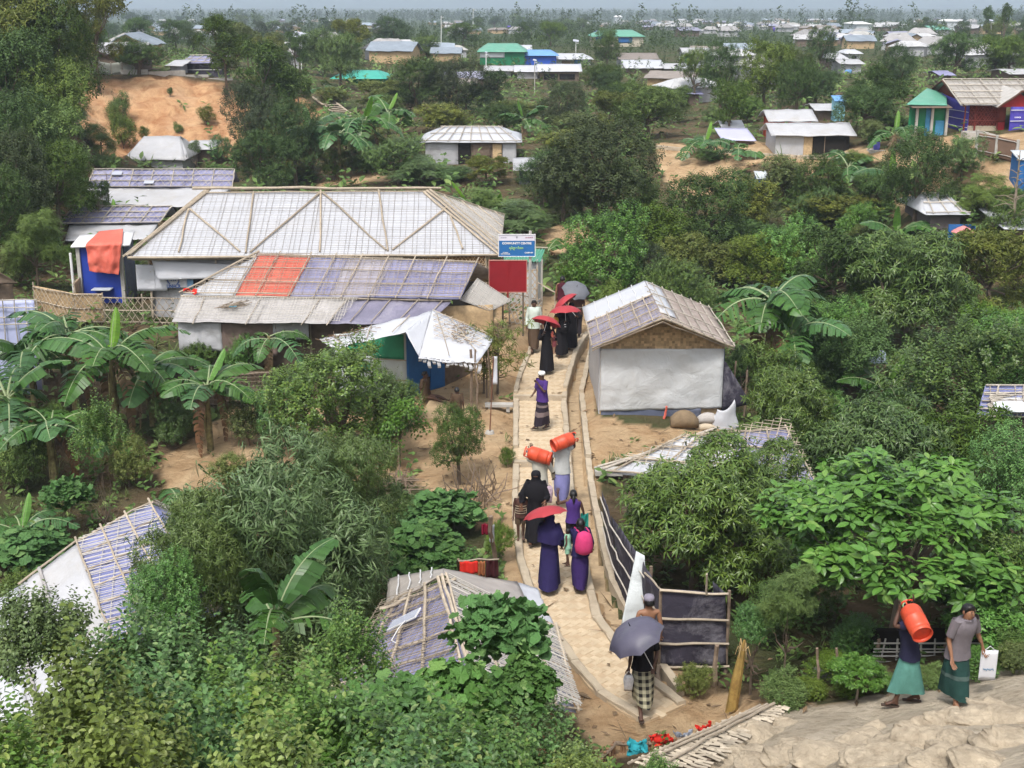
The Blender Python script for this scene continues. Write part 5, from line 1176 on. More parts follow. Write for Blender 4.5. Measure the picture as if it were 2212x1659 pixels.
def patched_hut():
 Rz = 2.75; r0, r1 = P(955,1255, Rz), P(1022,1500, Rz); ez = 1.72
 le0, le1 = P(838,1312,2.05), P(715,1475,1.55); re0, re1 = P(1197,1358,1.70), P(1244,1541,1.62); le1b = P(640,1600,1.3)
 root = empty('patched_hut', base_of(r0, r1, le0, re1),0, 'hut on the near bank with a purple bamboo-gridded roof and a solar panel', 'hut')
 f = bil(r0, r1, le1b, le0); f = bil(le0, r0, r1, le1b); n = nrm_of(f)
 sheet(root, 'roof_sheet', PURP, f, wr=.03, nu=20, nv=20); lattice(root, [le0, r0, r1, le1b],.13,.065,.0055,.03, jit=.3)
 for v in (.0,.16,.33,.5,.66,.83): pole(root, f(0, v) + n * .07, f(1, v) + n * .07,.022, name='roof_batten', seg=8)
 for u in (.25,.5,.75,.99): pole(root, f(u, 0) + n * .09, f(u, 1) + n * .09,.025, name='roof_rafter', seg=8)
 g = bil(r0, re0, re1, r1); gn = nrm_of(g); sheet(root, 'roof_sheet', mat('grey_violet_tarpaulin', (.22,.22,.28),.5,.3,.2,1.4, dirt=(.4,.38,.36), dirt_amt=.5, bmp=.4, bsc=5, wrinkle=True), g, wr=.03, nu=20, nv=20)
 lattice(root, [r0, re0, re1, r1],.105,.06,.009,.03, mat('pale_strip', (.52,.49,.45)), jit=.2)
 for v in (.02,.18,.36,.54,.72,.9,.995): pole(root, g(0, v) + gn * .07, g(1.03, v) + gn * .07,.022, name='roof_batten', seg=6)
 for u in (.25,.5,.75,.985): pole(root, g(u, -.0) + gn * .09, g(u, 1.02) + gn * .09,.024, name='roof_rafter', seg=8)
 up = Vector((0,0,.10)); pole(root, r0 + up, r1 + up, .025, name='ridge_pole', seg=8); pole(root, r0 + up * 1.3 + Vector((.06,0,0)), r1 + up * 1.3 + Vector((.05,0,0)),.017, name='ridge_pole', seg=8)
 # see-through grey sheet over the far hip
 GS = mat('brown_grey_sheet', (.40,.36,.33),.4,.45,.15,2.5, dirt=(.55,.52,.5), dirt_amt=.4, bmp=.5, bsc=3, wrinkle=True)
 h0, h1, h2 = P(815,1298,1.9), P(838,1252,1.75), P(958,1226,2.45)
 sheet(root, 'cover_sheet', GS, bil(h1, h2, r0 + Vector((0,-.05,.12)), P(834,1316,2.1)), wr=.05, nu=14, nv=6, th=.01)
 h3 = P(1118,1254,1.8); sheet(root, 'cover_sheet', GS, bil(h2, h3, P(1150,1330,2.0), r0 + Vector((.02,-.05,.12))), wr=.06, nu=14, nv=6, th=.01)
 sheet(root, 'white_sheet', TARPC, bil(P(1105,1252,1.82), P(1160,1270,1.6), P(1200,1362,1.75), P(1125,1350,2.0)), wr=.08, nu=14, nv=12, th=.012)
 for u in (.2,.4,.6,.8): pole(root, h1.lerp(h2, u) + Vector((0,0,.04)),(P(834,1316,2.1)).lerp(r0, u) + Vector((0,0,.16)),.012, FRAMEW, 'sheet_fold')
 pole(root, P(822,1316,2.2), P(985,1250,2.85) , .03, name='cover_pole', seg=6)
 z = root.location.z - .6
 wallq(root, 'wall', mat('near_woven_wall', (.34,.21,.12),.8,.2,.3,9, dirt=(.2,.12,.07), dirt_amt=.5, bmp=.3, bsc=40),(r1.x + .15, re1.y + .15,0),(re1.x - .25, re1.y + .12,0), z, 2.3, z1b=1.6)
 wallq(root, 'doorway', DARKIN, (r1.x - .5, re1.y + .15,0),(r1.x + .15, re1.y + .15,0), z, 2.4); wallq(root, 'wall', MATD, (le1b.x + .3, le1b.y + .4,0),(r1.x - .5, re1.y + .15,0), z, 1.6); wallq(root, 'side_wall', MATD, (re1.x - .2, re1.y + .1,0),(re0.x - .2, re0.y, 0), z, 1.6)
 c_ = f(.55,.30) + n * .14; r = empty('solar_module', c_, 0, 'white-framed solar panel lying across the purple roof of the near hut', 'solar panel'); q = MB(); Rm = Matrix((((r0 - le0).normalized()), n.cross((r0 - le0).normalized()), n)).transposed(); q.box(c_, (.62,.21,.02), Rm); q.build('frame', FRAMEW, r, wloc=c_)
 q = MB()
 for k in range(14): q.box(c_ + Rm @ Vector((-.28 + k * .043,0,.013)),(.030,.18,.006), Rm)
 q.build('cell_strip', mat('silver_cells', (.40,.42,.50),.35,.5,.05,3), r, wloc=c_)
 q = MB(); q.tube([c_ + Rm @ Vector((.1,-.1,.02)), c_ + Rm @ Vector((.12,-.3,.06)), c_ + Rm @ Vector((.06,-.5,.03)), c_ + Rm @ Vector((.2,-.6,.02))],.008,5); q.build('cable', FRAMEW, r, wloc=c_)
patched_hut()

# ================================================================== black cloth enclosure and pole fence beside the drain
def black_enclosure():
 pts = [P(1308,1168,-.05), P(1330,1260,0), P(1362,1335,0), P(1420,1432,0)]
 tops = [P(1300,1060,1.0), P(1320,1115,1.15), P(1362,1175,1.35), P(1408,1244,1.42)]
 root = empty('black_cloth_fence', base_of(*pts),0, 'leaning dark shade-cloth fence with thin white rails along the drain', 'fence')
 for i in range(3): sheet(root, 'cloth', BLKT, bil(tops[i], tops[i + 1], pts[i + 1], pts[i]), wr=.04, nu=10, nv=10, fs=2.5, seed=i)
 for k, t in enumerate((.12,.42,.72)):
  for i in range(3): pole(root, tops[i].lerp(pts[i], t) + Vector((-.04,-.03,0)), tops[i + 1].lerp(pts[i + 1], t) + Vector((-.04,-.03,0)),.016, mat('pale_pole', (.50,.46,.40),.7,.3,.1,5), 'rail')
 sheet(root, 'white_cloth', mat('sheer_white_cloth', (.52,.55,.56),.5,.3,.12,2, bmp=.5, bsc=4, wrinkle=True), bil(P(1374,1190,1.50), P(1392,1200,1.5), P(1400,1352,.25), P(1342,1348,.35)), wr=.06, folds=.04, nu=14, nv=14)
 r2 = empty('black_cloth_enclosure', base_of(P(1425,1440,0), P(1565,1440,0)),0, 'square black shade-cloth enclosure with bamboo rails under the mango tree', 'enclosure')
 a0, a1 = P(1422,1440,0), P(1428,1272,1.45); b0, b1 = P(1568,1438,0), P(1566,1280,1.42); c0, c1 = P(1402,1380,.0), P(1392,1235,1.45)
 sheet(r2, 'front_cloth', BLKT, bil(a1, b1, b0, a0), wr=.05, nu=18, nv=14, fs=2.4, folds=.02); sheet(r2, 'side_cloth', BLKT, bil(c1, a1, a0, c0), wr=.04, nu=8, nv=10)
 back = Vector((0,1.2,0)); dn = Vector((0,0,-.35)); sheet(r2, 'side_cloth', BLKT, bil(b1, b1 + back + dn, b0 + back, b0), wr=.04)
 for t in (.0,.36,.68,.99): pole(r2, a1.lerp(a0, t) + Vector((-.03,-.05,0)), b1.lerp(b0, t) + Vector((.05,-.05,0)),.024, name='rail'); pole(r2, c1.lerp(c0, t) + Vector((0,-.05,0)), a1.lerp(a0, t) + Vector((0,-.05,0)),.018, name='rail')
 for p in (a0, b0, c0): pole(r2, p - Vector((0,0,.2)), p + Vector((0,.04,1.4)),.035, WOOD, 'post')
 pole(r2, P(1527,1285,1.4), P(1527,1240,1.85),.02, name='post'); pole(r2, P(1423,1500,-.1), P(1423,1440,.05),.06, WOOD, 'stump')
black_enclosure()
def mango_roof():
 a, b, c, d = P(1490,948,1.5), P(1760,930,1.6), P(1790,1060,1.1), P(1330,1010,.95)
 root = empty('low_tarpaulin_roof', base_of(a, b, c, d),0, 'low white and purple gridded roof half hidden under the mango trees right of the path', 'roof shelter'); f = bil(a, b, c, d); n = nrm_of(f)
 f = bil(P(1475,945,1.4), P(1700,928,1.4), P(1775,1065,.9), P(1320,1022,.75)); n = nrm_of(f)
 sheet(root, 'roof_sheet', TARPC, f, 0,.55, wr=.03); sheet(root, 'roof_sheet', PURP, f, .55,1, wr=.03, off=.004); lattice(root, [f(0,1), f(1,1), f(1,0), f(0,0)],.22,.13,.009,.03)
 for v in (0,.33,.66,1): pole(root, f(-.02, v) + n * .06, f(1, v) + n * .06,.024, name='roof_batten', seg=8)
 for u in (0.01,.2,.4,.6,.8,.99): pole(root, f(u, -.03) + n * .08, f(u, 1.0) + n * .08,.022, name='roof_rafter')
 pole(root, f(0,1) + Vector((-.2,0,.1)), f(.35,0) + Vector((0,.1,.16)),.03, BAMG, 'ridge_pole'); pole(root, f(0,1) + Vector((-.3,.1,.12)), f(.1,.4) + Vector((0,.1,.1)),.025, BAMG)
 wallq(root, 'wall', MATD, (f(0,1).x + .3, f(0,1).y + .2,0),(f(1,1).x, f(1,1).y, 0),-1.3,.75); wallq(root, 'wall', MATD, (f(0,1).x + .3, f(0,1).y + .2,0),(f(0,0).x + .2, f(0,0).y, 0),-1.3,1.0)
 r = empty('cement_slab', P(1325,1030,.0),0, 'short grey cement slab bridging the drain beside the low roof', 'slab'); q = MB(); p = P(1318,1018,.05); q.box(p, (.75,.35,.12)); q.build('slab', CONG, r, wloc=r.location)
 r = empty('solar_roof_hut', base_of(P(2150,900,.8), P(2300,900,.8)),0, 'blue-violet gridded roof with a white solar panel at the right picture edge', 'hut')
 g = bil(P(2128,833,1.9), P(2400,833,1.9), P(2420,905,1.2), P(2110,900,1.2)); gn = nrm_of(g); sheet(r, 'roof_sheet', mat('blue_purple_tarpaulin', (.2,.2,.5)), g, wr=.03); lattice(r, [g(0,1), g(1,1), g(1,0), g(0,0)],.3,.12,.012,.03, BAMG)
 for v in (0,.25,.5,.75,1): pole(r, g(0, v) + gn * .06, g(1, v) + gn * .06,.022, BAMG, 'roof_batten')
 for u in (.1,.3,.5): pole(r, g(u, 0) + gn * .08, g(u, 1) + gn * .08,.022, BAMG, 'roof_rafter')
 wallq(r, 'wall', MATD, (g(0,1).x + .2, g(0,1).y + .3,0),(g(1,1).x, g(1,1).y + .3,0),-1.4,1.2)
 c_ = g(.25,.62) + gn * .12; r = empty('solar_module', c_, 0, 'large white solar panel propped on the roof at the right picture edge', 'solar panel'); q = MB(); q.box(c_, (1.1,.55,.03), Matrix.Rotation(.5,3, 'X')); q.build('panel', mat('bright_solar', (.60,.62,.68),.4,.4,.04,3), r, wloc=c_)
 r = empty('stick_bundle', g(.12,.5),0, 'bundle of bamboo sticks laid on the roof left of the white solar panel', 'bundle'); q = MB()
 for k in range(16): p = g(.04 + random.uniform(0,.03),.35 + .4 * k / 16) + gn * .12; q.tube([p, p + Vector((random.uniform(.5,1.0), random.uniform(.1,.25),.05))],.016,5)
 q.build('sticks', BAMG, r, wloc=r.location)
 r = empty('pale_blue_roof', base_of(P(1830,780,0)),0, 'pale blue roof sheet glimpsed between the trees of the right-hand grove', 'hut'); g = bil(P(1832,756,.7), P(1912,758,.7), P(1918,786,.3), P(1826,786,.3)); sheet(r, 'roof_sheet', mat('pale_blue_tin', (.42,.50,.62),.5,.4,.08,2), g, wr=.02); wallq(r, 'wall', MATD, g(0,1), g(1,1),-1.6,.3)
mango_roof()
def hidden_shed():
 r = empty('lattice_shed', base_of(P(1960,1470,.5)),0, 'low shed with white split-bamboo lattice wall behind the two men on the mound', 'shed')
 Y = 20.0; a, b = PY(1885,1400, Y), PY(2150,1410, Y); z0 = PY(1900,1440, Y).z; z1 = PY(1900,1378, Y).z
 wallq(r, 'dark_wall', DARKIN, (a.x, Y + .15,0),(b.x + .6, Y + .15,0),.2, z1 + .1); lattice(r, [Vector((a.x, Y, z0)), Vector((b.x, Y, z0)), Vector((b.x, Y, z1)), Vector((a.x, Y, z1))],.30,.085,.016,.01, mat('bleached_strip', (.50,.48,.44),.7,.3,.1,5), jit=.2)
 for px in (1895,1960,2040,2120): x = PY(px, 1400, Y).x; pole(r, (x, Y - .03,.4),(x, Y - .03, z1),.035, WOOD, 'post')
 p = ground(1580,1518); r = empty('banana_stump', p, 0, 'yellow brown broken banana stem leaning at the foot of the black enclosure', 'stump'); q = MB(); q.tube([p - Vector((0,0,.1)), p + Vector((.06,0,.5)), p + Vector((.12,.02,.95)), p + Vector((.16,.02,1.25))], [.10,.09,.06,.02],9); q.build('stem', mat('yellow_stem', (.30,.20,.06),.6,.3,.4,5, dirt=(.12,.05,.02), dirt_amt=.7, dsc=3), r, wloc=p)
 q = MB()
 for k in range(7): a = k; q.tube([p + Vector((.14,0,1.05)), p + Vector((.14 + .08 * math.cos(a),.08 * math.sin(a),1.15 + .05 * (k % 3))), p + Vector((.14 + .12 * math.cos(a),.12 * math.sin(a),1.0))], [.012,.01,.004],4)
 q.build('torn_fibre', mat('straw_fibre', (.45,.32,.16)), r, wloc=p)
 p = ground(1542,1480); r = empty('wooden_stake', p, 0, 'short rough brown stake left of the broken banana stem', 'stake'); pole(r, p - Vector((0,0,.1)), p + Vector((.02,0,.75)),.045, WOOD, 'stake_pole', jit=.015)
 r = empty('grey_net', base_of(P(1760,1500,.3)),0, 'grey fishing net draped over sticks at the back of the mound', 'net')
 a, b, c, d = PY(1760,1440,19.6), PY(1815,1425,19.6), PY(1810,1512,19.2), PY(1728,1510,19.2); sheet(r, 'net_cloth', mat('net_grey', (.12,.115,.10),.8,.2,.2,8), bil(a, b, c, d), wr=.06, folds=.08, nu=20, nv=10)
 for px in (1770,1812): p = ground(px, 1500); pole(r, p, PY(px - 5,1400, p.y),.025, WOOD, 'stick')
hidden_shed()

# ================================================================== mound bags, thatch edge and drying clothes
def mound_things():
 rg = np.random.RandomState(5); bagm = mat('earth_bag', (.42,.35,.26),.95,.1,.25,3, dirt=(.24,.19,.135), dirt_amt=.8, dsc=3.5, bmp=1.0, bsc=9, wrinkle=True)
 def bag_mesh(seed):
  r = np.random.RandomState(seed); bm = bmesh.new(); bmesh.ops.create_icosphere(bm, subdivisions=5, radius=1)
  for v in bm.verts:
   p = v.co; n = float(fbm(np.array([p.x * 1.6 + seed]), np.array([p.y * 1.6 + p.z * 2]),5)[0]); m2 = float(fbm(np.array([p.x * 6 + seed]), np.array([p.y * 6 + p.z * 5]),3)[0])
   for i in range(3): p[i] = math.copysign(abs(p[i]) ** .72, p[i])
   p *= 1 + .75 * n + .16 * m2 + .05 * float(fbm(np.array([p.x * 19]), np.array([p.y * 19 + p.z * 17 + seed]),2)[0])
  me = bpy.data.meshes.new('earth_bag'); bm.to_mesh(me); bm.free(); me.materials.append(bagm); me.polygons.foreach_set('use_smooth', [True] * len(me.polygons)); return me
 B = [bag_mesh(i) for i in range(6)]
 desc = ['slumped', 'flattened', 'rounded', 'split', 'worn', 'bulging']
 rows = [(1455,1650),(1520,1640),(1590,1640),(1655,1648),(1720,1625),(1790,1650),(1850,1615),(1905,1650),(1965,1618),(2020,1652),(2075,1610),(2130,1648),(2190,1605),(1560,1610),(1640,1600),(2040,1570),(2110,1565),(2180,1560),(1690,1575),(1990,1580),(2150,1530),(1880,1575)]
 for k, (px, py) in enumerate(rows):
  p = ground(px, py); s = (.36 + .10 * rg.rand()) * (.8 if py < 1590 else 1)
  o = link('earth_bag', B[k % 6], None, (p.x, p.y, p.z - s * .12),(rg.uniform(-.2,.2) + .35, rg.uniform(-.2,.2), rg.uniform(-.5,.5)),(s * 1.0, s * .7, s * .42))
  tag(o, f'{desc[k % 6]} earth-crusted bag sunk in the mound at the lower right', 'earth bag', 'earth bags in the mound')
 # thatch edge
 a, b, c, d = P(1640,1538,1.0), P(1700,1530,1.05), P(1500,1665,1.45), P(1350,1665,1.45)
 root = empty('split_bamboo_roof', base_of(a, c),0, 'edge of a split-bamboo shingle roof running down to the bottom beside the mound', 'roof'); f = bil(a, b, c, d); n = nrm_of(f)
 shm = mat('bleached_shingle', (.42,.36,.28),.8,.2,.3,5, dirt=(.25,.2,.15), dirt_amt=.6, dsc=3, obj_var=.25)
 V = np.array; me = None
 q = MB(); q.box((0,0,0),(.16,.035,.008)); sm = q.mesh('shingle', shm)
 cnt = 0
 for i in range(26):
  for j in range(6):
   u = 1.02 - j * .18 + random.uniform(-.03,.03); v = i / 26 + random.uniform(-.01,.01); p = f(u, v) + n * (.02 + .012 * j); ang = math.atan2((b - a).y, (b - a).x)
   wv = (f(1, v) - f(0, v)).length
   o = link('shingle', sm, root, p - root.location, (random.gauss(0,.08), random.gauss(0,.08), ang + random.gauss(-.5,.12)),(max(.5, wv * 1.6),1.4,1))
 sheet(root, 'under_sheet', MATD, f, wr=.02)
 for u in (.05,.3,.55): pole(root, f(u, 0) + n * .1, f(u, 1) + n * .1,.02, name='roof_pole', seg=8)
 # clothes on a rope and stones along the low wall
 for lab, px0, px1, py0, py1, m in [('turquoise cloth drying on the low fence at the bottom of the picture', 1352,1398,1598,1622, mat('turquoise_cloth', (.03,.30,.36),.8,.2,.15,4)),('red cloth lying beside the turquoise one on the low fence', 1400,1448,1584,1604, mat('red_cloth', (.62,.03,.02))),('grey shirt with dark patches hung right of the red cloth', 1450,1500,1578,1600, mat('grey_cloth', (.25,.27,.32),.8,.2,.4,6)),('small crumpled red garment at the right end of the low fence', 1508,1532,1558,1580, mat('red_cloth', (.62,.03,.02)))]:
  z = .62 if px0 < 1500 else .8; a, b = P(px0, py0 - 4, z), P(px1, py0 - 6, z); c_, d_ = P(px1, py1 + 3, z - .22), P(px0, py1 + 6, z - .25); r = empty('drying_cloth', base_of(a, b),0, lab, 'cloth')
  g = bil(a, b, c_, d_); s = MB(); kx = px0 * .37; nz = lambda u, v, q: float(fbm(np.array([u * 3.1 + kx]), np.array([v * 2.3 + q]),4)[0])
  s.grid(lambda u, v: g(u, v) + Vector((.22 * nz(u, v, 0),-.22 * abs(nz(u, v, 5)) - .04,.26 * nz(u, v, 9) - .02)),22,12,.008); s.build('cloth', m, r, True, wloc=r.location)
 r = empty('low_stick_fence', base_of(P(1320,1640,.3), P(1540,1590,.5)),0, 'low brown stick and plank fence carrying the drying clothes', 'fence')
 line = [(1285,1650),(1330,1605),(1400,1606),(1480,1596),(1560,1568),(1620,1545)]
 for i in range(5):
  a, b = P(*line[i],.45), P(*line[i + 1],.5); pole(r, a, b, .03, WOOD, 'rail')
  for k in range(6): p = a.lerp(b, k / 6); pole(r, (p.x, p.y, p.z - .55), p + Vector((random.gauss(0,.03),0,.03)),.028, mat('brown_stick', (.24,.14,.08),.9,.2,.3,5), 'stick')
 # clothes line left of the path
 r = empty('clothes_pole', base_of(P(960,1225,.2), P(1070,1230,.2)),0, 'bent pole with cloths hung on it left of the brick path', 'clothes line')
 pole(r, P(990,1212,.6), P(1078,1208,.65),.018, name='rail'); pole(r, ground(1072,1260), P(1060,1115,1.5),.05, WOOD, 'post', jit=.04); pole(r, ground(990,1250), P(990,1208,.62),.03, WOOD, 'post')
 for px0, px1, py0, py1, m, lab in [(993,1032,1211,1240, mat('red_cloth', (.6,.03,.02)), 'scarlet cloth on the bent pole left of the path'),(1033,1048,1211,1246, mat('rust_cloth', (.32,.12,.05),.8,.2,.3,9), 'rust patterned cloth right of the scarlet one'),(1049,1076,1208,1250, mat('maroon_cloth', (.05,.012,.015),.8,.2,.2,4), 'dark maroon cloth at the end of the bent pole'),(1040,1058,1130,1155, mat('dark_red_cloth', (.2,.01,.03),.8,.2,.2,4), 'small dark red rag high on the crooked post'),(1057,1068,1132,1172, TARPC, 'white rag tied to the crooked post')]:
  z = .62 if py0 > 1200 else 1.25; a, b = P(px0, py0, z), P(px1, py0, z); e = empty('hanging_cloth', a, 0, lab, 'cloth'); dz = (py1 - py0) / ppm(a); g = bil(a, b, b - Vector((0,0, dz)), a - Vector((0,0, dz))); s = MB(); s.grid(lambda u, v: g(u, v) + Vector((0,-.04 - .03 * math.sin(u * 12),0)),12,6,.006); s.build('cloth', m, e, True, wloc=a)
 # sticks and brush heaps
 for px, py, n_, lab in [(1045,1090,40, 'tangle of bare sticks between the round bush and the path'),(860,1060,60, 'heap of dry sticks below the cassava shrub'),(40,830,70, 'pile of cut bamboo behind the banana plants on the left'),(1000,560 + 560,24, 'thin bare stakes beside the gourd trellis'),(1625,870,40, 'brown dead brush beside the white tarpaulin wall hut')]:
  p = ground(px, py); r = empty('stick_heap', p, 0, lab, 'heap'); q = MB(); k = 1 / ppm(p)
  for i in range(n_):
   a = p + Vector((random.gauss(0,22) * k, random.gauss(0,30) * k, random.uniform(0,.25))); up_ = random.random() < (.6 if n_ < 45 else .15); v = Vector((random.gauss(0,.25), random.gauss(0,.2), random.uniform(.5,1.0))) if up_ else Vector((random.uniform(-.7,.7), random.uniform(-.5,.5), random.uniform(-.05,.2)))
   q.tube([a, a + v * .5 + Vector((random.gauss(0,.04),0,0)), a + v], [.016,.013,.006],4, False)
  q.build('sticks', WOOD, r, wloc=p)
 # bench slab, pole with cement foot, white rag and dry saplings in the yard
 p = P(1078,878,.12); r = empty('cement_bench', p, 0, 'grey cement slab bench at the left edge of the brick path', 'bench'); q = MB(); q.box(p + Vector((0,0,.05)),(.78,.26,.07)); q.build('slab', CONG, r, wloc=p); q = MB(); q.box(p + Vector((-.25,0,-.06)),(.1,.2,.16)); q.box(p + Vector((.25,0,-.06)),(.1,.2,.16)); q.build('leg', CONG, r, wloc=p)
 p = ground(1058,938); r = empty('staked_pole', p, 0, 'thin upright pole in a white cement foot with a rag at its top', 'pole'); pole(r, p, PY(1066,770, p.y),.018, mat('rusty_pole', (.16,.07,.04),.8,.2,.3,5), 'pole_shaft', jit=0); q = MB(); q.tube([p, p + Vector((0,0,.07))], [.13,.10],10); q.build('cement_foot', CONG, r, wloc=p); t = PY(1066,770, p.y); s = MB(); s.grid(lambda u, v: t + Vector((u * .12 - .02,.03 * math.sin(v * 4),-v * .75)),3,10,.006); s.build('rag', TARPC, r, True, wloc=p)
mound_things()
def saplings():
 for px, base, top, lab in [(1075,845,700, 'bare-branched willowy sapling right of the blue-walled hut'),(1045,850,720, 'thin sapling leaning on the torn roof'),(2182,525,325, 'dead leafless tree with drooping side branches at the right'),(235,440,372, 'bare twiggy sapling before the purple roof'),(1478,1390,1290, 'crooked bare limb under the mango tree')]:
  p = ground(px, base); h = PY(px, top, p.y).z - p.z; r = empty('sapling', p, 0, lab, 'sapling'); q = MB(); q.tube([p - Vector((0,0,.05)), p + Vector((.02,0, h * .5)), p + Vector((0,0, h))], [h * .022, h * .015, h * .004],6, False); rg = np.random.RandomState(px)
  for k in range(34):
   z = h * rg.uniform(.2,.97); a = rg.uniform(0,6.28); l = h * rg.uniform(.12,.38) * (1.1 - z / h); st = p + Vector((0,0, z)); e = st + Vector((math.cos(a) * l, math.sin(a) * l, l * rg.uniform(-.1,.7))); m_ = st.lerp(e, .5) + Vector((0,0, l * .12)); q.tube([st, m_, e], [h * .006, h * .004, h * .0015],4, False)
  q.build('trunk', BARK if 'dead' not in lab else BARKP, r, wloc=p)
  if px in (1075,1045):
   rg = np.random.RandomState(4); pos = np.array([[rg.normal() * .45, rg.normal() * .4, h * rg.uniform(.35,1.0)] for _ in range(70)]); V, F = place_tpl([T_willow(rg) for _ in range(3)], pos, rg.normal(size=pos.shape) + [0,0,.4],.34, rg); link('crown', np_mesh('sapling_crown', V, F, [GREEN['olive']]), r)
saplings()

# ================================================================== huts of the middle distance
def hut(px0, px1, base, eave, ridge, label, kind='gable', roof=None, wall=None, cat='hut', depth=4.5, name='hut', rafters=0, door=None, ov=.35, rake=0, wr=.05, wallz=None, dz=0, ry=0.0):
 """front eave from px0 to px1; wall foot, eave and ridge heights read off the photograph"""
 roof = roof or TARP; wall = wall or TARPG; g = ground((px0 + px1) / 2, base); Y = g.y; eA, eB = PY(px0, eave, Y - ov), PY(px1, eave, Y - ov); ez = eA.z
 half = depth / 2; rY = Y + half; rz = PY((px0 + px1) / 2, ridge, rY).z; rz = min(max(rz, ez + .3), ez + half * 1.3)
 root = empty(name, (g.x, g.y + dz, g.z),0, label, cat); wl = root.location
 ins = (eB.x - eA.x) * (.2 if kind == 'hip' else 0) + rake
 eB.z = ez; rA, rB = Vector((eA.x + ins, rY, rz)), Vector((eB.x - ins + (rake * 0), rY, rz)); bA, bB = Vector((eA.x, Y + depth + ov, ez)), Vector((eB.x, Y + depth + ov, ez))
 if kind == 'lean': rA, rB = Vector((eA.x + rake, Y + depth, rz)), Vector((eB.x + rake, Y + depth, rz)); bA = bB = None
 f = bil(rA, rB, eB, eA); sheet(root, 'roof', roof, f, wr=wr, nu=14, nv=6, th=.04, seed=px0 * .37, fs=1.1)
 if bA is not None: sheet(root, 'roof', roof, bil(rB, rA, bA, bB), wr=wr, nu=8, nv=4, th=.04)
 if kind == 'hip': sheet(root, 'roof', roof, bil(rA, rA, eA, bA), wr=wr * .5, nu=4, nv=4, th=.04); sheet(root, 'roof', roof, bil(rB, rB, bB, eB), wr=wr * .5, nu=4, nv=4, th=.04)
 z0 = g.z - .5; x0, x1 = eA.x + ov, eB.x - ov; q = MB()
 for a, b in (((x0, Y),(x1, Y)),((x1, Y),(x1, Y + depth)),((x0, Y + depth),(x0, Y))):
  q.add([(a[0], a[1], z0),(b[0], b[1], z0),(b[0], b[1], ez + .03),(a[0], a[1], ez + .03)], [(0,1,2,3)])
 if kind in ('gable',):
  for x in (x0, x1): q.add([(x, Y, ez),(x, Y + depth, ez),(x, rY, rz - .05)], [(0,1,2)])
 if kind == 'lean':
  for x in (x0, x1): q.add([(x, Y, ez),(x, Y + depth, ez),(x, Y + depth, rz - .05)], [(0,1,2)])
 q.build('wall', wall, root, wloc=wl)
 n = nrm_of(f)
 for i in range(rafters): u = (i + .5) / rafters; pole(root, f(u, 0) + n * .06, f(u, 1) + n * .06,.035, BAMG, 'roof_rafter', n=4)
 if rafters:
  for v in (.05,.5,.97): pole(root, f(0, v) + n * .08, f(1, v) + n * .08,.03, BAMG, 'roof_batten', n=4)
 if door:
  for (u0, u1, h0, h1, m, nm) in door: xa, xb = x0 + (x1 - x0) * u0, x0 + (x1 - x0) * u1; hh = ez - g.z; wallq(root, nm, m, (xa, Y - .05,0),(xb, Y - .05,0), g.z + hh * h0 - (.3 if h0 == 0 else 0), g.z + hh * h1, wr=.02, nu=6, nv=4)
 return root
DW = DARKIN
hut(905,1128,352,307,274, 'white-roofed bamboo hut with an open doorway in the middle of the picture', 'hip', TARPC, MATD, depth=4.4, rafters=9, door=[(.0,.36,0,1, TARPG, 'wall_tarpaulin'),(.36,.50,0,.95, DW, 'doorway'),(.52,.72,.25,.85, MATD, 'window'),(.85,1.0,0,1, TARPG, 'wall_tarpaulin'),(.74,.84,0,.9, MATW, 'wall_panel')], wr=.06)
hut(265,400,362,345,294, 'small hut with a tent-like weathered white roof below the clay slope', 'hip', TARP, TARPG, depth=4.2, wr=.14, ov=.25)
hut(395,465,350,322,305, 'shed with white arched awning beside the tent-roofed hut', 'lean', TARP, MATD, depth=2, wr=.10)
hut(1666,1852,335,293,266, 'open grey shelter with a long patched white roof beside the hillside path', 'gable', TARP, TARP, depth=3, wr=.09, door=[(.38,.50,0,1, MATW, 'wall_panel'),(.5,1.0,0,.95, DW, 'opening'),(.66,.67,0,1, WOOD, 'post'),(.84,.85,0,1, WOOD, 'post')])
hut(1660,1768,300,262,237, 'hut with a ragged white roof over a red wall behind the long patched shelter', 'gable', TARP, mat('orange_red_wall', (.45,.07,.03),.7,.3,.2,2), depth=3, wr=.12)
hut(1560,1634,318,303,281, 'hut with a pale purple roof sloping to the right beside the path', 'lean', mat('lilac_tarpaulin', (.48,.48,.66),.5,.3,.1,1.2, bmp=.4, bsc=3, wrinkle=True), MATD, depth=3, wr=.04); hut(1560,1612,300,280,260, 'gabled white hut behind the pale purple roof', 'gable', TARPC, MATD, depth=3)
hut(2000,2098,495,463,418, 'white hip-roofed hut among the trees at the right', 'hip', TARPC, mat('brown_grey_wall', (.12,.10,.10),.8), depth=4, wr=.03, rafters=3)
hut(2170,2290,530,494,462, 'white tarpaulin hut at the right picture edge behind the dead tree', 'lean', TARPC, MATD, depth=3)
hut(390,485,163,136,122, 'hut with black cloth walls and a violet roof on the hilltop', 'lean', PURP, BLKT, depth=3, wr=.03, rafters=5, door=[(0,1,.42,.48, FRAMEW, 'rail')]); hut(355,395,160,142,134, 'pale lean-to left of the black-walled hut', 'lean', TARP, TARPG, depth=3)
hut(1635,1662,402,386,380, 'tiny blue latrine with a grey lid on the right-hand slope', 'lean', TINW, BLUEW, 'latrine', depth=1, ov=.08); hut(1803,1830,262,218,214, 'narrow pale blue latrine with a light blue roof', 'lean', BLUET, mat('pale_blue_wall', (.20,.42,.50),.6), 'latrine', depth=1, ov=.08); hut(2203,2260,412,345,340, 'bright blue latrine wall cut by the right picture edge', 'lean', TINW, BLUEW, 'latrine', depth=1.2, ov=.08)
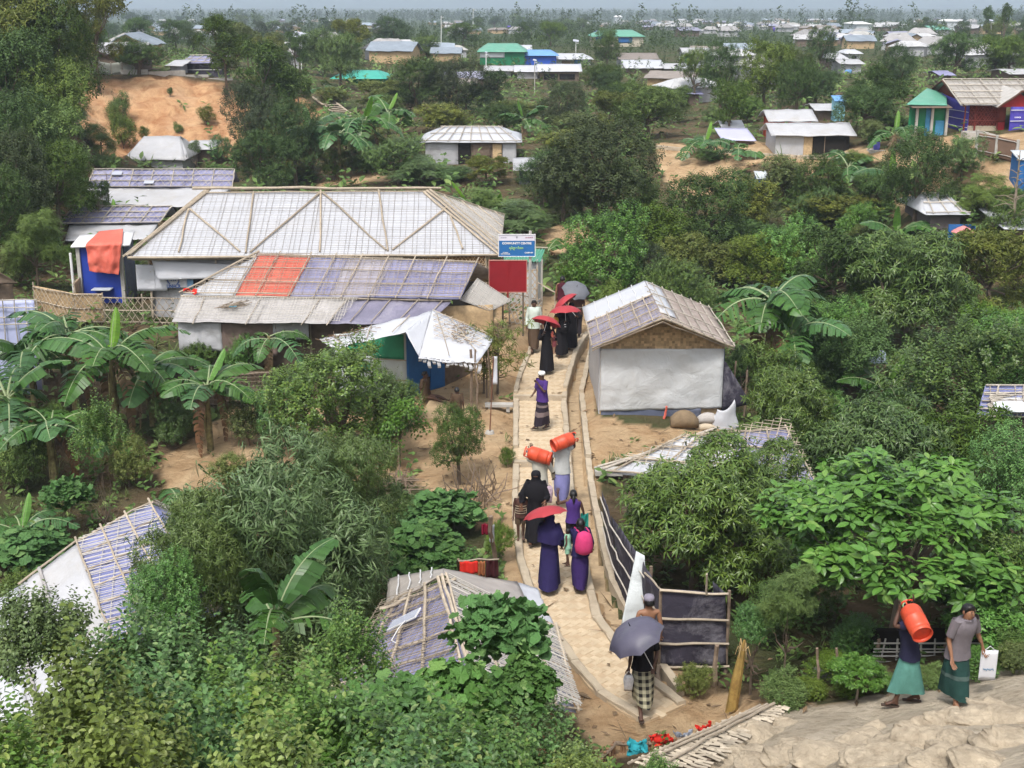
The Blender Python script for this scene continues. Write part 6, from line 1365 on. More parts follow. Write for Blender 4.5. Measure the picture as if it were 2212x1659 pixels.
hut(1480,1520,225,203,197, 'low violet roof between the trees right of the middle', 'lean', PURP, MATD, depth=3); hut(1760,1812,262,238,226, 'low patched white roofs below the blue-topped latrine', 'gable', TARP, MATD, depth=3)
hut(1108,1190,400,368,352, 'dark low hut with a scrap white roof left of the wide blackish tree', 'lean', TARPG, BLKT, depth=3)
# palms, barrel, stairs, basin, fences
def bits():
 p = ground(1893,325); r = empty('blue_barrel', p, 0, 'violet blue plastic barrel on a cement step beside the hillside path', 'barrel'); k = 1 / ppm(p); q = MB(); q.tube([p, p + Vector((0,0,.1)), p + Vector((0,0,16 * k)), p + Vector((0,0,17 * k))], [6 * k, 7 * k, 7 * k, 6 * k],14); q.build('barrel_body', mat('violet_plastic', (.10,.10,.50),.4,.5,.05,3), r, True, wloc=p); q = MB(); q.box(p + Vector((.1,.1,-.1)),(1.0,.8,.25)); q.build('step', CONG, r, wloc=p)
 r = empty('ramp', ground(1960,310),0, 'pair of long bamboo gutters laid up the slope to the green shed', 'ramp')
 for dx in (0,14): pole(r, ground(1918 + dx, 318) + Vector((0,0,.15)), ground(1995 + dx * .5,290) + Vector((0,0,.25)),.07, BAMB, 'beam')
 p = ground(2112,303); r = empty('washing_basin', p, 0, 'rectangular cement washing basin in front of the bamboo-roofed house', 'basin'); q = MB(); k = 1 / ppm(p); w, h, d = 42 * k, 16 * k, 1.1
 for c_, s_ in (((0,0, h / 2),(w, .12, h)),((0, d, h / 2),(w, .12, h)),((-w / 2, d / 2, h / 2),(.12, d, h)),((w / 2, d / 2, h / 2),(.12, d, h)),((0, d / 2,.1),(w, d, .1)),((w * .75, d / 2,.15),(w * .5, d, .25))): q.box(p + Vector(c_), s_)
 q.build('basin', CONG, r, wloc=p)
 bamboo_fence('palisade_fence', [ground(2108,338), ground(2150,345), ground(2195,352)],1.1, 'row of grey cement posts with planks below the washing basin', gap=1.0, diag=False, sp=0, backing=mat('brown_plank_panel', (.16,.10,.07),.9), pm=CONG, postr=.09, rails=(.2,.9))
 # white net on the hill top and cement edge
 a, b = ground(192,158), ground(312,156); r = empty('net_fence', base_of(a, b),0, 'pale green-grey net strung along the hilltop above the clay slope', 'net'); h = [1.0,.95,.85,.9,.55,.1]
 for i in range(5):
  p, q_ = a.lerp(b, i / 5), a.lerp(b, (i + 1) / 5); zp, zq = Z(p.x, p.y), Z(q_.x, q_.y); wallq(r, 'net_cloth', mat('net_pale', (.36,.38,.34),.8,.2,.15,6), p, q_, zp, zp + h[i], z1b=zq + h[i + 1], z0b=zq, wr=.05, nu=6, nv=4); pole(r, (p.x, p.y, zp),(p.x, p.y, zp + h[i] + .1),.03, BAMG, 'post')
 L = [ground(178,155), ground(250,157), ground(320,160), ground(400,166), ground(450,171), ground(502,178)]; r = empty('retaining_edge', L[2],0, 'long cement retaining edge along the hilltop above the clay slope', 'retaining wall')
 for i in range(5):
  q = MB(); p, q_ = L[i], L[i + 1]; m_ = (p + q_) / 2; v = q_ - p; q.box(m_ + Vector((0,0,.1)),(v.length * .99,.25,.42 if i in (1,2) else .2), Matrix.Rotation(math.atan2(v.y, v.x),3, 'Z')); q.build('slab', CONG, r, wloc=r.location)
 L = [ground(1420,322), ground(1480,326), ground(1560,334), ground(1640,340), ground(1720,342), ground(1800,338), ground(1870,330)]; r = empty('path_kerb', L[3],0, 'pale cement kerb of the footpath along the right-hand hillside', 'kerb')
 for i in range(6):
  q = MB(); p, q_ = L[i], L[i + 1]; m_ = (p + q_) / 2; v = q_ - p; q.box(m_ + Vector((0,0,.05)),(v.length * .99,.3,.2), Matrix.Rotation(math.atan2(v.y, v.x),3, 'Z')); q.build('kerb_stone', CONC, r, wloc=r.location)
 # bamboo stairs on the left
 a, b = ground(692,218), ground(752,262); r = empty('bamboo_stairs', base_of(a, b),0, 'flight of bamboo stairs going down the slope above the ragged banana grove', 'stairs'); o = Vector((.55,.3,0))
 for s in (-1,1): pole(r, a + o * s + Vector((0,0,.35)), b + o * s + Vector((0,0,.25)),.07, BAMB, 'side_rail')
 for k in range(11): p = a.lerp(b, (k + .5) / 11) + Vector((0,0,.3)); pole(r, p - o, p + o, .05, BAMB, 'tread')
 # pink parasol
 p = ground(2080,520); r = empty('parasol', p, 0, 'faded pink parasol roof over a blue cloth beside the white hip-roofed hut', 'parasol'); t = PY(2082,487, p.y); k = 1 / ppm(t); q = MB(); q.rings([[t + Vector((math.cos(a) * rr * k, math.sin(a) * rr * k, -dz * k)) for a in [j * math.pi / 5 for j in range(10)]] for rr, dz in ((.5,0),(12,5),(26,14))], True, False); q.build('canopy', mat('faded_pink', (.55,.22,.22),.7,.3,.1,3), r, wloc=p); pole(r, p, t, .04); q = MB(); q.box(p + Vector((0,.3,.35)),(1.2,.1,.7)); q.build('blue_cloth', BLUEW, r, wloc=p)
 # lamp masts
 for px, base, top, pan, lab in [(651,150,78,34, 'solar street lamp with a large double panel on the hill left of the middle'),(953,118,34,0, 'tall thin lamp mast before the distant houses'),(1244,125,90,12, 'solar street lamp above the long white roof'),(1022,60,18,0, 'thin far antenna mast near the horizon'),(2141,105,46,8, 'white lamp post among the trees at the upper right'),(1155,200,132,8, 'slim dark solar post before the blue-walled house'),(1050,190,190 - 75,5, 'thin dark post before the green-roofed house')]:
  p = ground(px, base); t = PY(px, top, p.y); k = 1 / ppm(t); r = empty('street_lamp', p, 0, lab, 'street lamp'); pole(r, p, t, max(.05,.7 * k), FRAMEW if pan != 8 else CONG, 'lamp_post', jit=0, n=5)
  if pan: q = MB(); q.box(t + Vector((0,0,2 * k)),(pan * k, pan * k * .7,.06), Euler((.45,.15,0)).to_matrix()); q.build('solar_panel', mat('pale_solar', (.42,.44,.52)), r, wloc=p)
  q = MB(); q.box(t + Vector((3 * k, -.2,-3 * k)),(5 * k, .3,.8 * k)); q.build('lamp_head', FRAMEW, r, wloc=p)
bits()

# ================================================================== the bamboo-roofed house on the right terrace
def right_house():
 g = ground(2060,292); Y = g.y; z0 = g.z
 X = lambda px: PY(px, 250, Y).x
 root = empty('bamboo_roofed_house', g, 0, 'large house with bamboo-gridded grey roof, violet tarpaulin ends and red lattice walls', 'house'); wl = root.location
 e = PY(2100,227, Y - .4).z; rY = Y + 3.2; rz = PY(2100,174, rY).z
 apx = PY(2036,175, rY).x; rightx = apx + 16
 # roof seen along its length: ridge runs to the right
 f = bil((apx, rY, rz),(rightx, rY, rz),(rightx, Y - .5, e),(PY(2098,227, Y - .5).x - .6, Y - .5, e)); n = nrm_of(f)
 RG = mat('grey_bamboo_roof', (.44,.42,.40),.8,.2,.15,4, dirt=(.28,.26,.24), dirt_amt=.5, bmp=.4, bsc=8)
 sheet(root, 'roof', RG, f, wr=.03, nu=24, nv=8); lattice(root, [f(0,1), f(1,1), f(1,0), f(0,0)],.35,.2,.014,.03, BAMG)
 for u in np.linspace(0,.9,14): pole(root, f(u, 0) + n * .08, f(u, 1) + n * .08,.035, BAMG, 'roof_rafter', n=4)
 for v in (.0,.25,.5,.75,1): pole(root, f(0, v) + n * .1, f(1, v) + n * .1,.035, BAMG, 'roof_batten', n=4)
 L = (PY(2004,204, Y + 5.5).x, Y + 6.5, e + .1); h = bil((apx, rY, rz),(apx + .01, rY, rz), L, L); sheet(root, 'roof', RG, bil((rightx, rY, rz),(apx, rY, rz),(L[0], L[1], e),(rightx, Y + 6.5, e)), wr=.02)
 ex = PY(2098,227, Y - .5).x - .3
 q = MB(); q.add([(ex + .35, Y, e),(apx + .2, rY, rz - .1),(L[0] + .5, Y + 6.2, e)], [(0,1,2)]); q.build('gable', REDW, root, wloc=wl)
 pole(root, (apx, rY, rz),(ex - .1, Y - .5, e - .05),.07, mat('dark_verge', (.10,.05,.035)), 'verge_pole'); pole(root, (apx, rY, rz),(L[0], L[1], e),.07, mat('dark_verge', (.1,.05,.035)), 'verge_pole')
 c0 = Vector((ex + .4, Y + .05,0)); c1 = Vector((PY(2024,283, Y + 3.5).x, Y + 5.2,0))
 wallq(root, 'violet_tarpaulin', PURB, c1, c0, z0, e + .5, wr=.05, z1b=e)
 for t in (.25,.5,.75): a_, b_ = c1.copy(), c0.copy(); a_.z = b_.z = z0 + (e - z0) * t; pole(root, a_ + Vector((-.06,-.06,0)), b_ + Vector((-.06,-.06,0)),.02, FRAMEW, 'rope')
 x1 = X(2156); wallq(root, 'mud_wall', CONC, c0,(x1, Y, 0), z0 - .2, z0 + .55, wr=.01); wallq(root, 'dark_wall', mat('dark_red_wall', (.10,.02,.015)),(c0.x, Y + .1,0),(x1, Y + .1,0), z0 + .4, e)
 lattice(root, [(c0.x, Y, z0 + .55),(x1, Y, z0 + .55),(x1, Y, e),(c0.x, Y, e)],.16,.2,.02,.02, REDW, True, 'red_lattice'); lattice(root, [(c0.x, Y, z0 + .55),(x1, Y, z0 + .55),(x1, Y, e),(c0.x, Y, e)],.5,.45,.022,.04, REDW, False, 'red_lattice')
 for px in (2083,2107,2155): pole(root, (X(px), Y - .05, z0 - .2),(X(px), Y - .05, e),.05, REDW, 'post')
 wallq(root, 'red_panel', mat('bright_red_panel', (.28,.016,.02),.6,.3,.1,3),(X(2157), Y - .02,0),(X(2172), Y - .02,0), z0 - .1, z0 + .75, wr=.01); wallq(root, 'dark_wall', REDW, (X(2157), Y + .0,0),(X(2172), Y + .0,0), z0 + .75, e)
 # cross wing at the picture edge
 ax2 = X(2190); q = MB(); yb = Y - .9
 for s, xx in ((-1, X(2141)),(1, X(2245))): sheet(root, 'wing_roof', RG, bil((ax2, Y + 3.2, rz - .15),(ax2, yb, rz - .35),(xx, yb, e - .1),(xx, Y + 2, e)), wr=.02); pole(root, (ax2, yb - .03, rz - .33),(xx, yb - .03, e - .12),.06, mat('dark_verge', (.1,.05,.035)), 'verge_pole')
 q.add([(X(2150), yb + .3, e - .1),(ax2, yb + .3, rz - .5),(X(2235), yb + .3, e - .1)], [(0,1,2)]); q.build('gable', mat('bright_red_panel', (.5,.02,.02)), root, wloc=wl)
 wallq(root, 'violet_tarpaulin', PURB, (X(2173), yb + .25,0),(X(2300), yb + .25,0), z0 - .15, e - .08, wr=.04)
 for t in (.15,.5,.85): pole(root, (X(2173), yb + .18, z0 + (e - z0) * t),(X(2300), yb + .18, z0 + (e - z0) * t),.02, FRAMEW, 'rope')
 text_part(root, 'lettering', 'UNHCR', WHITE, (X(2188), yb + .15, z0 + (e - z0) * .62),(1,0,0),.25,(0,-1,0), width=X(2195) - X(2181))
 text_part(root, 'lettering', 'UNHCR', WHITE, Vector(((c0.x + c1.x) / 2,(c0.y + c1.y) / 2, z0 + (e - z0) * .62)) + Vector((-.12,-.08,0)), c0 - c1,.25, Vector((c0.y - c1.y, -(c0.x - c1.x),0)), width=.55)
 # green shed in front
 g2 = ground(2000,292); Y2 = g2.y - .3; X = lambda px: PY(px, 270, Y2).x; r = empty('green_shed', g2,0, 'green-walled shed with a mint tin roof and cement posts beside the bamboo-roofed house', 'shed'); zt = PY(2000,230, Y2).z; z0 = g2.z - .1
 sheet(r, 'roof', TEAL, bil(PY(2003,190, Y2 + 4), PY(2045,203, Y2 + 3.8), PY(2046,227, Y2 - .2), PY(1958,225, Y2 - .2)), wr=.01, th=.05); wallq(r, 'wall', GREENW, (X(1964), Y2 + .2,0),(X(2043), Y2 + .2,0), z0, zt)
 wallq(r, 'blue_door', mat('blue_door_sheet', (.05,.22,.38),.6),(X(2000), Y2 + .12,0),(X(2012), Y2 + .12,0), z0, zt - .1); wallq(r, 'blue_door', mat('blue_door_sheet', (.05,.22,.38)),(X(2022), Y2 + .12,0),(X(2041), Y2 + .12,0), z0, zt - .8)
 for px in (1979,2012,2044): q = MB(); q.box((X(px), Y2,(z0 + zt) / 2),(.14,.14, zt - z0)); q.build('post', CONG, r, wloc=g2)
 sheet(r, 'awning', MATD, bil((X(1962), Y2 + .3, zt + .08),(X(2048), Y2 + .3, zt + .08),(X(2048), Y2 - .5, zt - .02),(X(1962), Y2 - .5, zt - .02)), wr=.01, th=.04)
right_house()

# ================================================================== the far settlement
def far_named():
 hut(1030,1140,141,112,93, 'house with a mint green hip roof and green walls in the distance', 'hip', TEAL, GREENW, 'house', depth=8, wr=.01, door=[(.0,.55,.55,1, TINW, 'wall_panel')]); hut(1105,1150,120,108,97, 'white roof adjoining the mint green hip roof', 'gable', TARPC, TARPG, 'house', depth=6)
 hut(1124,1208,143,120,107, 'house with a blue tin roof and bright blue walls in the distance', 'hip', BLUET, mat('bright_blue_wall', (.03,.10,.50),.6), 'house', depth=6, wr=.01)
 hut(1180,1283,139,128,115, 'long shallow white roof right of the blue house', 'hip', TARPC, TARPG, 'house', depth=6, door=[(.3,.6,.1,.7, MATD, 'opening'),(.6,.75,0,.9, BLUEW, 'door')]); hut(1160,1258,176,154,138, 'brown-walled hut with a pale roof in front of the long white roof', 'gable', TARPC, MATD, 'hut', depth=5, door=[(.1,.45,.15,.7, DW, 'window'),(.5,.9,.15,.7, DW, 'window')])
 hut(1044,1110,165,153,142, 'white roof with a draped sheet below the green-roofed house', 'gable', TARP, TARPG, 'hut', depth=5); hut(1110,1168,170,155,143, 'white flat-roofed hut left of the brown-walled one', 'lean', TARPC, TARPG, 'hut', depth=5)
 hut(1336,1425,148,128,114, 'pale concrete hut with a dark sloping roof edge', 'gable', mat('brown_grey_roof', (.22,.19,.17),.8), TARPG, 'hut', depth=7, door=[(.1,.25,0,.8, TINW, 'door')]); hut(1350,1440,158,147,131, 'white roof with a blue patch in front of the pale concrete hut', 'lean', TARPC, MATD, 'hut', depth=6, wr=.08); hut(1435,1500,160,148,137, 'white roof right of the blue-patched one', 'gable', TARP, MATD, 'hut', depth=6)
 hut(1277,1395,101,79,64, 'school-like house with a mint roof, cream walls and blue windows', 'hip', TEAL, mat('cream_wall', (.50,.45,.36),.7), 'house', depth=10, wr=.01, door=[(.05,.2,.3,.9, BLUEW, 'window'),(.5,.78,.35,.9, BLUEW, 'window')])
 hut(712,834,178,170,151, 'teal tin roof showing among the trees left of the middle', 'hip', mat('teal_tin', (.04,.36,.28),.5,.4,.1,2), GREENW, 'house', depth=7, wr=.01)
 hut(1475,1540,138,115,103, 'hut with green and white sheets under a grey roof', 'gable', TARP, TARPG, 'hut', depth=6, door=[(0,.35,0,1, GREENW, 'wall_panel'),(.36,.85,.1,.9, TARP, 'wall_panel')]); hut(1470,1528,172,149,138, 'long white gabled hut below the green and white one', 'gable', TARPC, TARPG, 'hut', depth=6)
 hut(1791,1835,152,127,114, 'far hut with a worn pale roof left in the small cluster', 'hip', TARP, MATD, 'hut', depth=5); hut(1828,1866,133,116,106, 'far two-tone hut highest in the small cluster', 'hip', TARPC, TARPG, 'hut', depth=5, door=[(.3,.7,.4,.7, DW, 'window')]); hut(1815,1870,158,138,128, 'far hut with a hanging blue sheet lowest in the small cluster', 'gable', TARP, TARPG, 'hut', depth=5, door=[(.15,.5,0,.4, BLUET, 'blue_sheet')])
 hut(1990,2020,103,90,81, 'far hut with bright blue walls at the upper right', 'hip', TARPC, mat('bright_blue_wall', (.03,.1,.5)), 'hut', depth=6); hut(2014,2056,78,64,56, 'far house with a long mint roof at the upper right', 'lean', TEAL, TARPG, 'house', depth=6); hut(2164,2212,118,104,90, 'green house with a mint roof at the upper right edge', 'gable', TEAL, GREENW, 'house', depth=6)
 hut(1848,1886,78,52,46, 'tall pale block with a light roof standing over the far huts', 'hip', FRAMEW, TINW, 'building', depth=12, wr=0, door=[(0,.5,0,.3, BLUEW, 'blue_base')]); hut(2044,2072,66,46,41, 'small pale block with a flat roof at the upper right', 'hip', FRAMEW, TINW, 'building', depth=9, wr=0); hut(1328,1345,52,37,33, 'round-looking pale tank house left on the horizon', 'hip', FRAMEW, TINW, 'building', depth=12, wr=0)
 hut(2180,2290,175,160,152, 'greyish roof behind the ridge of the bamboo-roofed house', 'gable', TARP, MATD, 'hut', depth=5); hut(2030,2066,180,163,158, 'small lilac roof behind the ridge of the bamboo-roofed house', 'gable', PURP, MATD, 'hut', depth=4)
 for px, py, lab in [(1829,66, 'violet water tank beside the tall pale block'),(1674,64, 'violet water tank on the far white roofs'),(1292,72, 'large violet water tank left of the mint-roofed house'),(988,66, 'violet water tank among the far roofs left of the middle'),(1100,62, 'violet water tanks behind the small mint roof')]:
  p = ground(px, py + 4); k = 1 / ppm(p); r = empty('water_tank', p, 0, lab, 'water tank'); w = 14 if px == 1292 else 8; q = MB(); q.tube([p, p + Vector((0,0,9 * k)), p + Vector((0,0,10 * k))], [w * k * .55, w * k * .6, w * k * .35],12); q.build('tank_body', mat('violet_tank', (.09,.05,.42),.5,.4,.05,3), r, True, wloc=p); q = MB(); q.box(p + Vector((0,0,-3 * k)),(w * k * 1.2, w * k, 6 * k)); q.build('stand', CONG, r, wloc=p)
far_named()
def far_hut_meshes():
 out = []
 for s in range(7):
  rg = np.random.RandomState(600 + s); w, l, h, r = 1,.62 + .2 * rg.rand(),.30,.13 + .1 * rg.rand(); ov = .07; ins = .22 if s % 2 else .0
  rf = MB(); e = h; A = Vector((-.5 - ov, -l / 2 - ov, e)); B = Vector((.5 + ov, -l / 2 - ov, e)); Cc = Vector((.5 + ov, l / 2 + ov, e)); D = Vector((-.5 - ov, l / 2 + ov, e)); r0, r1 = Vector((-.5 + ins - (0 if ins else ov),0, e + r)), Vector((.5 - ins + (0 if ins else ov),0, e + r))
  def wrk(f): return lambda u, v: Vector(f(u, v)) + Vector((0,0, rg.uniform(-.015,.015)))
  for q in ((r0, r1, B, A),(r1, r0, D, Cc)): rf.grid(wrk(bil(*q)),6,3,.012)
  if ins: rf.grid(bil(r0, r0, A, D),2,2,.012); rf.grid(bil(r1, r1, Cc, B),2,2,.012)
  wl = MB(); wl.add([(-.5,-l / 2,-.4),(.5,-l / 2,-.4),(.5, l / 2,-.4),(-.5, l / 2,-.4),(-.5,-l / 2, e),(.5,-l / 2, e),(.5, l / 2, e),(-.5, l / 2, e)], [(0,1,5,4),(1,2,6,5),(2,3,7,6),(3,0,4,7)])
  if not ins: wl.add([(-.5,-l / 2, e),(-.5, l / 2, e),(-.5,0, e + r),(.5,-l / 2, e),(.5, l / 2, e),(.5,0, e + r)], [(0,1,2),(3,4,5)])
  m = [mat('far_roof_white', (.42,.42,.43),.6,.3,.2,.7, obj_var=.15), mat('far_roof_grey', (.30,.29,.29),.6,.3,.2,.7, obj_var=.15), mat('far_roof_brown', (.24,.21,.19),.7,.3,.2,.7, obj_var=.15), mat('far_roof_white', (.4,) * 3), mat('far_roof_lilac', (.27,.27,.36),.6,.3,.2,.7, obj_var=.15), mat('far_roof_pale', (.36,.35,.33),.6,.3,.2,.7, obj_var=.15), mat('far_roof_blue', (.24,.28,.33),.6,.3,.2,.7, obj_var=.2)][s]
  out.append((rf.mesh('hut_roof', m), wl.mesh('hut_wall', [MATD, TARPG, MATW, TARPG][s % 4])))
 return out
FH = far_hut_meshes()
_clear = []
def cluster(x0, x1, y0, y1, n, where, size=(3.4,5.2)):
 n = max(2, int(n * (.95 if x0 > 1300 else .7)))
 """a cluster of far huts; where = how one would find it in the picture"""
 rg = np.random.RandomState(int(x0 + y0)); got = []; tries = 0
 while len(got) < n and tries < n * 30:
  tries += 1; px, py = rg.uniform(x0, x1), y0 + (y1 - y0) * rg.rand(); p = ground(px, py); w = rg.uniform(*size)
  if any((Vector((p.x, p.y)) - Vector((a[0], a[1]))).length < (w + a[2]) * .52 for a in got): continue
  got.append((p.x, p.y, w)); rf, wl = FH[rg.randint(len(FH))]
  e = empty('far_hut', p, rg.uniform(-.5,.5) + (math.pi / 2 if rg.rand() < .25 else 0), 'small pale-roofed hut ' + where, 'hut', 'far huts ' + where); e.scale = (w, w, w * .95)
  link('roof', rf, e); link('wall', wl, e)
CL = [(1570,1690,54,66,26,'crowded on the far slope right of the mint roof'),(1690,1800,58,72,16,'left of the tall pale block'),(1730,1790,78,104,9,'below the tall pale block on its left'),(1800,1870,74,110,14,'on the slope just below the tall pale block'),
          (1890,1960,58,70,12,'right of the tall pale block'),(1935,2020,88,126,15,'around the far hut with bright blue walls'),(1395,1480,52,66,14,'behind the mint-roofed house'),(1400,1570,48,56,16,'near the horizon right of the middle'),(1345,1450,48,56,10,'beside the round tank house'),
          (1480,1580,68,80,6,'between trees right of the mint-roofed house'),(960,1130,62,76,12,'behind the green-roofed house'),(803,985,118,136,12,'in the row left of the green-roofed house'),(740,840,60,80,10,'behind the loose tree left of the middle'),(770,1000,50,62,14,'far away left of the middle'),
          (520,640,58,74,10,'behind the solar street lamp'),(370,480,70,84,13,'white-roofed in the plain behind the hilltop on the left'),(280,360,60,80,8,'at the far left beyond the slender tree'),(240,420,48,60,10,'near the horizon on the left'),(600,760,46,56,10,'near the horizon left of the middle'),
          (230,330,110,150,5,'behind the net on the hilltop'),(560,660,120,150,4,'behind the solar lamp hill'),(2050,2212,60,80,8,'on the skyline at the upper right'),(1650,1800,44,52,16,'near the horizon at the right'),(1950,2140,44,54,12,'near the horizon at the upper right'),(1230,1330,50,60,6,'behind the dark round tree in the middle distance'),
          (1500,1640,120,150,4,'among the trees behind the round-headed tree'),(2060,2140,120,150,5,'behind the big dark tree at the upper right'),(980,1080,180,240,3,'half hidden in the wood of the middle distance'),(1440,1520,180,230,3,'half hidden left of the tall round-headed tree'),(1600,1740,170,200,3,'half hidden behind the round-headed trees'),(700,800,100,118,5,'above the teal roof')]
for c in CL: cluster(*c)
def in_cl(px, py): return any(c[0] - 6 < px < c[1] + 6 and c[2] - 2 < py < c[3] + 7 for c in CL)

# ------------------------------------------------------------------ woodland between the things placed above
CLEAR = [(165,150,500,340,345),(255,285,470,365,365),(180,355,515,452,455),(130,440,380,560,660),(270,400,1110,560,700),(900,268,1135,355,358),(1655,232,1860,340,342),(1555,255,1640,325,325),(1955,165,2290,305,305),(1400,308,2212,352,352),(1995,412,2105,495,495),(1025,88,1290,182,182),(1270,60,1400,104,104),(1330,110,1505,160,160),(710,148,840,176,178),(1470,100,1545,172,172),(1785,103,1872,160,160),(1560,46,1960,112,112),(1930,78,2075,128,128),(350,118,505,170,170),(185,130,320,160,160),(640,70,672,150,150),(800,116,990,138,138),(1628,378,1668,404,404),(1800,212,1832,262,262),(1455,385,1600,440,440),(1420,335,1640,420,425),(1140,478,1290,540,545),(760,44,1000,62,64),(1340,44,1570,60,60),(1640,42,1830,56,56),(690,205,760,266,266),(950,30,957,118,118),(1030,640,1300,760,1400)]
def blocked(px, base, top, w):
 x0, x1 = px - w * .42, px + w * .42
 for a, b, c, d, bb in CLEAR:
  if base > b and base >= bb - 2 or (b < base < d):
   ox = min(x1, c) - max(x0, a); oy = min(base, d) - max(top, b)
   if ox > w * .12 and oy > (base - top) * .15: return True
   if a < px < c and b < base < d: return True
 return False
LAND = [(330,330, 'the tent-roofed hut'),(430,150, 'the black-walled hilltop hut'),(250,145, 'the hilltop net'),(650,110, 'the big solar street lamp'),(770,165, 'the teal roof'),(1080,120, 'the green-roofed house'),(1165,125, 'the blue-walled house'),(1210,160, 'the brown-walled pale-roofed hut'),(1335,85, 'the mint-roofed house'),(1385,140, 'the pale concrete hut'),(1505,120, 'the green and white hut'),(1500,155, 'the long white gabled hut'),(1830,135, 'the small hut cluster on the right'),(1865,62, 'the tall pale block'),(2005,95, 'the far bright blue hut'),(2035,68, 'the long mint roof'),(1015,320, 'the white-roofed doorway hut'),(1755,300, 'the long patched shelter'),(1595,290, 'the pale purple roof'),(2090,230, 'the bamboo-roofed house'),(2000,255, 'the green shed'),(2050,445, 'the white hip roof'),(1648,390, 'the tiny blue latrine'),(1815,235, 'the pale blue latrine'),(1115,530, 'the community signboard'),(1290,380, 'the wide blackish tree'),(320,240, 'the clay slope'),(350,385, 'the faded purple roof'),(740,300, 'the ragged banana grove'),(953,80, 'the thin lamp mast'),(1520,470, 'the pointed glossy tree'),(1650,620, 'the big ragged banana plant'),(1400,760, 'the brown-gabled hut'),(200,570, 'the blue latrine'),(1670,160, 'the tall round-headed tree'),(2180,400, 'the dead leafless tree'),(600,250, 'the large dark loose tree')]
def where(px, py):
 b = min(LAND, key=lambda l: (l[0] - px) ** 2 + ((l[1] - py) * 2.2) ** 2); dx, dy = px - b[0], py - b[1]
 d = abs(dx) + abs(dy) * 2.2
 if d < 40: r = 'close behind' if dy < 0 else 'close in front of'
 elif abs(dx) > abs(dy) * 2.2: r = ('left of' if dx < 0 else 'right of') if d < 110 else ('well to the left of' if dx < 0 else 'well to the right of')
 else: r = ('behind' if dy < 0 else 'in front of')
 return f'{r} {b[2]}'
KD = {'far': 'distant bushy tree', 'farcol': 'distant slim tree', 'round': 'rounded green tree', 'dark': 'dense dark tree', 'airy': 'loose-crowned tree', 'feather': 'feathery tree', 'bush': 'leafy bush', 'leafy': 'bright leafed tree'}
def fill(rows, seed):
 rg = np.random.RandomState(seed); n = 0
 for base, h, step, kinds, jit in rows:
  x = -30 + rg.uniform(0, step)
  while x < 2250:
   px = x + rg.uniform(-.3,.3) * step; b = base + rg.uniform(-jit, jit); hh = h * rg.uniform(.6,1.25); k = kinds[rg.randint(len(kinds))]; w = hh * rg.uniform(.8,1.25) * (.5 if k == 'farcol' else 1.5 if k == 'bush' else 1); x += step * rg.uniform(.7,1.3)
   if k == 'bush': hh *= .6
   if blocked(px, b, b - hh, w) or (in_cl(px, b - 3) and rg.rand() < .6): continue
   lab = KD[k] + ' ' + where(px, b - hh / 2).replace('well to the left of', 'far left of').replace('well to the right of', 'far right of'); nm = None
   plant_px(k, px, b, b - hh, w, lab, 'bush' if k == 'bush' else 'tree', 'distant trees ' + where(px, b - hh / 2) if base < 120 else None, name='distant_tree' if base < 120 else None); n += 1
 return n
def far_wood():
 rg = np.random.RandomState(9); N = 12000; Y = 430 + 1250 * rg.rand(N) ** 1.2; Nb = 13000; Yb = 125 + 600 * rg.rand(Nb) ** 1.3;  X = (rg.rand(N) * 2 - 1) * (Y * .5 + 30); Xb = (rg.rand(Nb) * 2 - 1) * (Yb * .5 + 20)
 k = (fbm(X * .012, Y * .008) * 2 + .62 > rg.rand(N) * .9) & ((Y > 950) | (rg.rand(N) < .16)); X, Y = X[k], Y[k]; Zz = base_h(X, Y); h = 5 + 5 * rg.rand(len(X)) ** 1.5
 kb = ~clay_m(Xb, Yb) & ~bare_m(Xb, Yb) & (fbm(Xb * .03, Yb * .02) * 2 + .7 > rg.rand(Nb)); Xb, Yb = Xb[kb], Yb[kb]; X = np.concatenate([X, Xb]); Y = np.concatenate([Y, Yb]); Zz = np.concatenate([Zz, height(Xb, Yb)]); h = np.concatenate([h, np.clip(Yb / 130,.9,2.6) * (.6 + .8 * rg.rand(len(Xb)))])
 kk = np.array([not (rg.rand() < .8 and in_cl(*proj(a, b, c))) for a, b, c in zip(X, Y, Zz)]); X, Y, Zz, h = X[kk], Y[kk], Zz[kk], h[kk]
 t = [T_tuft(rg, 4,.8,.6) for _ in range(5)]; Ps = []; Ss = []; Us = []
 for j in range(13):
  o = rg.normal(size=(len(X),3)) * (h * .14)[:, None]; o[:, 2] = h * (.12 + .07 * j) ; Ps.append(np.stack([X, Y, Zz],-1) + o * [1.35 - .08 * j, 1.35 - .08 * j, 1]); Ss.append(h * .145); Us.append(rg.normal(size=(len(X),3)) * .5 + [0,0,1])
 V, F = place_tpl(t, np.concatenate(Ps), np.concatenate(Us), np.concatenate(Ss), rg); tag(link('far_wood', np_mesh('far_wood', V, F, [GREEN['dark']])), kind='stuff')
far_wood()
n1 = fill([(53,22,34,['far','far','farcol'],3),(62,28,40,['far','far'],4),(68,28,52,['far','far'],4),(74,36,48,['far','farcol','far'],5),(90,44,56,['far','round','dark'],7),(110,58,64,['round','dark','airy'],8)],1)
n2 = fill([(132,66,72,['round','dark','airy','bush'],9),(156,74,74,['round','dark','airy','bush'],10),(182,78,76,['round','dark','bush','round','airy'],10),(210,80,72,['dark','round','bush','airy','feather'],12),(240,84,74,['round','dark','bush','leafy','airy'],12),(272,84,80,['bush','dark','round','feather'],12),(306,86,84,['bush','round','airy','bush'],14),(345,90,88,['bush','feather','bush','round'],14),(385,92,92,['bush','bush','leafy','dark'],16),(430,96,96,['bush','leafy','bush','dark'],16)],2)
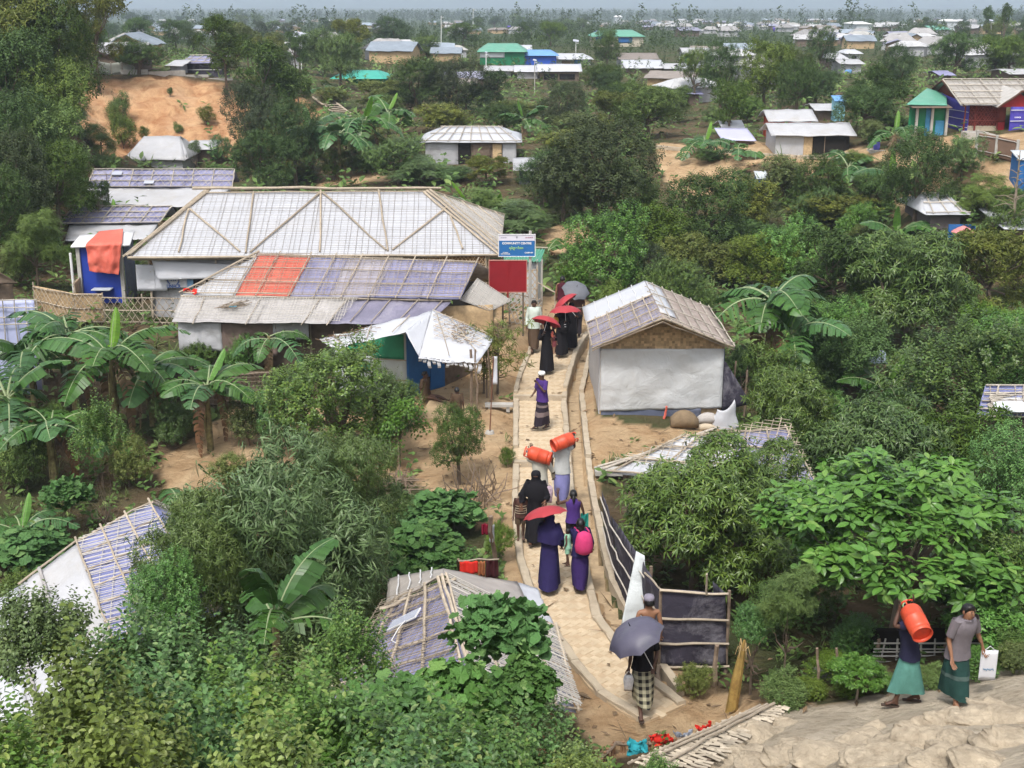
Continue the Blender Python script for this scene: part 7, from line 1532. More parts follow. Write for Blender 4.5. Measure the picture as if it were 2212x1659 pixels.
n3 = fill([(480,110,105,['bush','leafy','bush','airy'],16),(535,120,115,['leafy','bush','bush'],16)],3)
for px, base, top, w, k in [(1480,600,500,140,'bush'),(1580,620,520,150,'bush'),(1330,700,600,120,'bush'),(1900,640,520,170,'leafy'),(2000,620,500,160,'bush'),(1780,800,640,190,'leafy'),(2150,820,660,200,'leafy'),(1760,960,840,160,'leafy'),(1600,830,740,110,'bush'),(1960,1010,880,180,'leafy'),(20,760,650,100,'bush'),(90,560,470,100,'bush'),(160,590,520,70,'bush'),(430,800,720,90,'bush'),(540,960,850,120,'bush'),(700,1100,980,150,'bush'),(500,1060,980,110,'bush'),(180,1290,1190,120,'bush'),(60,1330,1210,130,'bush'),(1750,1330,1180,170,'leafy'),(2100,1330,1150,230,'mango'),(1660,1400,1240,110,'bush'),(2020,1240,1060,230,'mango'),(1880,1250,1080,220,'leafy'),(820,1220,1120,120,'leafy'),(940,1330,1240,60,'bush'),(520,800,720,80,'leafy'),(380,960,860,100,'leafy'),(280,1050,940,110,'bush'),(20,930,820,100,'bush'),(110,960,870,90,'leafy'),(2190,640,520,120,'bush'),(1240,640,570,70,'leafy'),(1850,1420,1330,120,'leafy'),(1800,1480,1400,120,'bush'),(2180,1440,1350,120,'bush'),(1745,1512,1455,90,'bush'),(1830,1502,1440,90,'bush'),(1905,1492,1440,70,'bush'),(2010,1482,1430,80,'bush'),(2110,1468,1400,90,'leafy'),(2190,1458,1390,90,'bush'),(1800,860,745,140,'leafy'),(1900,850,765,130,'bush'),(1860,830,775,60,'bush')]:
 plant_px(k, px, base, top, w, f'{KD.get(k, "mango tree")} {["low", "half covered", "small"][int(px) % 3]} {where(px, (base + top) / 2)}', 'tree' if k != 'bush' else 'bush')
print('fill', n1, n2, n3)

# ------------------------------------------------------------------ trees and plants one by one
def T(kind, px, base, top, w, label, cat='tree', **k):
 if kind[-1].isdigit(): k['var'] = int(kind[-1]); kind = kind[:-1]
 return plant_px(kind, px, base, top, w, label, cat, **k)
for a in [
 # left hillside
 ('airy', 60,240,-70,230, 'tall dark airy tree rising out of the picture at the top left corner'),
 ('airy', 215,195,-30,150, 'slender loose-crowned tree standing alone before the hazy hills on the left'),
 ('dark', 130,300,10,190, 'dense tree left of the slender loose-crowned tree on the left hillside'),
 ('round', 30,330,60,200, 'rounded mid green tree at the left picture edge below the tall airy tree', 'tree'),
 ('round', 125,370,110,170, 'bright green rounded tree directly left of the orange clay slope'),
 ('dark', 45,420,200,180, 'dark tree at the left edge beneath the rounded mid green tree'),
 ('round', 120,430,215,170, 'light green bushy tree below the bright rounded one beside the clay slope'),
 ('dark', 30,520,270,190, 'blackish green tree at the left edge above the small feathery trees'),
 ('dark', 130,500,310,160, 'dark dense tree just left of the small white tent-roofed hut'),
 ('dark', 5,590,360,150, 'low dark tree on the left edge beside the brown reed shed'),
 ('feather', 85,640,440,130, 'small feathery-leaved tree left of the blue latrine'),
 ('bush', 45,620,520,110, 'pale leafy bush at the foot of the feathery tree on the left', 'bush'),
 ('airy', 218,500,385,62, 'slim papaya-like tree standing in front of the purple tarpaulin roofs'),
 ('feather', 205,650,575,60, 'young blue-green feathery plant in front of the blue latrine', 'plant'),
 ('feather', 220,330,260,70, 'feathery bush at the foot of the clay slope left of the tent-roofed hut', 'bush'),
 ('bush', 260,250,190,62, 'dark shrub on the left part of the clay slope', 'bush'),
 ('bush', 265,310,225,72, 'larger shrub below the dark one on the clay slope', 'bush'),
 ('bush', 312,300,268,26, 'small round bush right above the tent-roofed hut', 'bush'),
 ('bush', 368,202,186,16, 'tiny bush alone in the upper middle of the clay slope', 'bush'),
 ('bush', 384,278,260,26, 'tiny bush low in the middle of the clay slope', 'bush'),
 ('bush', 446,262,226,46, 'dark bush at the right end of the clay slope', 'bush'),
 ('bush', 232,370,320,70, 'bright green bush left of the tent-roofed hut', 'bush'),
 ('leafy', 425,380,302,26, 'narrow leafy sapling between the tent-roofed hut and its shed', 'sapling'),
 ('leafy', 480,350,290,50, 'bright leafy bush right of the tent-roofed hut', 'bush'),
 ('bush', 470,390,350,80, 'low grassy bush behind the long purple-roofed shelter', 'bush'),
 ('airy', 490,200,22,130, 'light green loose tree behind the black-walled hut on the hilltop'),
 ('round', 300,160,80,110, 'olive leafy tree behind the white net on the hilltop'),
 ('round', 200,170,60,60, 'dark green tree at the left end of the white net fence'),
 ('airy', 590,300,75,170, 'large dark loose tree right of the orange clay slope'),
 ('dark', 545,360,170,120, 'dark tree overlapping the right end of the clay slope'),
 ('dark', 640,400,220,120, 'dark leafy tree left of the ragged banana grove'),
 ('dark', 575,420,285,150, 'broad dark tree directly behind the community centre roof at its left'),
 ('round', 700,165,60,110, 'green tree right of the tall solar street lamp'),
 ('airy', 640,160,60,70, 'tall ragged tree beside the solar street lamp'),
 ('round', 735,190,70,90, 'bushy tree above the teal roof left of the middle'),
 ('airy', 760,130,35,80, 'loose crowned tree before the distant roofs left of the middle'),
 ('bush', 720,230,185,90, 'leafy bush under the teal roof', 'bush'),
 # middle band
 ('airy', 815,240,170,110, 'olive crowned tree behind the ragged banana grove'),
 ('dark', 900,245,128,120, 'dark round tree left of the green-roofed house'),
 ('dark', 985,250,125,140, 'broad dark tree below the green-roofed house'),
 ('round', 920,130,75,60, 'small round light tree among the distant white roofs'),
 ('dark', 850,110,38,90, 'dark tree left of the thin lamp mast'),
 ('round', 1000,100,48,80, 'loose tree right of the thin lamp mast'),
 ('round', 1190,100,45,66, 'bushy tree behind the blue-walled house'),
 ('airy', 1130,95,42,40, 'slim tree behind the green-roofed house'),
 ('round', 1310,105,60,50, 'small tree left of the mint-roofed house'),
 ('dark', 1310,145,78,62, 'dark round tree between the blue house and the mint-roofed house'),
 ('round', 1300,210,130,90, 'green tree right of the long white roof in the middle distance'),
 ('airy', 1060,250,145,90, 'thin leaved tree before the white roofs below the green-roofed house'),
 ('bush', 960,290,220,160, 'olive shrubbery tree behind the white-roofed hut with a doorway', 'tree'),
 ('round', 1090,290,215,110, 'green bushy tree behind the white-roofed hut with a doorway'),
 ('dark', 1215,290,170,110, 'dark green tree behind the wide blackish tree'),
 ('round', 1400,300,180,150, 'wide mid green tree right of the blackish tree'),
 ('airy', 1330,300,190,110, 'ragged tree with hanging leaves above the wide blackish tree'),
 ('leafy', 860,395,292,150, 'lime green feathery tree left of the white-roofed hut with a doorway'),
 ('feather', 905,400,330,120, 'small bright tree with fine leaves in front of the white-roofed hut'),
 ('airy', 1050,400,335,110, 'leafy sapling clump in front of the doorway hut', 'sapling'),
 ('bush', 980,395,355,120, 'low weedy bush left of the doorway of the hut', 'bush'),
 ('dark', 1285,488,248,250, 'wide blackish green tree in the middle of the picture'),
 ('dark', 1215,480,320,130, 'lower dark tree leaning on the left side of the wide blackish tree'),
 ('bush', 1370,480,330,130, 'grey green bushy tree on the right side of the wide blackish tree'),
 ('feather', 1120,505,425,150, 'lime green feathery bush right of the community centre roof', 'bush'),
 ('feather', 1060,480,400,110, 'yellow green feathery bush behind the right roof corner of the community centre', 'bush'),
 # right middle
 ('round', 1500,225,100,70, 'dark green tree left of the tall round-headed trees right of the middle'),
 ('dark', 1555,255,95,90, 'tall dark cone-shaped tree right of the middle'),
 ('round', 1650,250,80,120, 'tall round-headed green tree above the two patched white roofs'),
 ('dark', 1720,250,130,100, 'dense green tree right of the tall round-headed one'),
 ('bush', 1615,265,200,90, 'yellow olive bush left of the white roof over a red wall', 'bush'),
 ('round', 1575,300,170,90, 'leafy tree above the purple-roofed hut on the right'),
 ('airy', 1900,270,130,120, 'tall leafy tree behind the green-walled shed'),
 ('round', 1870,290,170,130, 'bright green dense tree left of the green-walled shed'),
 ('dark', 1940,200,100,80, 'dark tree between the far huts above the green-walled shed'),
 ('bush', 1880,305,255,70, 'yellow green bush behind the small blue barrel', 'bush'),
 ('round', 2060,170,70,110, 'big dark green tree behind the large bamboo-roofed house'),
 ('round', 2150,165,75,110, 'tree behind the right part of the large bamboo-roofed house'),
 ('farcol', 2165,110,8,40, 'tall dark narrow tree on the skyline at the right'),
 ('farcol', 2128,100,10,36, 'tall pale narrow tree on the skyline at the right'),
 ('dark', 1770,160,60,70, 'dark tree among the far huts left of the pale tower'),
 ('round', 1760,230,140,110, 'round tree below the far huts with the blue sheet'),
 # slope right of the wide dark tree
 ('dark0', 1530,560,372,200, 'large dark glossy-leaved tree with pointed top right of the middle'),
 ('leafy0', 1310,640,440,190, 'bright glossy-leaved tree just right of the community centre signboard'),
 ('bush', 1420,560,420,140, 'greyish yellow bush between the two glossy-leaved trees', 'bush'),
 ('bush', 1620,500,380,150, 'grey green thicket bush below the small blue latrine', 'bush'),
 ('bush', 1530,350,318,80, 'bush beside the footpath bend on the right hillside', 'bush'),
 ('bush', 1690,420,330,120, 'leafy bush below the grey tarpaulin shelter on the right hillside', 'bush'),
 ('dark', 1770,460,340,120, 'dark thicket tree below the path on the right hillside'),
 ('dark', 1975,480,290,150, 'blackish tree left of the white hip-roofed hut on the right'),
 ('leafy', 2075,390,295,100, 'green bush under the palisade fence of the bamboo-roofed house', 'bush'),
 ('feather', 2130,470,370,110, 'fern-like bright bush right of the white hip roof', 'bush'),
 ('round', 1890,470,370,110, 'mixed green bushy tree below the blue barrel terrace'),
 ('bush', 1850,360,320,70, 'low bush under the blue barrel terrace', 'bush'),
 ('leafy', 1700,640,470,170, 'leafy tree left of the yellowish spreading tree'),
 ('airy', 1800,720,480,230, 'yellowish spreading tree in the middle of the right-hand grove'),
 ('mango', 1950,760,490,260, 'wide olive tree with pale forked limbs in the right-hand grove'),
 ('airy2', 2130,720,480,240, 'olive crowned tree at the right picture edge below the pink parasol'),
 ('round3', 1640,640,500,160, 'grey green tree behind the big banana plant'),
 ('leafy', 1440,690,560,140, 'light leafed tree behind the brown-gabled hut'),
 ('leafy', 1500,700,600,100, 'small bright leafed tree right of the ridge of the brown-gabled hut'),
 ('dark', 1380,640,520,110, 'dark leafed tree behind the umbrella carriers'),
 ('bush', 1230,620,560,80, 'dark bush right of the mint tin roof near the signboard', 'bush'),
 ('leafy1', 2060,960,680,300, 'dense green tree climbing with creepers at the right of the grove'),
 ('leafy', 2180,950,650,200, 'dark leafy tree at the right edge above the solar-panel roof'),
 ('round0', 1830,900,690,220, 'mango tree standing over the pale blue roof scrap'),
 ('leafy', 1680,900,740,150, 'leafy sapling thicket right of the brown-gabled hut', 'sapling'),
 ('mango', 1700,1060,790,210, 'mango tree right of the white tarpaulin wall hut'),
 ('mango', 1870,1130,800,300, 'big dark mango tree in the centre of the right-hand grove'),
 ('airy1', 2060,1130,850,290, 'dark mango tree beneath the solar-panel roof on the right'),
 ('leafy2', 2180,1200,930,200, 'mango tree at the right edge below the yellowing banana leaf'),
 ('mango', 1500,1290,955,330, 'large mango tree overhanging the black cloth fence'),
 ('mango', 1620,1240,960,250, 'mango tree behind the one overhanging the black cloth fence'),
 ('feather', 1690,1500,1210,130, 'fern-leaved tree left of the broad-leaved tree', 'tree'),
 ('bigleaf', 1925,1400,1000,590, 'broad-leaved tree with large oval leaves above the two men on the mound'),
 ('leafy', 2170,1390,1130,230, 'leafy tree at the right edge behind the man with the white bag'),
 ('bigleaf', 1850,1510,1420,130, 'low broad-leaved plant at the edge of the mound', 'plant'),
 ('bigleaf', 2130,1430,1300,190, 'broad-leaved bush right of the man in the grey shirt', 'bush'),
 ('leafy', 1620,1500,1300,80, 'small dark-leaved sapling right of the black cloth enclosure', 'sapling'),
 ('bush', 1690,1530,1440,110, 'weedy green bush at the mound edge', 'bush'),
 ('bush', 1500,1500,1430,90, 'broad leaved weed under the black cloth enclosure', 'plant'),
 # left valley, near
 ('shrub', 235,1180,870,120, 'grey green slender bush in front of the banana plants on the left', 'bush'),
 ('bush', 60,1060,900,130, 'broad leaved bush at the left edge behind the big banana leaves', 'bush'),
 ('vine', 70,1230,1130,150, 'creeper covered bush at the left edge above the white roof', 'bush'),
 ('vine', 150,1150,1010,90, 'climbing creeper below the banana plants on the left', 'creeper'),
 ('leafy1', 722,1010,730,290, 'bright rosette-leaved tree left of the blue-walled hut'),
 ('leafy', 620,960,820,130, 'lower limb thicket of leafy green left of the bright rosette-leaved tree', 'bush'),
 ('palmate', 865,1010,850,120, 'cassava shrub with hand-shaped leaves below the blue-walled hut', 'shrub'),
 ('leafy', 850,940,800,120, 'dark leafy bush beside the white hut roof', 'bush'),
 ('dark0', 992,1045,880,122, 'round dark glossy bush left of the brick path', 'bush'),
 ('willow', 600,1480,985,470, 'wide narrow-leaved tree overhanging the blue roof on the left'),
 ('willow', 775,1380,930,210, 'narrow-leaved tree with drooping branches left of the gourd vines'),
 ('willow', 440,1560,1085,260, 'drooping narrow-leaved branches over the blue patched roof'),
 ('willow', 700,1440,1120,280, 'low hanging narrow-leaved tree in front of the wide one'),
 ('vine', 955,1160,1035,150, 'gourd vine heaped on a trellis left of the brick path', 'vine'),
 ('vine', 920,1240,1120,150, 'gourd vine tumbling below the trellis heap', 'vine'),
 ('vine', 870,1190,1100,120, 'small leaved creeper beside the drooping tree', 'vine'),
 ('palmate', 960,1240,1160,130, 'hand-leaved shrub above the patched hut roof', 'shrub'),
 ('bush', 1080,1230,1120,70, 'weedy bush along the left path edge', 'bush'),
 ('bush', 1095,1010,960,40, 'tuft of weeds at the left path edge beside the third person', 'weed'),
 ('leafy0', 385,1640,1200,150, 'dark glossy citrus shrub in front of the blue patched roof', 'shrub'),
]:
 T(*a[:6], **({'cat': a[6]} if len(a) > 6 else {}))
# shrubs on the bank right below the photographer
for px, base, top, w, lab in [
 (0,2150,1500,380, 'small-leaved shrub at the lower left corner'),(150,2000,1262,230, 'tall loose shrub whose twigs cross the white roof'),(260,2300,1430,420, 'thick green shrub left in the bank thicket'),(345,2000,1350,330, 'shrub with upright twigs below the blue patched roof'),
 (430,2250,1480,420, 'dense dark shrub in the middle of the bank thicket'),(480,1980,1350,300, 'yellow green shrub left of the standing banana leaf'),(590,2150,1450,380, 'broad bushy shrub below the standing banana leaf'),(640,1960,1420,280, 'pale twiggy shrub right of the standing banana leaf'),(720,2200,1500,400, 'leafy shrub left of the patched hut roof'),
 (860,2200,1520,420, 'green shrub in front of the patched hut roof'),(1000,2250,1560,380, 'shrub under the gourd vine in front of the hut wall'),(1130,2150,1560,300, 'twiggy shrub in front of the woven hut wall'),(1230,2150,1610,200, 'low shrub at the foot of the woven hut wall'),(60,2500,1560,400, 'front shrub at the lower left edge'),
 (330,2600,1580,450, 'front shrub in the lower left part of the bank'),(640,2600,1590,450, 'front shrub at the lower middle of the bank'),(930,2600,1600,420, 'front shrub below the gourd vine'),(780,1900,1330,200, 'thin shrub beside the narrow-leaved tree above the patched roof'),(1120,1900,1440,170, 'open twiggy shrub rising before the patched roof of the hut'),(1400,2300,1640,110, 'small weed at the lower edge beside the drying clothes'),
 (1240,2500,1640,200,'low leafy shrub at the bottom edge left of the drying clothes')]:
 plant_px('shrub', px, base, top, w, lab, 'shrub', 'shrubs on the bank below')
for px, base, top, w, lab in [(1080,1950,1240,190, 'gourd vine climbing over the right side of the patched hut roof'),(1000,2000,1400,200, 'gourd vine spreading over the middle of the patched hut roof'),(860,2100,1440,240, 'gourd vine with big leaves left of the hut on the bank'),(740,2200,1530,200, 'gourd vine leaves among the shrubs of the bank'),(1130,2050,1400,130, 'small gourd vine tangle beside the white roof sheet')]:
 plant_px('vine', px, base, top, w, lab, 'vine', 'gourd vines on the bank')
# bananas
for a in [
 (165,900,640, 'tall banana plant in the middle of the left-hand clump', 10,1.9),(75,880,700, 'banana plant at the left edge with long arching leaves', 9,2.0),(255,960,690, 'banana plant with brown hanging leaves right in the left-hand clump', 9,1.8),(120,1060,850, 'young banana plant with upright pale green leaves', 8,1.6),
 (330,920,720, 'banana plant leaning over the woven fence', 8,1.7),(455,970,770, 'banana plant with shredded dry stem below the reed fence', 9,1.5),(30,1010,780, 'banana plant cut by the left edge below the arching ones', 8,1.7),(585,830,680, 'banana plant in front of the grey roof of the orange-patched shelter', 6,1.2),(50,1190,1090, 'low banana plant at the left edge above the creepers', 6,1.2),
 (1655,850,560, 'big ragged banana plant right of the brown-gabled hut', 12,2.2),(1700,880,650, 'banana plant with dry leaves behind the big ragged one', 9,1.8),(1900,930,770, 'banana plant beneath the creeper-clad tree', 6,1.8),
 (675,380,235, 'banana plant left in the ragged grove behind the community centre', 8,2.2),(735,390,240, 'tall banana plant in the ragged grove behind the community centre', 9,2.3),(790,370,215, 'banana plant right in the ragged grove behind the community centre', 8,2.2),(840,330,205, 'banana plant at the end of the grove near the white-roofed hut', 7,2.0),(700,215,170, 'small banana plant above the bamboo stairs', 6,1.8),
 (1010,470,395, 'banana plant behind the right end of the community centre ridge', 8,1.8),(1070,480,425, 'low banana plant behind the sign', 6,1.6),(1130,300,225, 'banana plant right behind the white-roofed hut with a doorway', 6,1.8),(1520,335,275, 'pale banana plant left of the purple-roofed hut', 8,2.0),(1590,345,295, 'banana plant in front of the purple-roofed hut', 6,2.0),
 (1830,385,318, 'banana plant below the right-hand hillside path', 8,2.0),(1925,400,335, 'banana plant under the wooden ramp', 7,2.0),(1930,320,250, 'banana plant beside the blue barrel', 6,1.8),(1845,470,410, 'banana plant in the hollow below the hillside path', 8,2.0),(1935,525,460, 'banana plant in the thicket left of the white hip roof', 6,2.0),(1845,235,215, 'small banana plant under the blue-topped latrine', 5,1.8),
 (245,165+325,470, 'young banana behind the blue latrine', 4,1.2),(2225,1080,945, 'banana plant at the right edge with one yellowing leaf', 5,1.8),(1180,560,515, 'banana plant right of the signboard', 5,1.4)]:
 banana(a[0], a[1], a[2], a[3], a[4], a[5], dry=3 if 'brown' in a[3] or 'dry' in a[3] else 1)
banana(612,1680,1235, 'banana plant with one torn leaf standing upright in front of the narrow-leaved tree', 4,1.3, dry=0, up=2, ups=1.0, seed=3)
banana(395,1170,1040, 'banana plant hidden behind the wide narrow-leaved tree', 3,1.1, dry=0, up=0)

# ================================================================== people
SK = {'a': mat('skin_brown', (.16,.075,.042),.55,.35,.08,6), 'b': mat('skin_dark', (.085,.042,.028),.55,.35,.08,6), 'c': mat('skin_tan', (.26,.13,.075),.55,.35,.08,6)}
HAIR = mat('black_hair', (.008,.007,.007),.45,.4,.1,20)
def cloth(name, col, **k): k.setdefault('bmp', .35); k.setdefault('bsc', 18); return mat('cloth_' + name, col, .8,.2,.14,8, wrinkle=True, **k)
def skin_mesh(nodes, edges, m, root_i=0, sub=2):
 me = bpy.data.meshes.new('person_body'); me.from_pydata([n[0] for n in nodes], edges, []); o = bpy.data.objects.new('tmp_body', me); C.objects.link(o)
 md = o.modifiers.new('s', 'SKIN'); md.use_smooth_shade = True; md.branch_smoothing = .6
 for i, v in enumerate(me.skin_vertices[0].data): r = nodes[i][1]; v.radius = r if isinstance(r, tuple) else (r, r); v.use_root = (i == root_i)
 s = o.modifiers.new('d', 'SUBSURF'); s.levels = sub; s.render_levels = sub
 dg = bpy.context.evaluated_depsgraph_get(); out = bpy.data.meshes.new_from_object(o.evaluated_get(dg)); bpy.data.objects.remove(o); out.materials.clear(); out.materials.append(m); return out
def person(px, py, h, face, label, skin='a', arms=None, stride=.12, top=None, bottom=None, robe=None, hair='short', cap=None, bend=0.0, head_turn=0, extras=None, loc=None, group=None, sit=False, lift=0.0, legs_bare=False):
 """face: direction faced, radians about z from +x; arms: (elbow, hand) offsets from each shoulder in body frame (x right, y forward, z up) in units of height"""
 p = loc or P(px, py, path_z(P(px, py, 0.05).y) + .03); S = h / 1.65
 root = empty('person', p, face - math.pi / 2, label, 'person', group); root.scale = (S, S, S)
 J = {}; fw = stride
 hip = .86 + lift; J['pelvis'] = Vector((0,0, hip)); J['spine'] = Vector((0,.02 + bend * .12, hip + .22)); J['chest'] = Vector((0,.02 + bend * .3, hip + .40)); J['neck'] = Vector((0,.02 + bend * .42, hip + .53)); J['head'] = Vector((0,.035 + bend * .5, hip + .62)); J['crown'] = Vector((0,.03 + bend * .55, hip + .73))
 N = []; E = []; idx = {}
 def node(k, v, r): idx[k] = len(N); N.append((tuple(v), r)); J[k] = Vector(v)
 def edge(a, b): E.append((idx[a], idx[b]))
 node('pelvis', J['pelvis'],(.15,.105)); node('spine', J['spine'],(.135,.095)); node('chest', J['chest'],(.155,.11)); node('neckb', J['neck'],(.055,.055)); node('jaw', J['head'] + Vector((0,0,-.03)),(.066,.075)); node('skull', J['head'] + Vector((0,-.01,.045)),(.078,.092)); node('top', J['crown'] + Vector((0,-.01,-.035)),(.05,.06))
 for a, b in (('pelvis', 'spine'),('spine', 'chest'),('chest', 'neckb'),('neckb', 'jaw'),('jaw', 'skull'),('skull', 'top')): edge(a, b)
 arms = arms or [((.03,-.02,-.165),(.04,.03,-.31)),((.03,-.02,-.165),(.04,.03,-.31))]
 for s, nm in ((-1, 'l'),(1, 'r')):
  e_, h_ = arms[0 if s < 0 else 1]; sh = J['chest'] + Vector((s * .165,0,.085)); el = sh + Vector((s * e_[0], e_[1], e_[2])) * 1.65; ha = sh + Vector((s * h_[0], h_[1], h_[2])) * 1.65
  node('sh' + nm, sh, .050); node('ua' + nm, sh.lerp(el, .5),.043); node('el' + nm, el, .036); node('fa' + nm, el.lerp(ha, .45),.033); node('wr' + nm, ha, (.024,.02))
  for a, b in (('chest', 'sh'),('sh', 'ua'),('ua', 'el'),('el', 'fa'),('fa', 'wr')): edge(a + ('' if a == 'chest' else nm), b + nm)
  d = (ha - el).normalized(); sd = d.cross(Vector((0,1,0))); sd = sd.normalized() if sd.length > .1 else Vector((1,0,0)); fo = sd.cross(d).normalized()
  node('pm' + nm, ha + d * .055,(.034,.016)); edge('wr' + nm, 'pm' + nm)
  for k in range(4):
   o = sd * (.030 - .020 * k); L = (.062,.070,.065,.050)[k]; node(f'f{k}{nm}', ha + d * .092 + o, .0095); node(f'g{k}{nm}', ha + d * (.092 + L * .55) + o * 1.1 + fo * .012,.0085); node(f't{k}{nm}', ha + d * (.092 + L) + o * 1.1 + fo * .032,.007)
   edge('pm' + nm, f'f{k}{nm}'); edge(f'f{k}{nm}', f'g{k}{nm}'); edge(f'g{k}{nm}', f't{k}{nm}')
  node('th' + nm, ha + d * .045 + sd * .045 + fo * .012,.011); node('tt' + nm, ha + d * .085 + sd * .058 + fo * .025,.0085); edge('wr' + nm, 'th' + nm); edge('th' + nm, 'tt' + nm)
  # legs
  f = fw * s; hp = Vector((s * .085,0, hip - .06))
  if sit: kn = Vector((s * .12,.42, hip - .02)); an = Vector((s * .12,.80, hip - .12)); toe = an + Vector((0,.06,.08))
  else:
   kn = Vector((s * .085, f * .5 + .02,.46 + (.02 if f < 0 else 0))); an = Vector((s * .075, f - (.03 if f < 0 else 0),.085 + (max(0,-f) * .35))); toe = an + Vector((s * .02,.15,-.055 if f >= 0 else -.085))
  node('hp' + nm, hp, .085); node('kn' + nm, kn, .055); node('cf' + nm, kn.lerp(an, .35),.050); node('an' + nm, an, .034); node('he' + nm, an + Vector((0,-.03,-.055)),.028); node('to' + nm, toe, (.038,.02))
  for a, b in (('pelvis', 'hp'),('hp', 'kn'),('kn', 'cf'),('cf', 'an'),('an', 'he'),('an', 'to')): edge(a + ('' if a == 'pelvis' else nm), b + nm)
 body = link('body', skin_mesh(N, E, SK[skin]), root)
 hc = J['head'] + Vector((0,.0,.04))
 def part(q, name, m, smooth=True, par=None): return link(name, q.mesh(name, m, smooth), par or root)
 ell = lambda c, rx, ry, n=18, ph=0: [Vector((c[0] + rx * math.cos(2 * math.pi * k / n + ph), c[1] + ry * math.sin(2 * math.pi * k / n + ph), c[2])) for k in range(n)]
 if not (robe and robe.get('veil')):
  q = MB(); q.add([hc + Vector(v) for v in ((-.012,.088,.02),(.012,.088,.02),(-.018,.092,-.025),(.018,.092,-.025),(0,.122,-.02))], [(0,1,4),(0,4,2),(1,3,4),(2,4,3)]); part(q, 'nose', SK[skin])
  for s in (-1,1):
   q = MB(); c = hc + Vector((s * .032,.086,.024)); q.rings([[c + Vector((.013 * r * math.cos(a),.004 * (1 - r),.007 * r * math.sin(a))) for a in [k * math.pi / 4 for k in range(8)]] for r in (1,.4)], False, True); part(q, 'eye', mat('eye', (.03,.02,.02),.3))
   q = MB(); c = hc + Vector((s * .082,-.005,.0)); q.rings([[c + Vector((s * .004 + s * t * .01,.018 * r * math.cos(a),.03 * r * math.sin(a))) for a in [k * math.pi / 4 for k in range(8)]] for r, t in ((1,0),(1,1),(.5,.6))], True, True); part(q, 'ear', SK[skin])
   q = MB(); c = hc + Vector((s * .032,.09,.042)); q.box(c, (.03,.006,.006)); part(q, 'eyebrow', HAIR)
  q = MB(); q.box(hc + Vector((0,.088,-.052)),(.042,.008,.010)); part(q, 'mouth', mat('lips', (.14,.04,.035),.5))
 if hair in ('short', 'bun', 'long', 'braid') and not robe:
  q = MB(); rr = []
  for i in range(7):
   t = i / 6; z = -.03 + .135 * math.sin(t * math.pi / 2); r = .090 * math.cos(t * math.pi / 2) ** .6 + .004; c = hc + Vector((0,-.014 - .018 * (1 - t), z)); rr.append([Vector((c.x + r * math.cos(a) * (1 if True else 1), c.y + (r * 1.12 * math.sin(a) if math.sin(a) < .3 else r * 1.05 * min(math.sin(a),.55 + t)), c.z + (.05 * max(0, math.sin(a)) * (1 - t)) + random.uniform(-.004,.004))) for a in [k * 2 * math.pi / 16 for k in range(16)]])
  q.rings(rr); part(q, 'hair', HAIR)
 if hair == 'long': q = MB(); q.rings([ell(hc + Vector((0,-.05 - .03 * t, .02 - .42 * t)),.085 * (1 + .25 * t),.05) for t in (0,.3,.6,1)]); part(q, 'hair', HAIR)
 if hair == 'braid': q = MB(); q.tube([hc + Vector((0,-.10,0)), hc + Vector((0,-.14,-.12)), hc + Vector((.01,-.12,-.26))], [.035,.03,.012],8); part(q, 'braid', HAIR)
 if cap: q = MB(); q.rings([ell(hc + Vector((0,-.01, z)), r, r * 1.1) for z, r in ((.03,.094),(.08,.093),(.115,.078),(.13,.03))]); k = part(q, 'cap', cap[0]);
 if cap and len(cap) > 1: q = MB(); q.grid(lambda u, v: hc + Vector(((u - .5) * .15,.08 + .09 * v * (1 - (2 * u - 1) ** 2 * .4),.045 - .02 * v)),6,3,.006); part(q, 'cap_brim', cap[0])
 # garments
 def tube_on(a, b, r0, r1, q, n=12, ext=0.0):
  k0 = a[:2]; a, b = J[a], J[b]; a = a - (b - a).normalized() * .035 + Vector((-.02 if a.x > 0 else .02,0,.012)) if k0 == 'sh' else a; b = b + (b - a).normalized() * ext; q.tube([a, a.lerp(b, .5), b], [r0,(r0 + r1) / 2, r1], n, False)
 if top:
  m, sl, hem = top['m'], top.get('sleeve', 'short'), top.get('hem', -.06); q = MB(); pe = J['pelvis']; sp = J['spine']; ch = J['chest']; nk = J['neck']
  rings = [(pe + Vector((0,0, hem)),.205,.158),(pe + Vector((0,0,.05)),.182,.135),(sp, .168,.122),(sp.lerp(ch, .5),.178,.128),(ch, .192,.130),(ch + Vector((0,0,.07)),.196,.118),(ch + Vector((0,0,.118)),.185 if sl != 'none' else .10,.095),(ch + Vector((0,0,.150)),.115 if sl != 'none' else .085,.08),(nk + Vector((0,0,.0)),.068,.068)]
  q.rings([[v + Vector((.006 * math.sin(5 * k),.008 * math.sin(3 * k + i * 2),0)) for k, v in enumerate(ell(c, rx, ry))] for i, (c, rx, ry) in enumerate(rings)], False, False)
  sh = part(q, 'shirt', m)
  if sl != 'none':
   for nm in 'lr':
    q = MB(); s0 = J['sh' + nm]; tube_on('sh' + nm, 'el' + nm, .078,.062 if sl == 'short' else .055, q, 12,-.06 if sl == 'short' else .0)
    if sl == 'long': tube_on('el' + nm, 'wr' + nm, .055,.042, q, 12,-.02)
    link('sleeve', q.mesh('sleeve', m, True), sh)
  if top.get('stripes'):
   for z in top['stripes'][1]: q = MB(); c = J['spine'] + Vector((0,0, z)); q.rings([ell(c + Vector((0,0, dz)),.188,.138) for dz in (-.012,.012)], False, False); link('stripe', q.mesh('stripe', top['stripes'][0], True), sh)
  if top.get('collar'): q = MB(); q.rings([ell(nk + Vector((0,.01, dz)), r, r) for dz, r in ((-.02,.085),(.03,.07),(.01,.09))], False, False); link('collar', q.mesh('collar', m, True), sh)
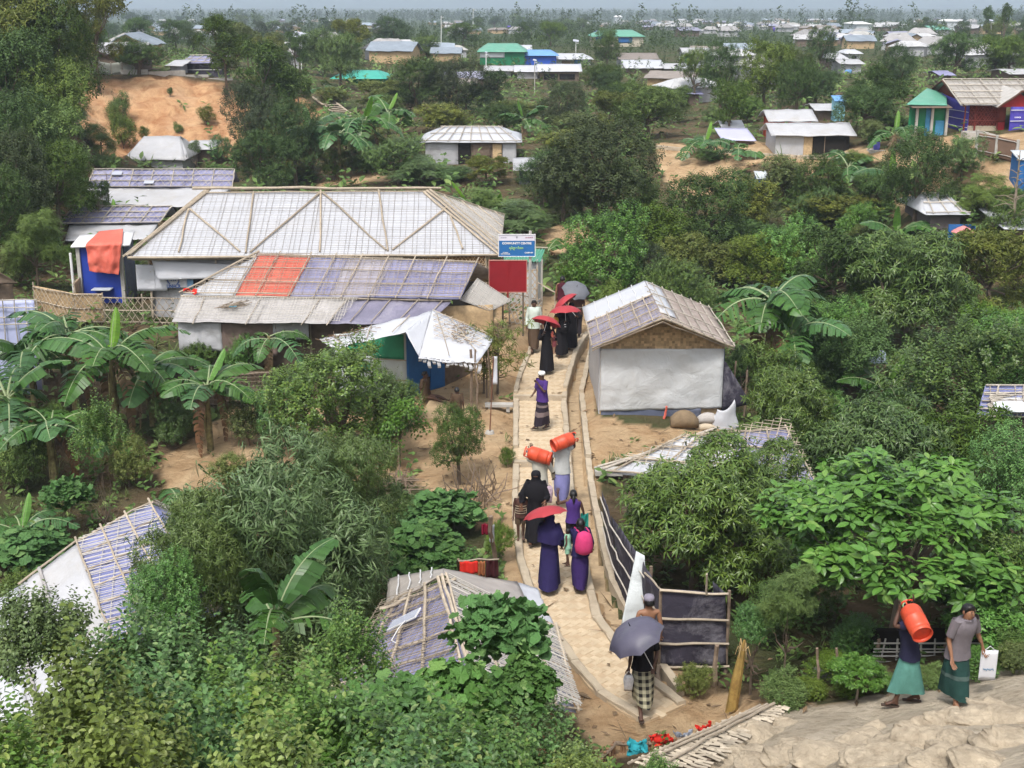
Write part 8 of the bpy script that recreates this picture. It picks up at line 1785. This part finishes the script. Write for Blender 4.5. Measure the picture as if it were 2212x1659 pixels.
 if bottom:
  m, L, kind = bottom['m'], bottom.get('len', .14), bottom.get('kind', 'lungi'); pe = J['pelvis']
  if kind == 'lungi':
   q = MB(); rr = []; n = 36; al, ar = J['anl'], J['anr']; y0, y1 = min(al.y, ar.y), max(al.y, ar.y)
   for i in range(13):
    t = i / 12; z = (pe.z + .04) * (1 - t) + L * t; cx, cyy = 0, pe.y + ((y0 + y1) / 2 + .02) * t; rx = .150 + .035 * math.sin(t * math.pi) + .0 * t; ry = .115 + .05 * t + (y1 - y0) * .34 * t ** 1.2
    rr.append([Vector((cx + (rx + .012 * t * math.sin(a * 7 + t * 2) + .008 * math.sin(a * 13)) * math.cos(a), cyy + (ry + .014 * t * math.cos(a * 6 + 1)) * math.sin(a), z + .025 * t * math.sin(a * 2 + 1))) for a in [k * 2 * math.pi / n for k in range(n)]])
   q.rings(rr, False, False)
   nb = 12; sk = part(q, 'wrap_skirt', m)
   for (za, zb, bm_) in bottom.get('bands', []):
    b2 = MB(); i0, i1 = int(za * 12), int(zb * 12); b2.rings([[v + Vector(((v.x) * .03,(v.y - pe.y) * .03,0)) for v in rr[i]] for i in range(i0, i1 + 1)], False, False); link('band', b2.mesh('band', bm_, True), sk)
  elif kind == 'trousers':
   q = MB(); q.rings([ell(pe + Vector((0,0, z)), rx, ry) for z, rx, ry in ((.06,.165,.12),(-.05,.175,.125),(-.12,.16,.12))], False, False)
   for nm in 'lr': tube_on('hp' + nm, 'kn' + nm, .105,.082, q, 12); tube_on('kn' + nm, 'an' + nm, .082, bottom.get('cuff', .07), q, 12,-bottom.get('short', .02))
   part(q, 'trousers', m)
  elif kind == 'shorts':
   q = MB(); q.rings([ell(pe + Vector((0,0, z)), rx, ry) for z, rx, ry in ((.06,.165,.12),(-.05,.175,.125),(-.12,.16,.12))], False, False)
   for nm in 'lr': tube_on('hp' + nm, 'kn' + nm, .105,.095, q, 12,-.1)
   part(q, 'shorts', m)
 if robe:
  m = robe['m']; L = robe.get('len', .08); q = MB(); n = 40; rr = []; al, ar = J['anl'], J['anr']; ym = (al.y + ar.y) / 2; ys = abs(al.y - ar.y)
  prof = [(J['neck'].z + .02,.085,.085,0),(J['chest'].z + .09,.185,.125,0),(J['chest'].z - .03,.215,.150,0),(J['spine'].z, .20,.150,0),(J['pelvis'].z + .03,.205,.155,0),(J['pelvis'].z - .15,.225,.175,.2),(.45,.24,.20 + ys * .15,.5),(.25,.255,.215 + ys * .35,.8),(L, .265,.23 + ys * .5,1.0)]
  for z, rx, ry, t in prof: rr.append([Vector(((rx + .018 * t * math.sin(a * 9) + .006 * math.sin(a * 5)) * math.cos(a), J['spine'].y * (1 - t) + ym * t + (ry + .016 * t * math.cos(a * 8)) * math.sin(a), z)) for a in [k * 2 * math.pi / n for k in range(n)]])
  q.rings([[Vector((v.x * .84, v.y * .9, v.z)) for v in rg_] for rg_ in rr], False, False)
  rb = part(q, 'robe', m)
  for nm in 'lr': q = MB(); tube_on('sh' + nm, 'el' + nm, .085,.080, q, 12); tube_on('el' + nm, 'wr' + nm, .080,.065, q, 12,-.03); link('sleeve', q.mesh('sleeve', m, True), rb)
  hm = robe.get('hood', m); q = MB(); c = hc
  rg = [(c + Vector((0,-.01,.118)),.03,.035),(c + Vector((0,-.01,.10)),.075,.085),(c + Vector((0,-.008,.05)),.100,.112),(c + Vector((0,-.008,0)),.104,.115),(c + Vector((0,-.02,-.07)),.098,.105),(c + Vector((0,-.02,-.13)),.13,.125),(J['chest'] + Vector((0,-.01,.08)),.225,.165),(J['chest'] + Vector((0,-.02,-.08)),.245,.185),(J['spine'] + Vector((0,-.03,-.05)),.25,.20)]
  if robe.get('cape', True) is False: rg = rg[:7]
  q.rings([[Vector((v.x + .007 * math.sin(k * 1.7 + i), v.y, v.z + (.03 * math.sin(k * .5) if i == len(rg) - 1 else 0))) for k, v in enumerate(ell(cc, rx, ry, 24))] for i, (cc, rx, ry) in enumerate(rg)], True, False); hd = part(q, 'headscarf', hm)
  if robe.get('eyes'): q = MB(); q.box(hc + Vector((0,.105,.022)),(.09,.02,.018)); link('eye_slit', q.mesh('eye_slit', SK['b']), hd)
 for nm in 'lr':          # sandals
  if not sit: a = J['an' + nm]; t = J['to' + nm]; q = MB(); d = (t - a); c = a.lerp(t, .45); low = min(a.z - .085, t.z - .02); q.rings([[Vector((a.x + (t.x - a.x) * (.5 + .5 * k) + .045 * s * w, a.y - .06 + (t.y - a.y + .13) * (k + 1) / 2,(a.z - .088) + ((t.z - .018) - (a.z - .088)) * (k + 1) / 2 + zz)) for s, zz in ((-1,0),(1,0),(1,.012),(-1,.012))] for k, w in ((-1,.7),(-.3,.85),(.4,1),(.9,.7))]); part(q, 'sandal', mat('sandal', (.06,.04,.03),.8), False)
 root['_J'] = 0
 M_ = Matrix.Translation(p) @ Matrix.Rotation(face - math.pi / 2,4, 'Z') @ Matrix.Scale(S, 4)
 del root['_J']
 return root, (lambda k: M_ @ J[k]), M_
def umbrella(tip, handle, r, m, label, ang=None, droop=.30):
 tip, handle = Vector(tip), Vector(handle); e = empty('umbrella', handle, 0, label, 'umbrella'); ax = (tip - handle).normalized(); a = ax.cross(Vector((0,1,0))).normalized() if abs(ax.y) < .9 else Vector((1,0,0)); b = ax.cross(a)
 q = MB(); n = 8; seg = 6; V = [tip]; F = []
 rings = 6
 for i in range(1, rings + 1):
  t = i / rings
  for k in range(n * seg):
   th = 2 * math.pi * k / (n * seg); f = (k % seg) / seg; sc = 1 - .10 * math.sin(math.pi * f) * t; rad = r * math.sin(t * 1.25) / math.sin(1.25) * sc; dz = r * droop * 2.0 * (1 - math.cos(t * 1.25)) / (1 - math.cos(1.25)) * .9 - .035 * r * math.sin(math.pi * f) * t
   V.append(tip + (a * math.cos(th) + b * math.sin(th)) * rad - ax * dz)
 N_ = n * seg
 for k in range(N_): F.append((0,1 + k, 1 + (k + 1) % N_))
 for i in range(rings - 1):
  for k in range(N_): F.append((1 + i * N_ + k, 1 + (i + 1) * N_ + k, 1 + (i + 1) * N_ + (k + 1) % N_, 1 + i * N_ + (k + 1) % N_))
 q.add(V, F); q.build('canopy', m, e, True, wloc=handle)
 q = MB(); q.tube([tip + ax * .07, tip], [.004,.01],6); q.build('tip', HAIR, e, wloc=handle); q = MB(); q.tube([tip, handle],.007,6); q.build('shaft', FRAMEW, e, wloc=handle); q = MB(); q.tube([handle, handle - ax * .1],.014,8); q.build('handle', HAIR, e, wloc=handle)
 for k in range(n):
  th = 2 * math.pi * k / n; d = a * math.cos(th) + b * math.sin(th); q = MB(); pts = [tip + d * (r * math.sin(t * 1.25) / math.sin(1.25)) - ax * (r * droop * 2.0 * (1 - math.cos(t * 1.25)) / (1 - math.cos(1.25)) * .9 + .008) for t in (0,.25,.5,.75,1.02)]; q.tube(pts, .004,4); q.build('rib', HAIR, e, wloc=handle)
 return e
def cylinder(c, axis, label, L=.58, r=.155):
 c = Vector(c); ax = Vector(axis).normalized(); e = empty('gas_cylinder', c, 0, label, 'gas cylinder'); a = ax.cross(Vector((0,0,1))).normalized(); b = ax.cross(a); om = mat('orange_steel', (.60,.075,.03),.45,.45,.10,5, dirt=(.45,.05,.02), dirt_amt=.5, dsc=8); om2 = mat('red_orange_base', (.62,.05,.015),.45,.4,.12,9, dirt=(.3,.03,.01), dirt_amt=.6, dsc=14)
 ring = lambda t, rr: [c + ax * t + (a * math.cos(x) + b * math.sin(x)) * rr for x in [k * 2 * math.pi / 24 for k in range(24)]]
 q = MB(); q.rings([ring(t * L, rr * r) for t, rr in ((-.42,.55),(-.40,.80),(-.36,.95),(-.30,1),(-.02,1),(-.015,1.03),(.0,1.03),(.005,1),(.26,1),(.33,.93),(.38,.72),(.41,.3))]); q.build('cylinder_body', om, e, True, wloc=c)
 q = MB(); q.rings([ring(-.40 * L, r * .94), ring(-.50 * L, r * .98), ring(-.505 * L, r * .93), ring(-.41 * L, r * .88)], False, False); q.build('foot_ring', om, e, True, wloc=c); q = MB(); q.rings([ring(-.425 * L, r * .9), ring(-.43 * L, r * .3)], False, True); q.build('base_dish', om2, e, True, wloc=c)
 for k in range(3):
  x = k * 2.1; q = MB(); d = lambda y: a * math.cos(y) + b * math.sin(y); q.tube([c + ax * .36 * L + d(x) * r * .72, c + ax * .50 * L + d(x) * r * .68],.012,6); q.build('collar_strut', om, e, wloc=c)
 q = MB(); q.tube([c + ax * .51 * L + (a * math.cos(x) + b * math.sin(x)) * r * .70 for x in [k * 5.2 / 14 for k in range(15)]],.014,6); q.build('collar_ring', om, e, wloc=c); q = MB(); q.tube([c + ax * .40 * L, c + ax * .48 * L],.022,8); q.build('valve', mat('grey_valve', (.2,.2,.25),.5), e, wloc=c)
 return e
def bag(c, w, h, m, label, cat='bag', text=None, name='bag', face=(0,-1,0), d=.08):
 c = Vector(c); e = empty(name, c, 0, label, cat); f = Vector(face).normalized(); s = f.cross(Vector((0,0,1))).normalized(); s = -s; q = MB(); rr = []
 for i in range(8):
  t = i / 7; ww = w * .5 if text else w * (.5 + .06 * math.sin(t * 5)) * (1 - .25 * (1 - min(1, t * 4))); dd = d * .5 * (.25 + math.sin(math.pi * (.15 + .8 * t)) ** .7)
  rr.append([c + s * ww * math.copysign(abs(math.cos(a)) ** .4, math.cos(a)) + f * dd * math.sin(a) + Vector((0,0,-t * h + .01 * math.sin(4 * a))) for a in [k * 2 * math.pi / 16 for k in range(16)]])
 q.rings(rr); q.build('bag_body', m, e, True, wloc=c); q = MB(); q.tube([c + s * w * .3, c + Vector((0,0,.07)), c - s * w * .3],.006,5); q.build('handle', m, e, wloc=c)
 if text == '~': q = MB(); q.tube([c + f * (d * .5 + .012) + s * (-.075 + .15 * k / 24) + Vector((0,0,-h * .62 + .014 * math.sin(k * 1.5) + .008 * math.sin(k * .7))) for k in range(25)],.004,4); q.build('scrawl', mat('blue_scrawl', (.06,.22,.40),.6,.3,.02), e, wloc=c)
 elif text: text_part(e, 'lettering', text, mat('blue_scrawl', (.06,.22,.40),.6,.3,.02), c + f * (d * .5 + .012) + Vector((0,0,-h * .62)), s, .1, f, width=w * .6)
 return e
def checks_mat(name, a, b, sc=9):
 m, nt, bs = nmat(name, .8,.2); tc = nt.nodes.new('ShaderNodeTexCoord'); sp = nt.nodes.new('ShaderNodeSeparateXYZ'); nt.links.new(tc.outputs['Object'], sp.inputs[0])
 outs = []
 for k, s in (('X', sc),('Z', sc)):
  mu = nt.nodes.new('ShaderNodeMath'); mu.operation = 'MULTIPLY'; nt.links.new(sp.outputs[k], mu.inputs[0]); mu.inputs[1].default_value = s * 6.28; sn = nt.nodes.new('ShaderNodeMath'); sn.operation = 'SINE'; nt.links.new(mu.outputs[0], sn.inputs[0]); outs.append(mapr(nt, sn.outputs[0],-.25,.25,0,1))
 ad = nt.nodes.new('ShaderNodeMath'); ad.operation = 'ADD'; nt.links.new(outs[0], ad.inputs[0]); nt.links.new(outs[1], ad.inputs[1]); nt.links.new(mixc(nt, mapr(nt, ad.outputs[0],0,2,0,1), a, b), bs.inputs['Base Color']); return m
UP = math.pi / 2; DN = -math.pi / 2           # UP = walking away, DN = coming towards the photographer
BLK = cloth('black', (.010,.009,.012)); NAVY = cloth('navy', (.022,.016,.075)); PURPC = cloth('purple', (.065,.028,.17)); CREAM = cloth('cream', (.46,.44,.38)); GREYS = cloth('pale_grey', (.44,.45,.45)); LAV = cloth('lavender', (.20,.20,.42)); MINTW = cloth('mint_white', (.55,.62,.56)); BRWN = cloth('brown', (.085,.055,.035)); MAROON = cloth('maroon', (.07,.012,.022)); STRP = cloth('stripe_brown', (.075,.035,.028)); GREY_P = cloth('grey_polo', (.17,.15,.165)); TEALL = cloth('sea_green', (.10,.26,.22)); DGREEN = cloth('dark_green', (.018,.055,.048)); BAND = cloth('grey_green_band', (.07,.11,.10)); BLUB = cloth('blue_black', (.018,.018,.045)); WHT = cloth('white', (.62,.62,.62)); PINK = cloth('pink', (.55,.045,.16)); MINT = cloth('mint', (.28,.52,.38)); REDU = mat('red_umbrella', (.36,.035,.045),.6,.35,.08,6); GREYU = mat('grey_umbrella', (.085,.08,.12),.5,.45,.15,2, dirt=(.14,.15,.16), dirt_amt=.6, dsc=1.5)
def people():
 lung = lambda a, b, d: (a, b, d)
 # 1 man with the grey umbrella coming towards us
 r, j, M1 = person(1386,1535,1.60, DN + .15, 'man in a black shirt and checked wrap skirt under a dark grey umbrella', 'b', arms=[((.03,.03,-.16),(-.03,.14,-.24)),((.03,.0,-.165),(.05,.02,-.31))], stride=.22, top={'m': BLK, 'sleeve': 'long' if 0 else 'short'}, bottom={'m': checks_mat('checked_cloth', (.015,.013,.013),(.42,.40,.28),9), 'len': .22})
 hd = j('pml'); umbrella(PY(1361,1352, hd.y - .10), hd, .47, GREYU, 'dark grey umbrella tilted to the left over the nearest man on the path')
 bag(j('pmr') + Vector((0,-.02,-.05)),.15,.27, mat('clear_bag', (.62,.62,.64),.35,.5,.3,14), 'milky plastic bag hanging from the hand of the man under the grey umbrella')
 # 2 bare-shouldered man with a cap behind him
 p2 = P(1397,1474,.03); person(0,0,1.60, UP + .1, 'bare-shouldered man with a grey cap walking just behind the grey umbrella', 'c', stride=.22, bottom={'m': BRWN, 'len': .35}, cap=(mat('cap_grey', (.22,.20,.25),.8),1), loc=p2)
 # 3 woman in navy robe with red umbrella
 r, j, _ = person(1186,1268,1.55, UP - .1, 'woman in a long navy robe walking away under a red umbrella', 'a', robe={'m': NAVY, 'veil': True}, stride=.2, arms=[((.02,.10,-.12),(-.05,.16,-.02)),((.05,.0,-.16),(.05,.05,-.27))])
 h = j('skull'); umbrella(PY(1174,1094, h.y + .03), h + Vector((-.04,-.10,-.12)),.44, REDU, 'red umbrella held over the woman in the navy robe', droop=.24)
 # 4 woman in violet dress with pink backpack and child
 r, j, _ = person(1252,1272,1.48, UP, 'woman in a dark violet dress with a child on her hip', 'a', top={'m': NAVY, 'sleeve': 'long'}, bottom={'m': cloth('dark_violet', (.035,.018,.10)), 'len': .10}, hair='long', arms=[((.09,.03,-.11),(.10,.14,-.13)),((.05,.0,-.16),(.05,.05,-.27))])
 c = j('chest'); e = empty('backpack', c + Vector((.06,-.22,-.12)),0, 'bright pink backpack on the back of the woman in violet', 'backpack'); q = MB(); o = c + Vector((.06,-.20,0)); q.rings([[o + Vector((rx * math.cos(a), ry * math.sin(a), z)) for a in [k * math.pi / 8 for k in range(16)]] for z, rx, ry in ((.14,.05,.05),(.10,.13,.09),(0,.16,.12),(-.15,.18,.13),(-.27,.16,.11),(-.32,.08,.05))]); q.build('backpack_body', PINK, e, True, wloc=e.location)
 for s in (-1,1): q = MB(); q.tube([o + Vector((s * .10,.05,.12)), c + Vector((s * .11,.06,.12)), c + Vector((s * .13,.10,-.05))],.018,6); q.build('strap', PINK, e, wloc=e.location)
 person(0,0,.78, UP + 1.2, 'small child in mint green carried on the left hip of the woman in violet', 'b', loc=c + Vector((-.24,-.06,-.62)), top={'m': MINT, 'sleeve': 'none'}, bottom={'m': MINT, 'kind': 'shorts'}, hair='short', stride=.05)
 # 5 girl in purple top, arm raised
 r, j, _ = person(1237,1190,1.36, UP, 'girl in a purple sleeveless top raising her left hand', 'b', top={'m': PURPC, 'sleeve': 'none'}, bottom={'m': BLK, 'kind': 'trousers', 'short': .12}, hair='braid', arms=[((.13,.03,-.06),(.13,.05,.09)),((.05,.0,-.16),(.07,.06,-.26))])
 h = j('pmr'); e = empty('towel', h, 0, 'teal towel held by the girl in purple', 'towel'); q = MB(); q.grid(lambda u, v: h + Vector(((u - .5) * .16,.03 * math.sin(u * 8 + v * 3) - .03,.08 - v * .30)),8,8,.02); q.build('towel_cloth', cloth('teal', (.02,.24,.20)), e, True, wloc=h)
 # 6 woman in black facing us
 r, j, _ = person(1157,1168,1.60, DN - .1, 'woman in a black robe and face veil coming down the path', 'a', robe={'m': BLK, 'veil': True, 'eyes': True}, stride=.15, arms=[((.05,.02,-.16),(.03,.08,-.22)),((.07,.0,-.16),(.08,.03,-.28))])
 bag(j('shl') + Vector((.10,-.02,-.05)),.18,.36, mat('patterned_bag', (.40,.30,.36),.8,.2,.6,30), 'patterned shoulder bag hanging beside the black robe of the veiled woman')
 # 7 boy in striped shirt
 person(1125,1166,1.10, DN, 'small boy in a brown striped shirt beside the veiled woman', 'b', top={'m': STRP, 'sleeve': 'short', 'stripes': (cloth('beige_stripe', (.45,.36,.26)),(-.12,-.04,.04,.12))}, hair='short', bottom={'m': BRWN, 'kind': 'shorts'}, stride=.06)
 # 8,9 men with gas cylinders
 r, j, _ = person(1166,1118,1.60, UP + .05, 'man in a cream shirt carrying an orange gas cylinder, left of the two', 'b', top={'m': CREAM, 'sleeve': 'long', 'hem': -.16}, bottom={'m': cloth('red_brown', (.16,.05,.02)), 'len': .3}, arms=[((.06,.05,.02),(.03,.07,.14)),((.08,-.02,-.15),(.09,.06,-.26))], bend=.1, hair='short')
 t = j('neckb'); cylinder(t + Vector((-.04,-.10,.13)),(-.95,.25,.22), 'orange gas cylinder on the shoulders of the man in cream, left of the two')
 r, j, _ = person(1213,1087,1.62, UP - .05, 'man in a pale grey shirt and lavender wrap skirt carrying an orange gas cylinder', 'b', top={'m': GREYS, 'sleeve': 'short', 'hem': -.10}, bottom={'m': LAV, 'len': .20}, arms=[((.04,-.02,-.16),(.04,.04,-.30)),((.07,.05,.0),(.06,.06,.13))], stride=.2, hair='short')
 t = j('neckb'); cylinder(t + Vector((.04,-.10,.15)),(.9,.45,.22), 'orange gas cylinder on the shoulders of the man with the lavender skirt'); h = j('pml'); e = empty('stick', h, 0, 'thin pale stick in the hand of the man with the lavender skirt', 'stick'); pole(e, h, h + Vector((.02,0,-.5)),.008, FRAMEW, 'rod', jit=0)
 # 10 boy with white cap
 person(1171,925,1.58, DN - .9, 'youth in a white cap and purple shirt with a banded dark skirt', 'b', top={'m': PURPC, 'sleeve': 'short'}, bottom={'m': cloth('dark_plum', (.025,.018,.028)), 'len': .12, 'bands': [(.25,.34, cloth('band_grey', (.17,.13,.13))),(.58,.67, cloth('band_grey', (.17,.13,.13)))]}, cap=(mat('white_cap', (.75,.75,.75),.8),), arms=[((.05,.06,-.14),(-.05,.12,-.01)),((.03,.02,-.165),(.0,.10,-.22))], hair='none')
 # 11 woman with baby under red umbrella
 r, j, _ = person(1181,803,1.56, DN, 'woman in black carrying a baby under the nearest of the three red umbrellas', 'b', robe={'m': BLK, 'veil': True, 'cape': False}, stride=.1, arms=[((.06,.05,-.14),(.0,.13,-.12)),((.04,.06,-.14),(-.02,.12,-.02))])
 h = j('skull'); umbrella(h + Vector((.03,-.02,.28)), j('pmr'),.46, REDU, 'nearest and lowest of the three red umbrellas at the top of the path', droop=.26); c = j('chest')
 person(0,0,.62, DN + .4, 'baby in a reddish garment held on the arm of the woman in black', 'c', loc=c + Vector((.21,-.12,-.58)), top={'m': cloth('faded_red', (.25,.07,.08)), 'sleeve': 'none'}, bottom={'m': cloth('faded_red', (.25,.07,.08)), 'kind': 'shorts'}, hair='short', stride=.04);
 s = j('shl'); e = empty('red_scarf', s, 0, 'orange red scarf over the shoulder of the woman with the baby', 'scarf'); q = MB(); q.tube([s + Vector((0,0,.04)), s + Vector((0,-.12,-.10)), s + Vector((.06,-.13,-.28))], [.05,.045,.03],8); q.build('scarf_cloth', ORNG, e, True, wloc=s)
 # 12,13 women in black under the upper red umbrellas
 r, j, _ = person(1212,767,1.56, DN, 'woman in black with a yellow bag under a red umbrella', 'a', robe={'m': BLK, 'veil': True, 'cape': False}, stride=.12, arms=[((.05,.06,-.13),(.0,.12,-.10)),((.05,.0,-.16),(.05,.05,-.27))])
 h = j('skull'); umbrella(h + Vector((.10,-.12,.20)), j('pml'),.50, REDU, 'red umbrella of the woman with the yellow bag, lower right of the upper pair', droop=.24); bag(j('shr') + Vector((-.02,-.12,-.02)),.16,.26, cloth('yellow', (.5,.27,.03)), 'yellow bag at the shoulder of the woman in black', d=.14)
 c = j('spine'); e = empty('backpack', c, 0, 'black backpack with white letters carried in front by the woman with the yellow bag', 'backpack'); q = MB(); o = c + Vector((.08,-.2,-.02)); q.rings([[o + Vector((rx * math.cos(a), ry * math.sin(a), z)) for a in [k * math.pi / 8 for k in range(16)]] for z, rx, ry in ((.18,.04,.03),(.14,.12,.07),(0,.14,.09),(-.15,.14,.09),(-.2,.08,.04))]); q.build('backpack_body', BLK, e, True, wloc=c); q = MB(); q.box(o + Vector((.02,-.09,.07)),(.06,.01,.02)); q.box(o + Vector((.03,-.095,.0)),(.05,.01,.015)); q.build('print', WHITE, e, wloc=c)
 r, j, _ = person(1233,752,1.52, DN + .1, 'woman in black half hidden behind the two upper red umbrellas', 'a', robe={'m': BLK, 'veil': True, 'cape': False}, stride=.1, arms=[((.05,.06,-.13),(.0,.12,-.10)),((.05,.0,-.16),(.05,.05,-.27))], group=None)
 h = j('skull'); umbrella(h + Vector((-.33,.0,.24)), j('pml'),.48, REDU, 'rearmost of the three red umbrellas, upper left of the pair', droop=.26)
 # 14 man in white shirt, 15 man with grey umbrella, 16 man in tank top
 person(1153,757,1.68, DN + .1, 'bearded man in an open white shirt and brown wrap skirt at the left path edge', 'b', top={'m': MINTW, 'sleeve': 'long', 'hem': -.12, 'collar': 1}, bottom={'m': BRWN, 'len': .14}, stride=.15)
 r, j, _ = person(1246,728,1.64, UP, 'man in a striped brown shirt under a grey umbrella at the path top', 'b', top={'m': STRP, 'sleeve': 'short', 'stripes': (cloth('grey_stripe', (.35,.3,.28)),(-.05,))}, bottom={'m': cloth('dark_check', (.045,.038,.045)), 'kind': 'trousers', 'cuff': .09}, arms=[((.04,.06,-.13),(-.02,.12,-.03)),((.04,-.02,-.16),(.05,.03,-.30))])
 h = j('skull'); umbrella(h + Vector((-.02,0,.20)), j('pml'),.48, mat('umbrella_dusk', (.13,.135,.155),.6,.35,.1,5), 'grey umbrella of the man in the striped shirt at the top of the path', droop=.22)
 person(1214,696,1.66, UP - .2, 'man in a maroon tank top walking away furthest up the path', 'c', top={'m': MAROON, 'sleeve': 'none'}, bottom={'m': BRWN, 'len': .2}, stride=.15)
 # the two men on the mound
 g = PY(1957,1500,16.9); g.z = Z(g.x, g.y)
 r, j, _ = person(0,0,1.64,2.9, 'man in a navy shirt and sea green wrap skirt shouldering a gas cylinder', 'b', loc=g, top={'m': BLUB, 'sleeve': 'short'}, bottom={'m': TEALL, 'len': .24}, stride=-.14, arms=[((.05,.13,.02),(-.01,.10,.14)),((.06,.0,.02),(-.02,-.02,.16))], bend=.12, hair='short')
 t = j('skull'); cylinder(t + Vector((.04,-.22,-.04)),(-.12,.95,.32), 'orange gas cylinder on the shoulder of the man on the mound')
 g = PY(2058,1506,16.7); g.z = Z(g.x, g.y); r, j, _ = person(0,0,1.66, DN + .35, 'young man in a grey polo shirt and dark green wrap skirt walking on the mound', 'c', loc=g, top={'m': GREY_P, 'sleeve': 'short', 'collar': 1, 'hem': -.10}, bottom={'m': DGREEN, 'len': .17, 'bands': [(.5,.62, BAND)]}, stride=.16, arms=[((.08,-.04,-.16),(.14,-.02,-.30)),((.03,-.03,-.165),(.03,.04,-.31))], bend=.22)
 bag(j('pml') + Vector((.08,-.0,.0)),.25,.47, mat('white_sheet_bag', (.62,.62,.66),.5,.4,.1,4), 'white plastic carrier bag with blue letters held by the young man on the mound', text='~', d=.03)
 # man in white at the left edge, seated person
 g = PY(42,712,36.8); g.z = Z(g.x, g.y); person(0,0,1.66, UP, 'man in a white shirt and pale jeans seen from behind at the left edge', 'b', loc=g, top={'m': WHT, 'sleeve': 'short'}, bottom={'m': cloth('pale_jeans', (.16,.22,.24)), 'kind': 'trousers'}, stride=.04)
 g = P(918,860,.12); person(0,0,1.5,-.5, 'person sitting with outstretched legs against the blue hut wall', 'b', loc=g - Vector((0,0,.68)), sit=True, top={'m': BRWN, 'sleeve': 'short'}, stride=0, lift=-.0)
 r, j, _ = person(988,930,1.2, UP, 'dark-haired child behind the round glossy bush', 'b', top={'m': BRWN}, bottom={'m': BRWN, 'kind': 'shorts'}, stride=.03)
people()

# low growth everywhere but under roofs, on the path and on bare soil
bpy.context.view_layer.update()
_foot = []
for o in SC.objects:
 if o.type == 'MESH' and o.parent is not None and o.parent.parent is None and (o.name.startswith(('roof', 'white_roof', 'lower_awning', 'lean_to_sheet', 'cover_sheet', 'shelf', 'back_roof'))):
  q = [o.matrix_world @ Vector(c) for c in o.bound_box]; _foot.append((min(p.x for p in q), max(p.x for p in q), min(p.y for p in q), max(p.y for p in q)))
undergrowth(_foot)
# ------------------------------------------------------------------ tell look-alikes apart by their order in the picture
def settle_labels():
 by = {}
 for o in SC.objects:
  if o.parent is None and o.get('label') and not o.get('kind'): by.setdefault(o['label'], []).append(o)
 ordn = ['leftmost', 'second', 'third', 'fourth', 'fifth', 'sixth', 'seventh']; num = ['', '', 'two', 'three', 'four', 'five', 'six', 'seven', 'eight']
 for lab, os_ in by.items():
  n = len(os_)
  if n < 2: continue
  if n > 8:
   for o in os_: o['group'] = o.get('group') or lab
   continue
  os_.sort(key=lambda o: proj(*o.location)[0])
  for i, o in enumerate(os_):
   if not o.get('group') and n > 2: o['group'] = lab
   o['label'] = (('left one' if i == 0 else 'right one') if n == 2 else 'leftmost' if i == 0 else 'rightmost' if i == n - 1 else ordn[i]) + ' of ' + num[n] + ': ' + lab
 bad = [o['label'] for o in SC.objects if o.get('label') and len(o['label'].split()) > 16]
 if bad: print('LONG', bad)
settle_labels()
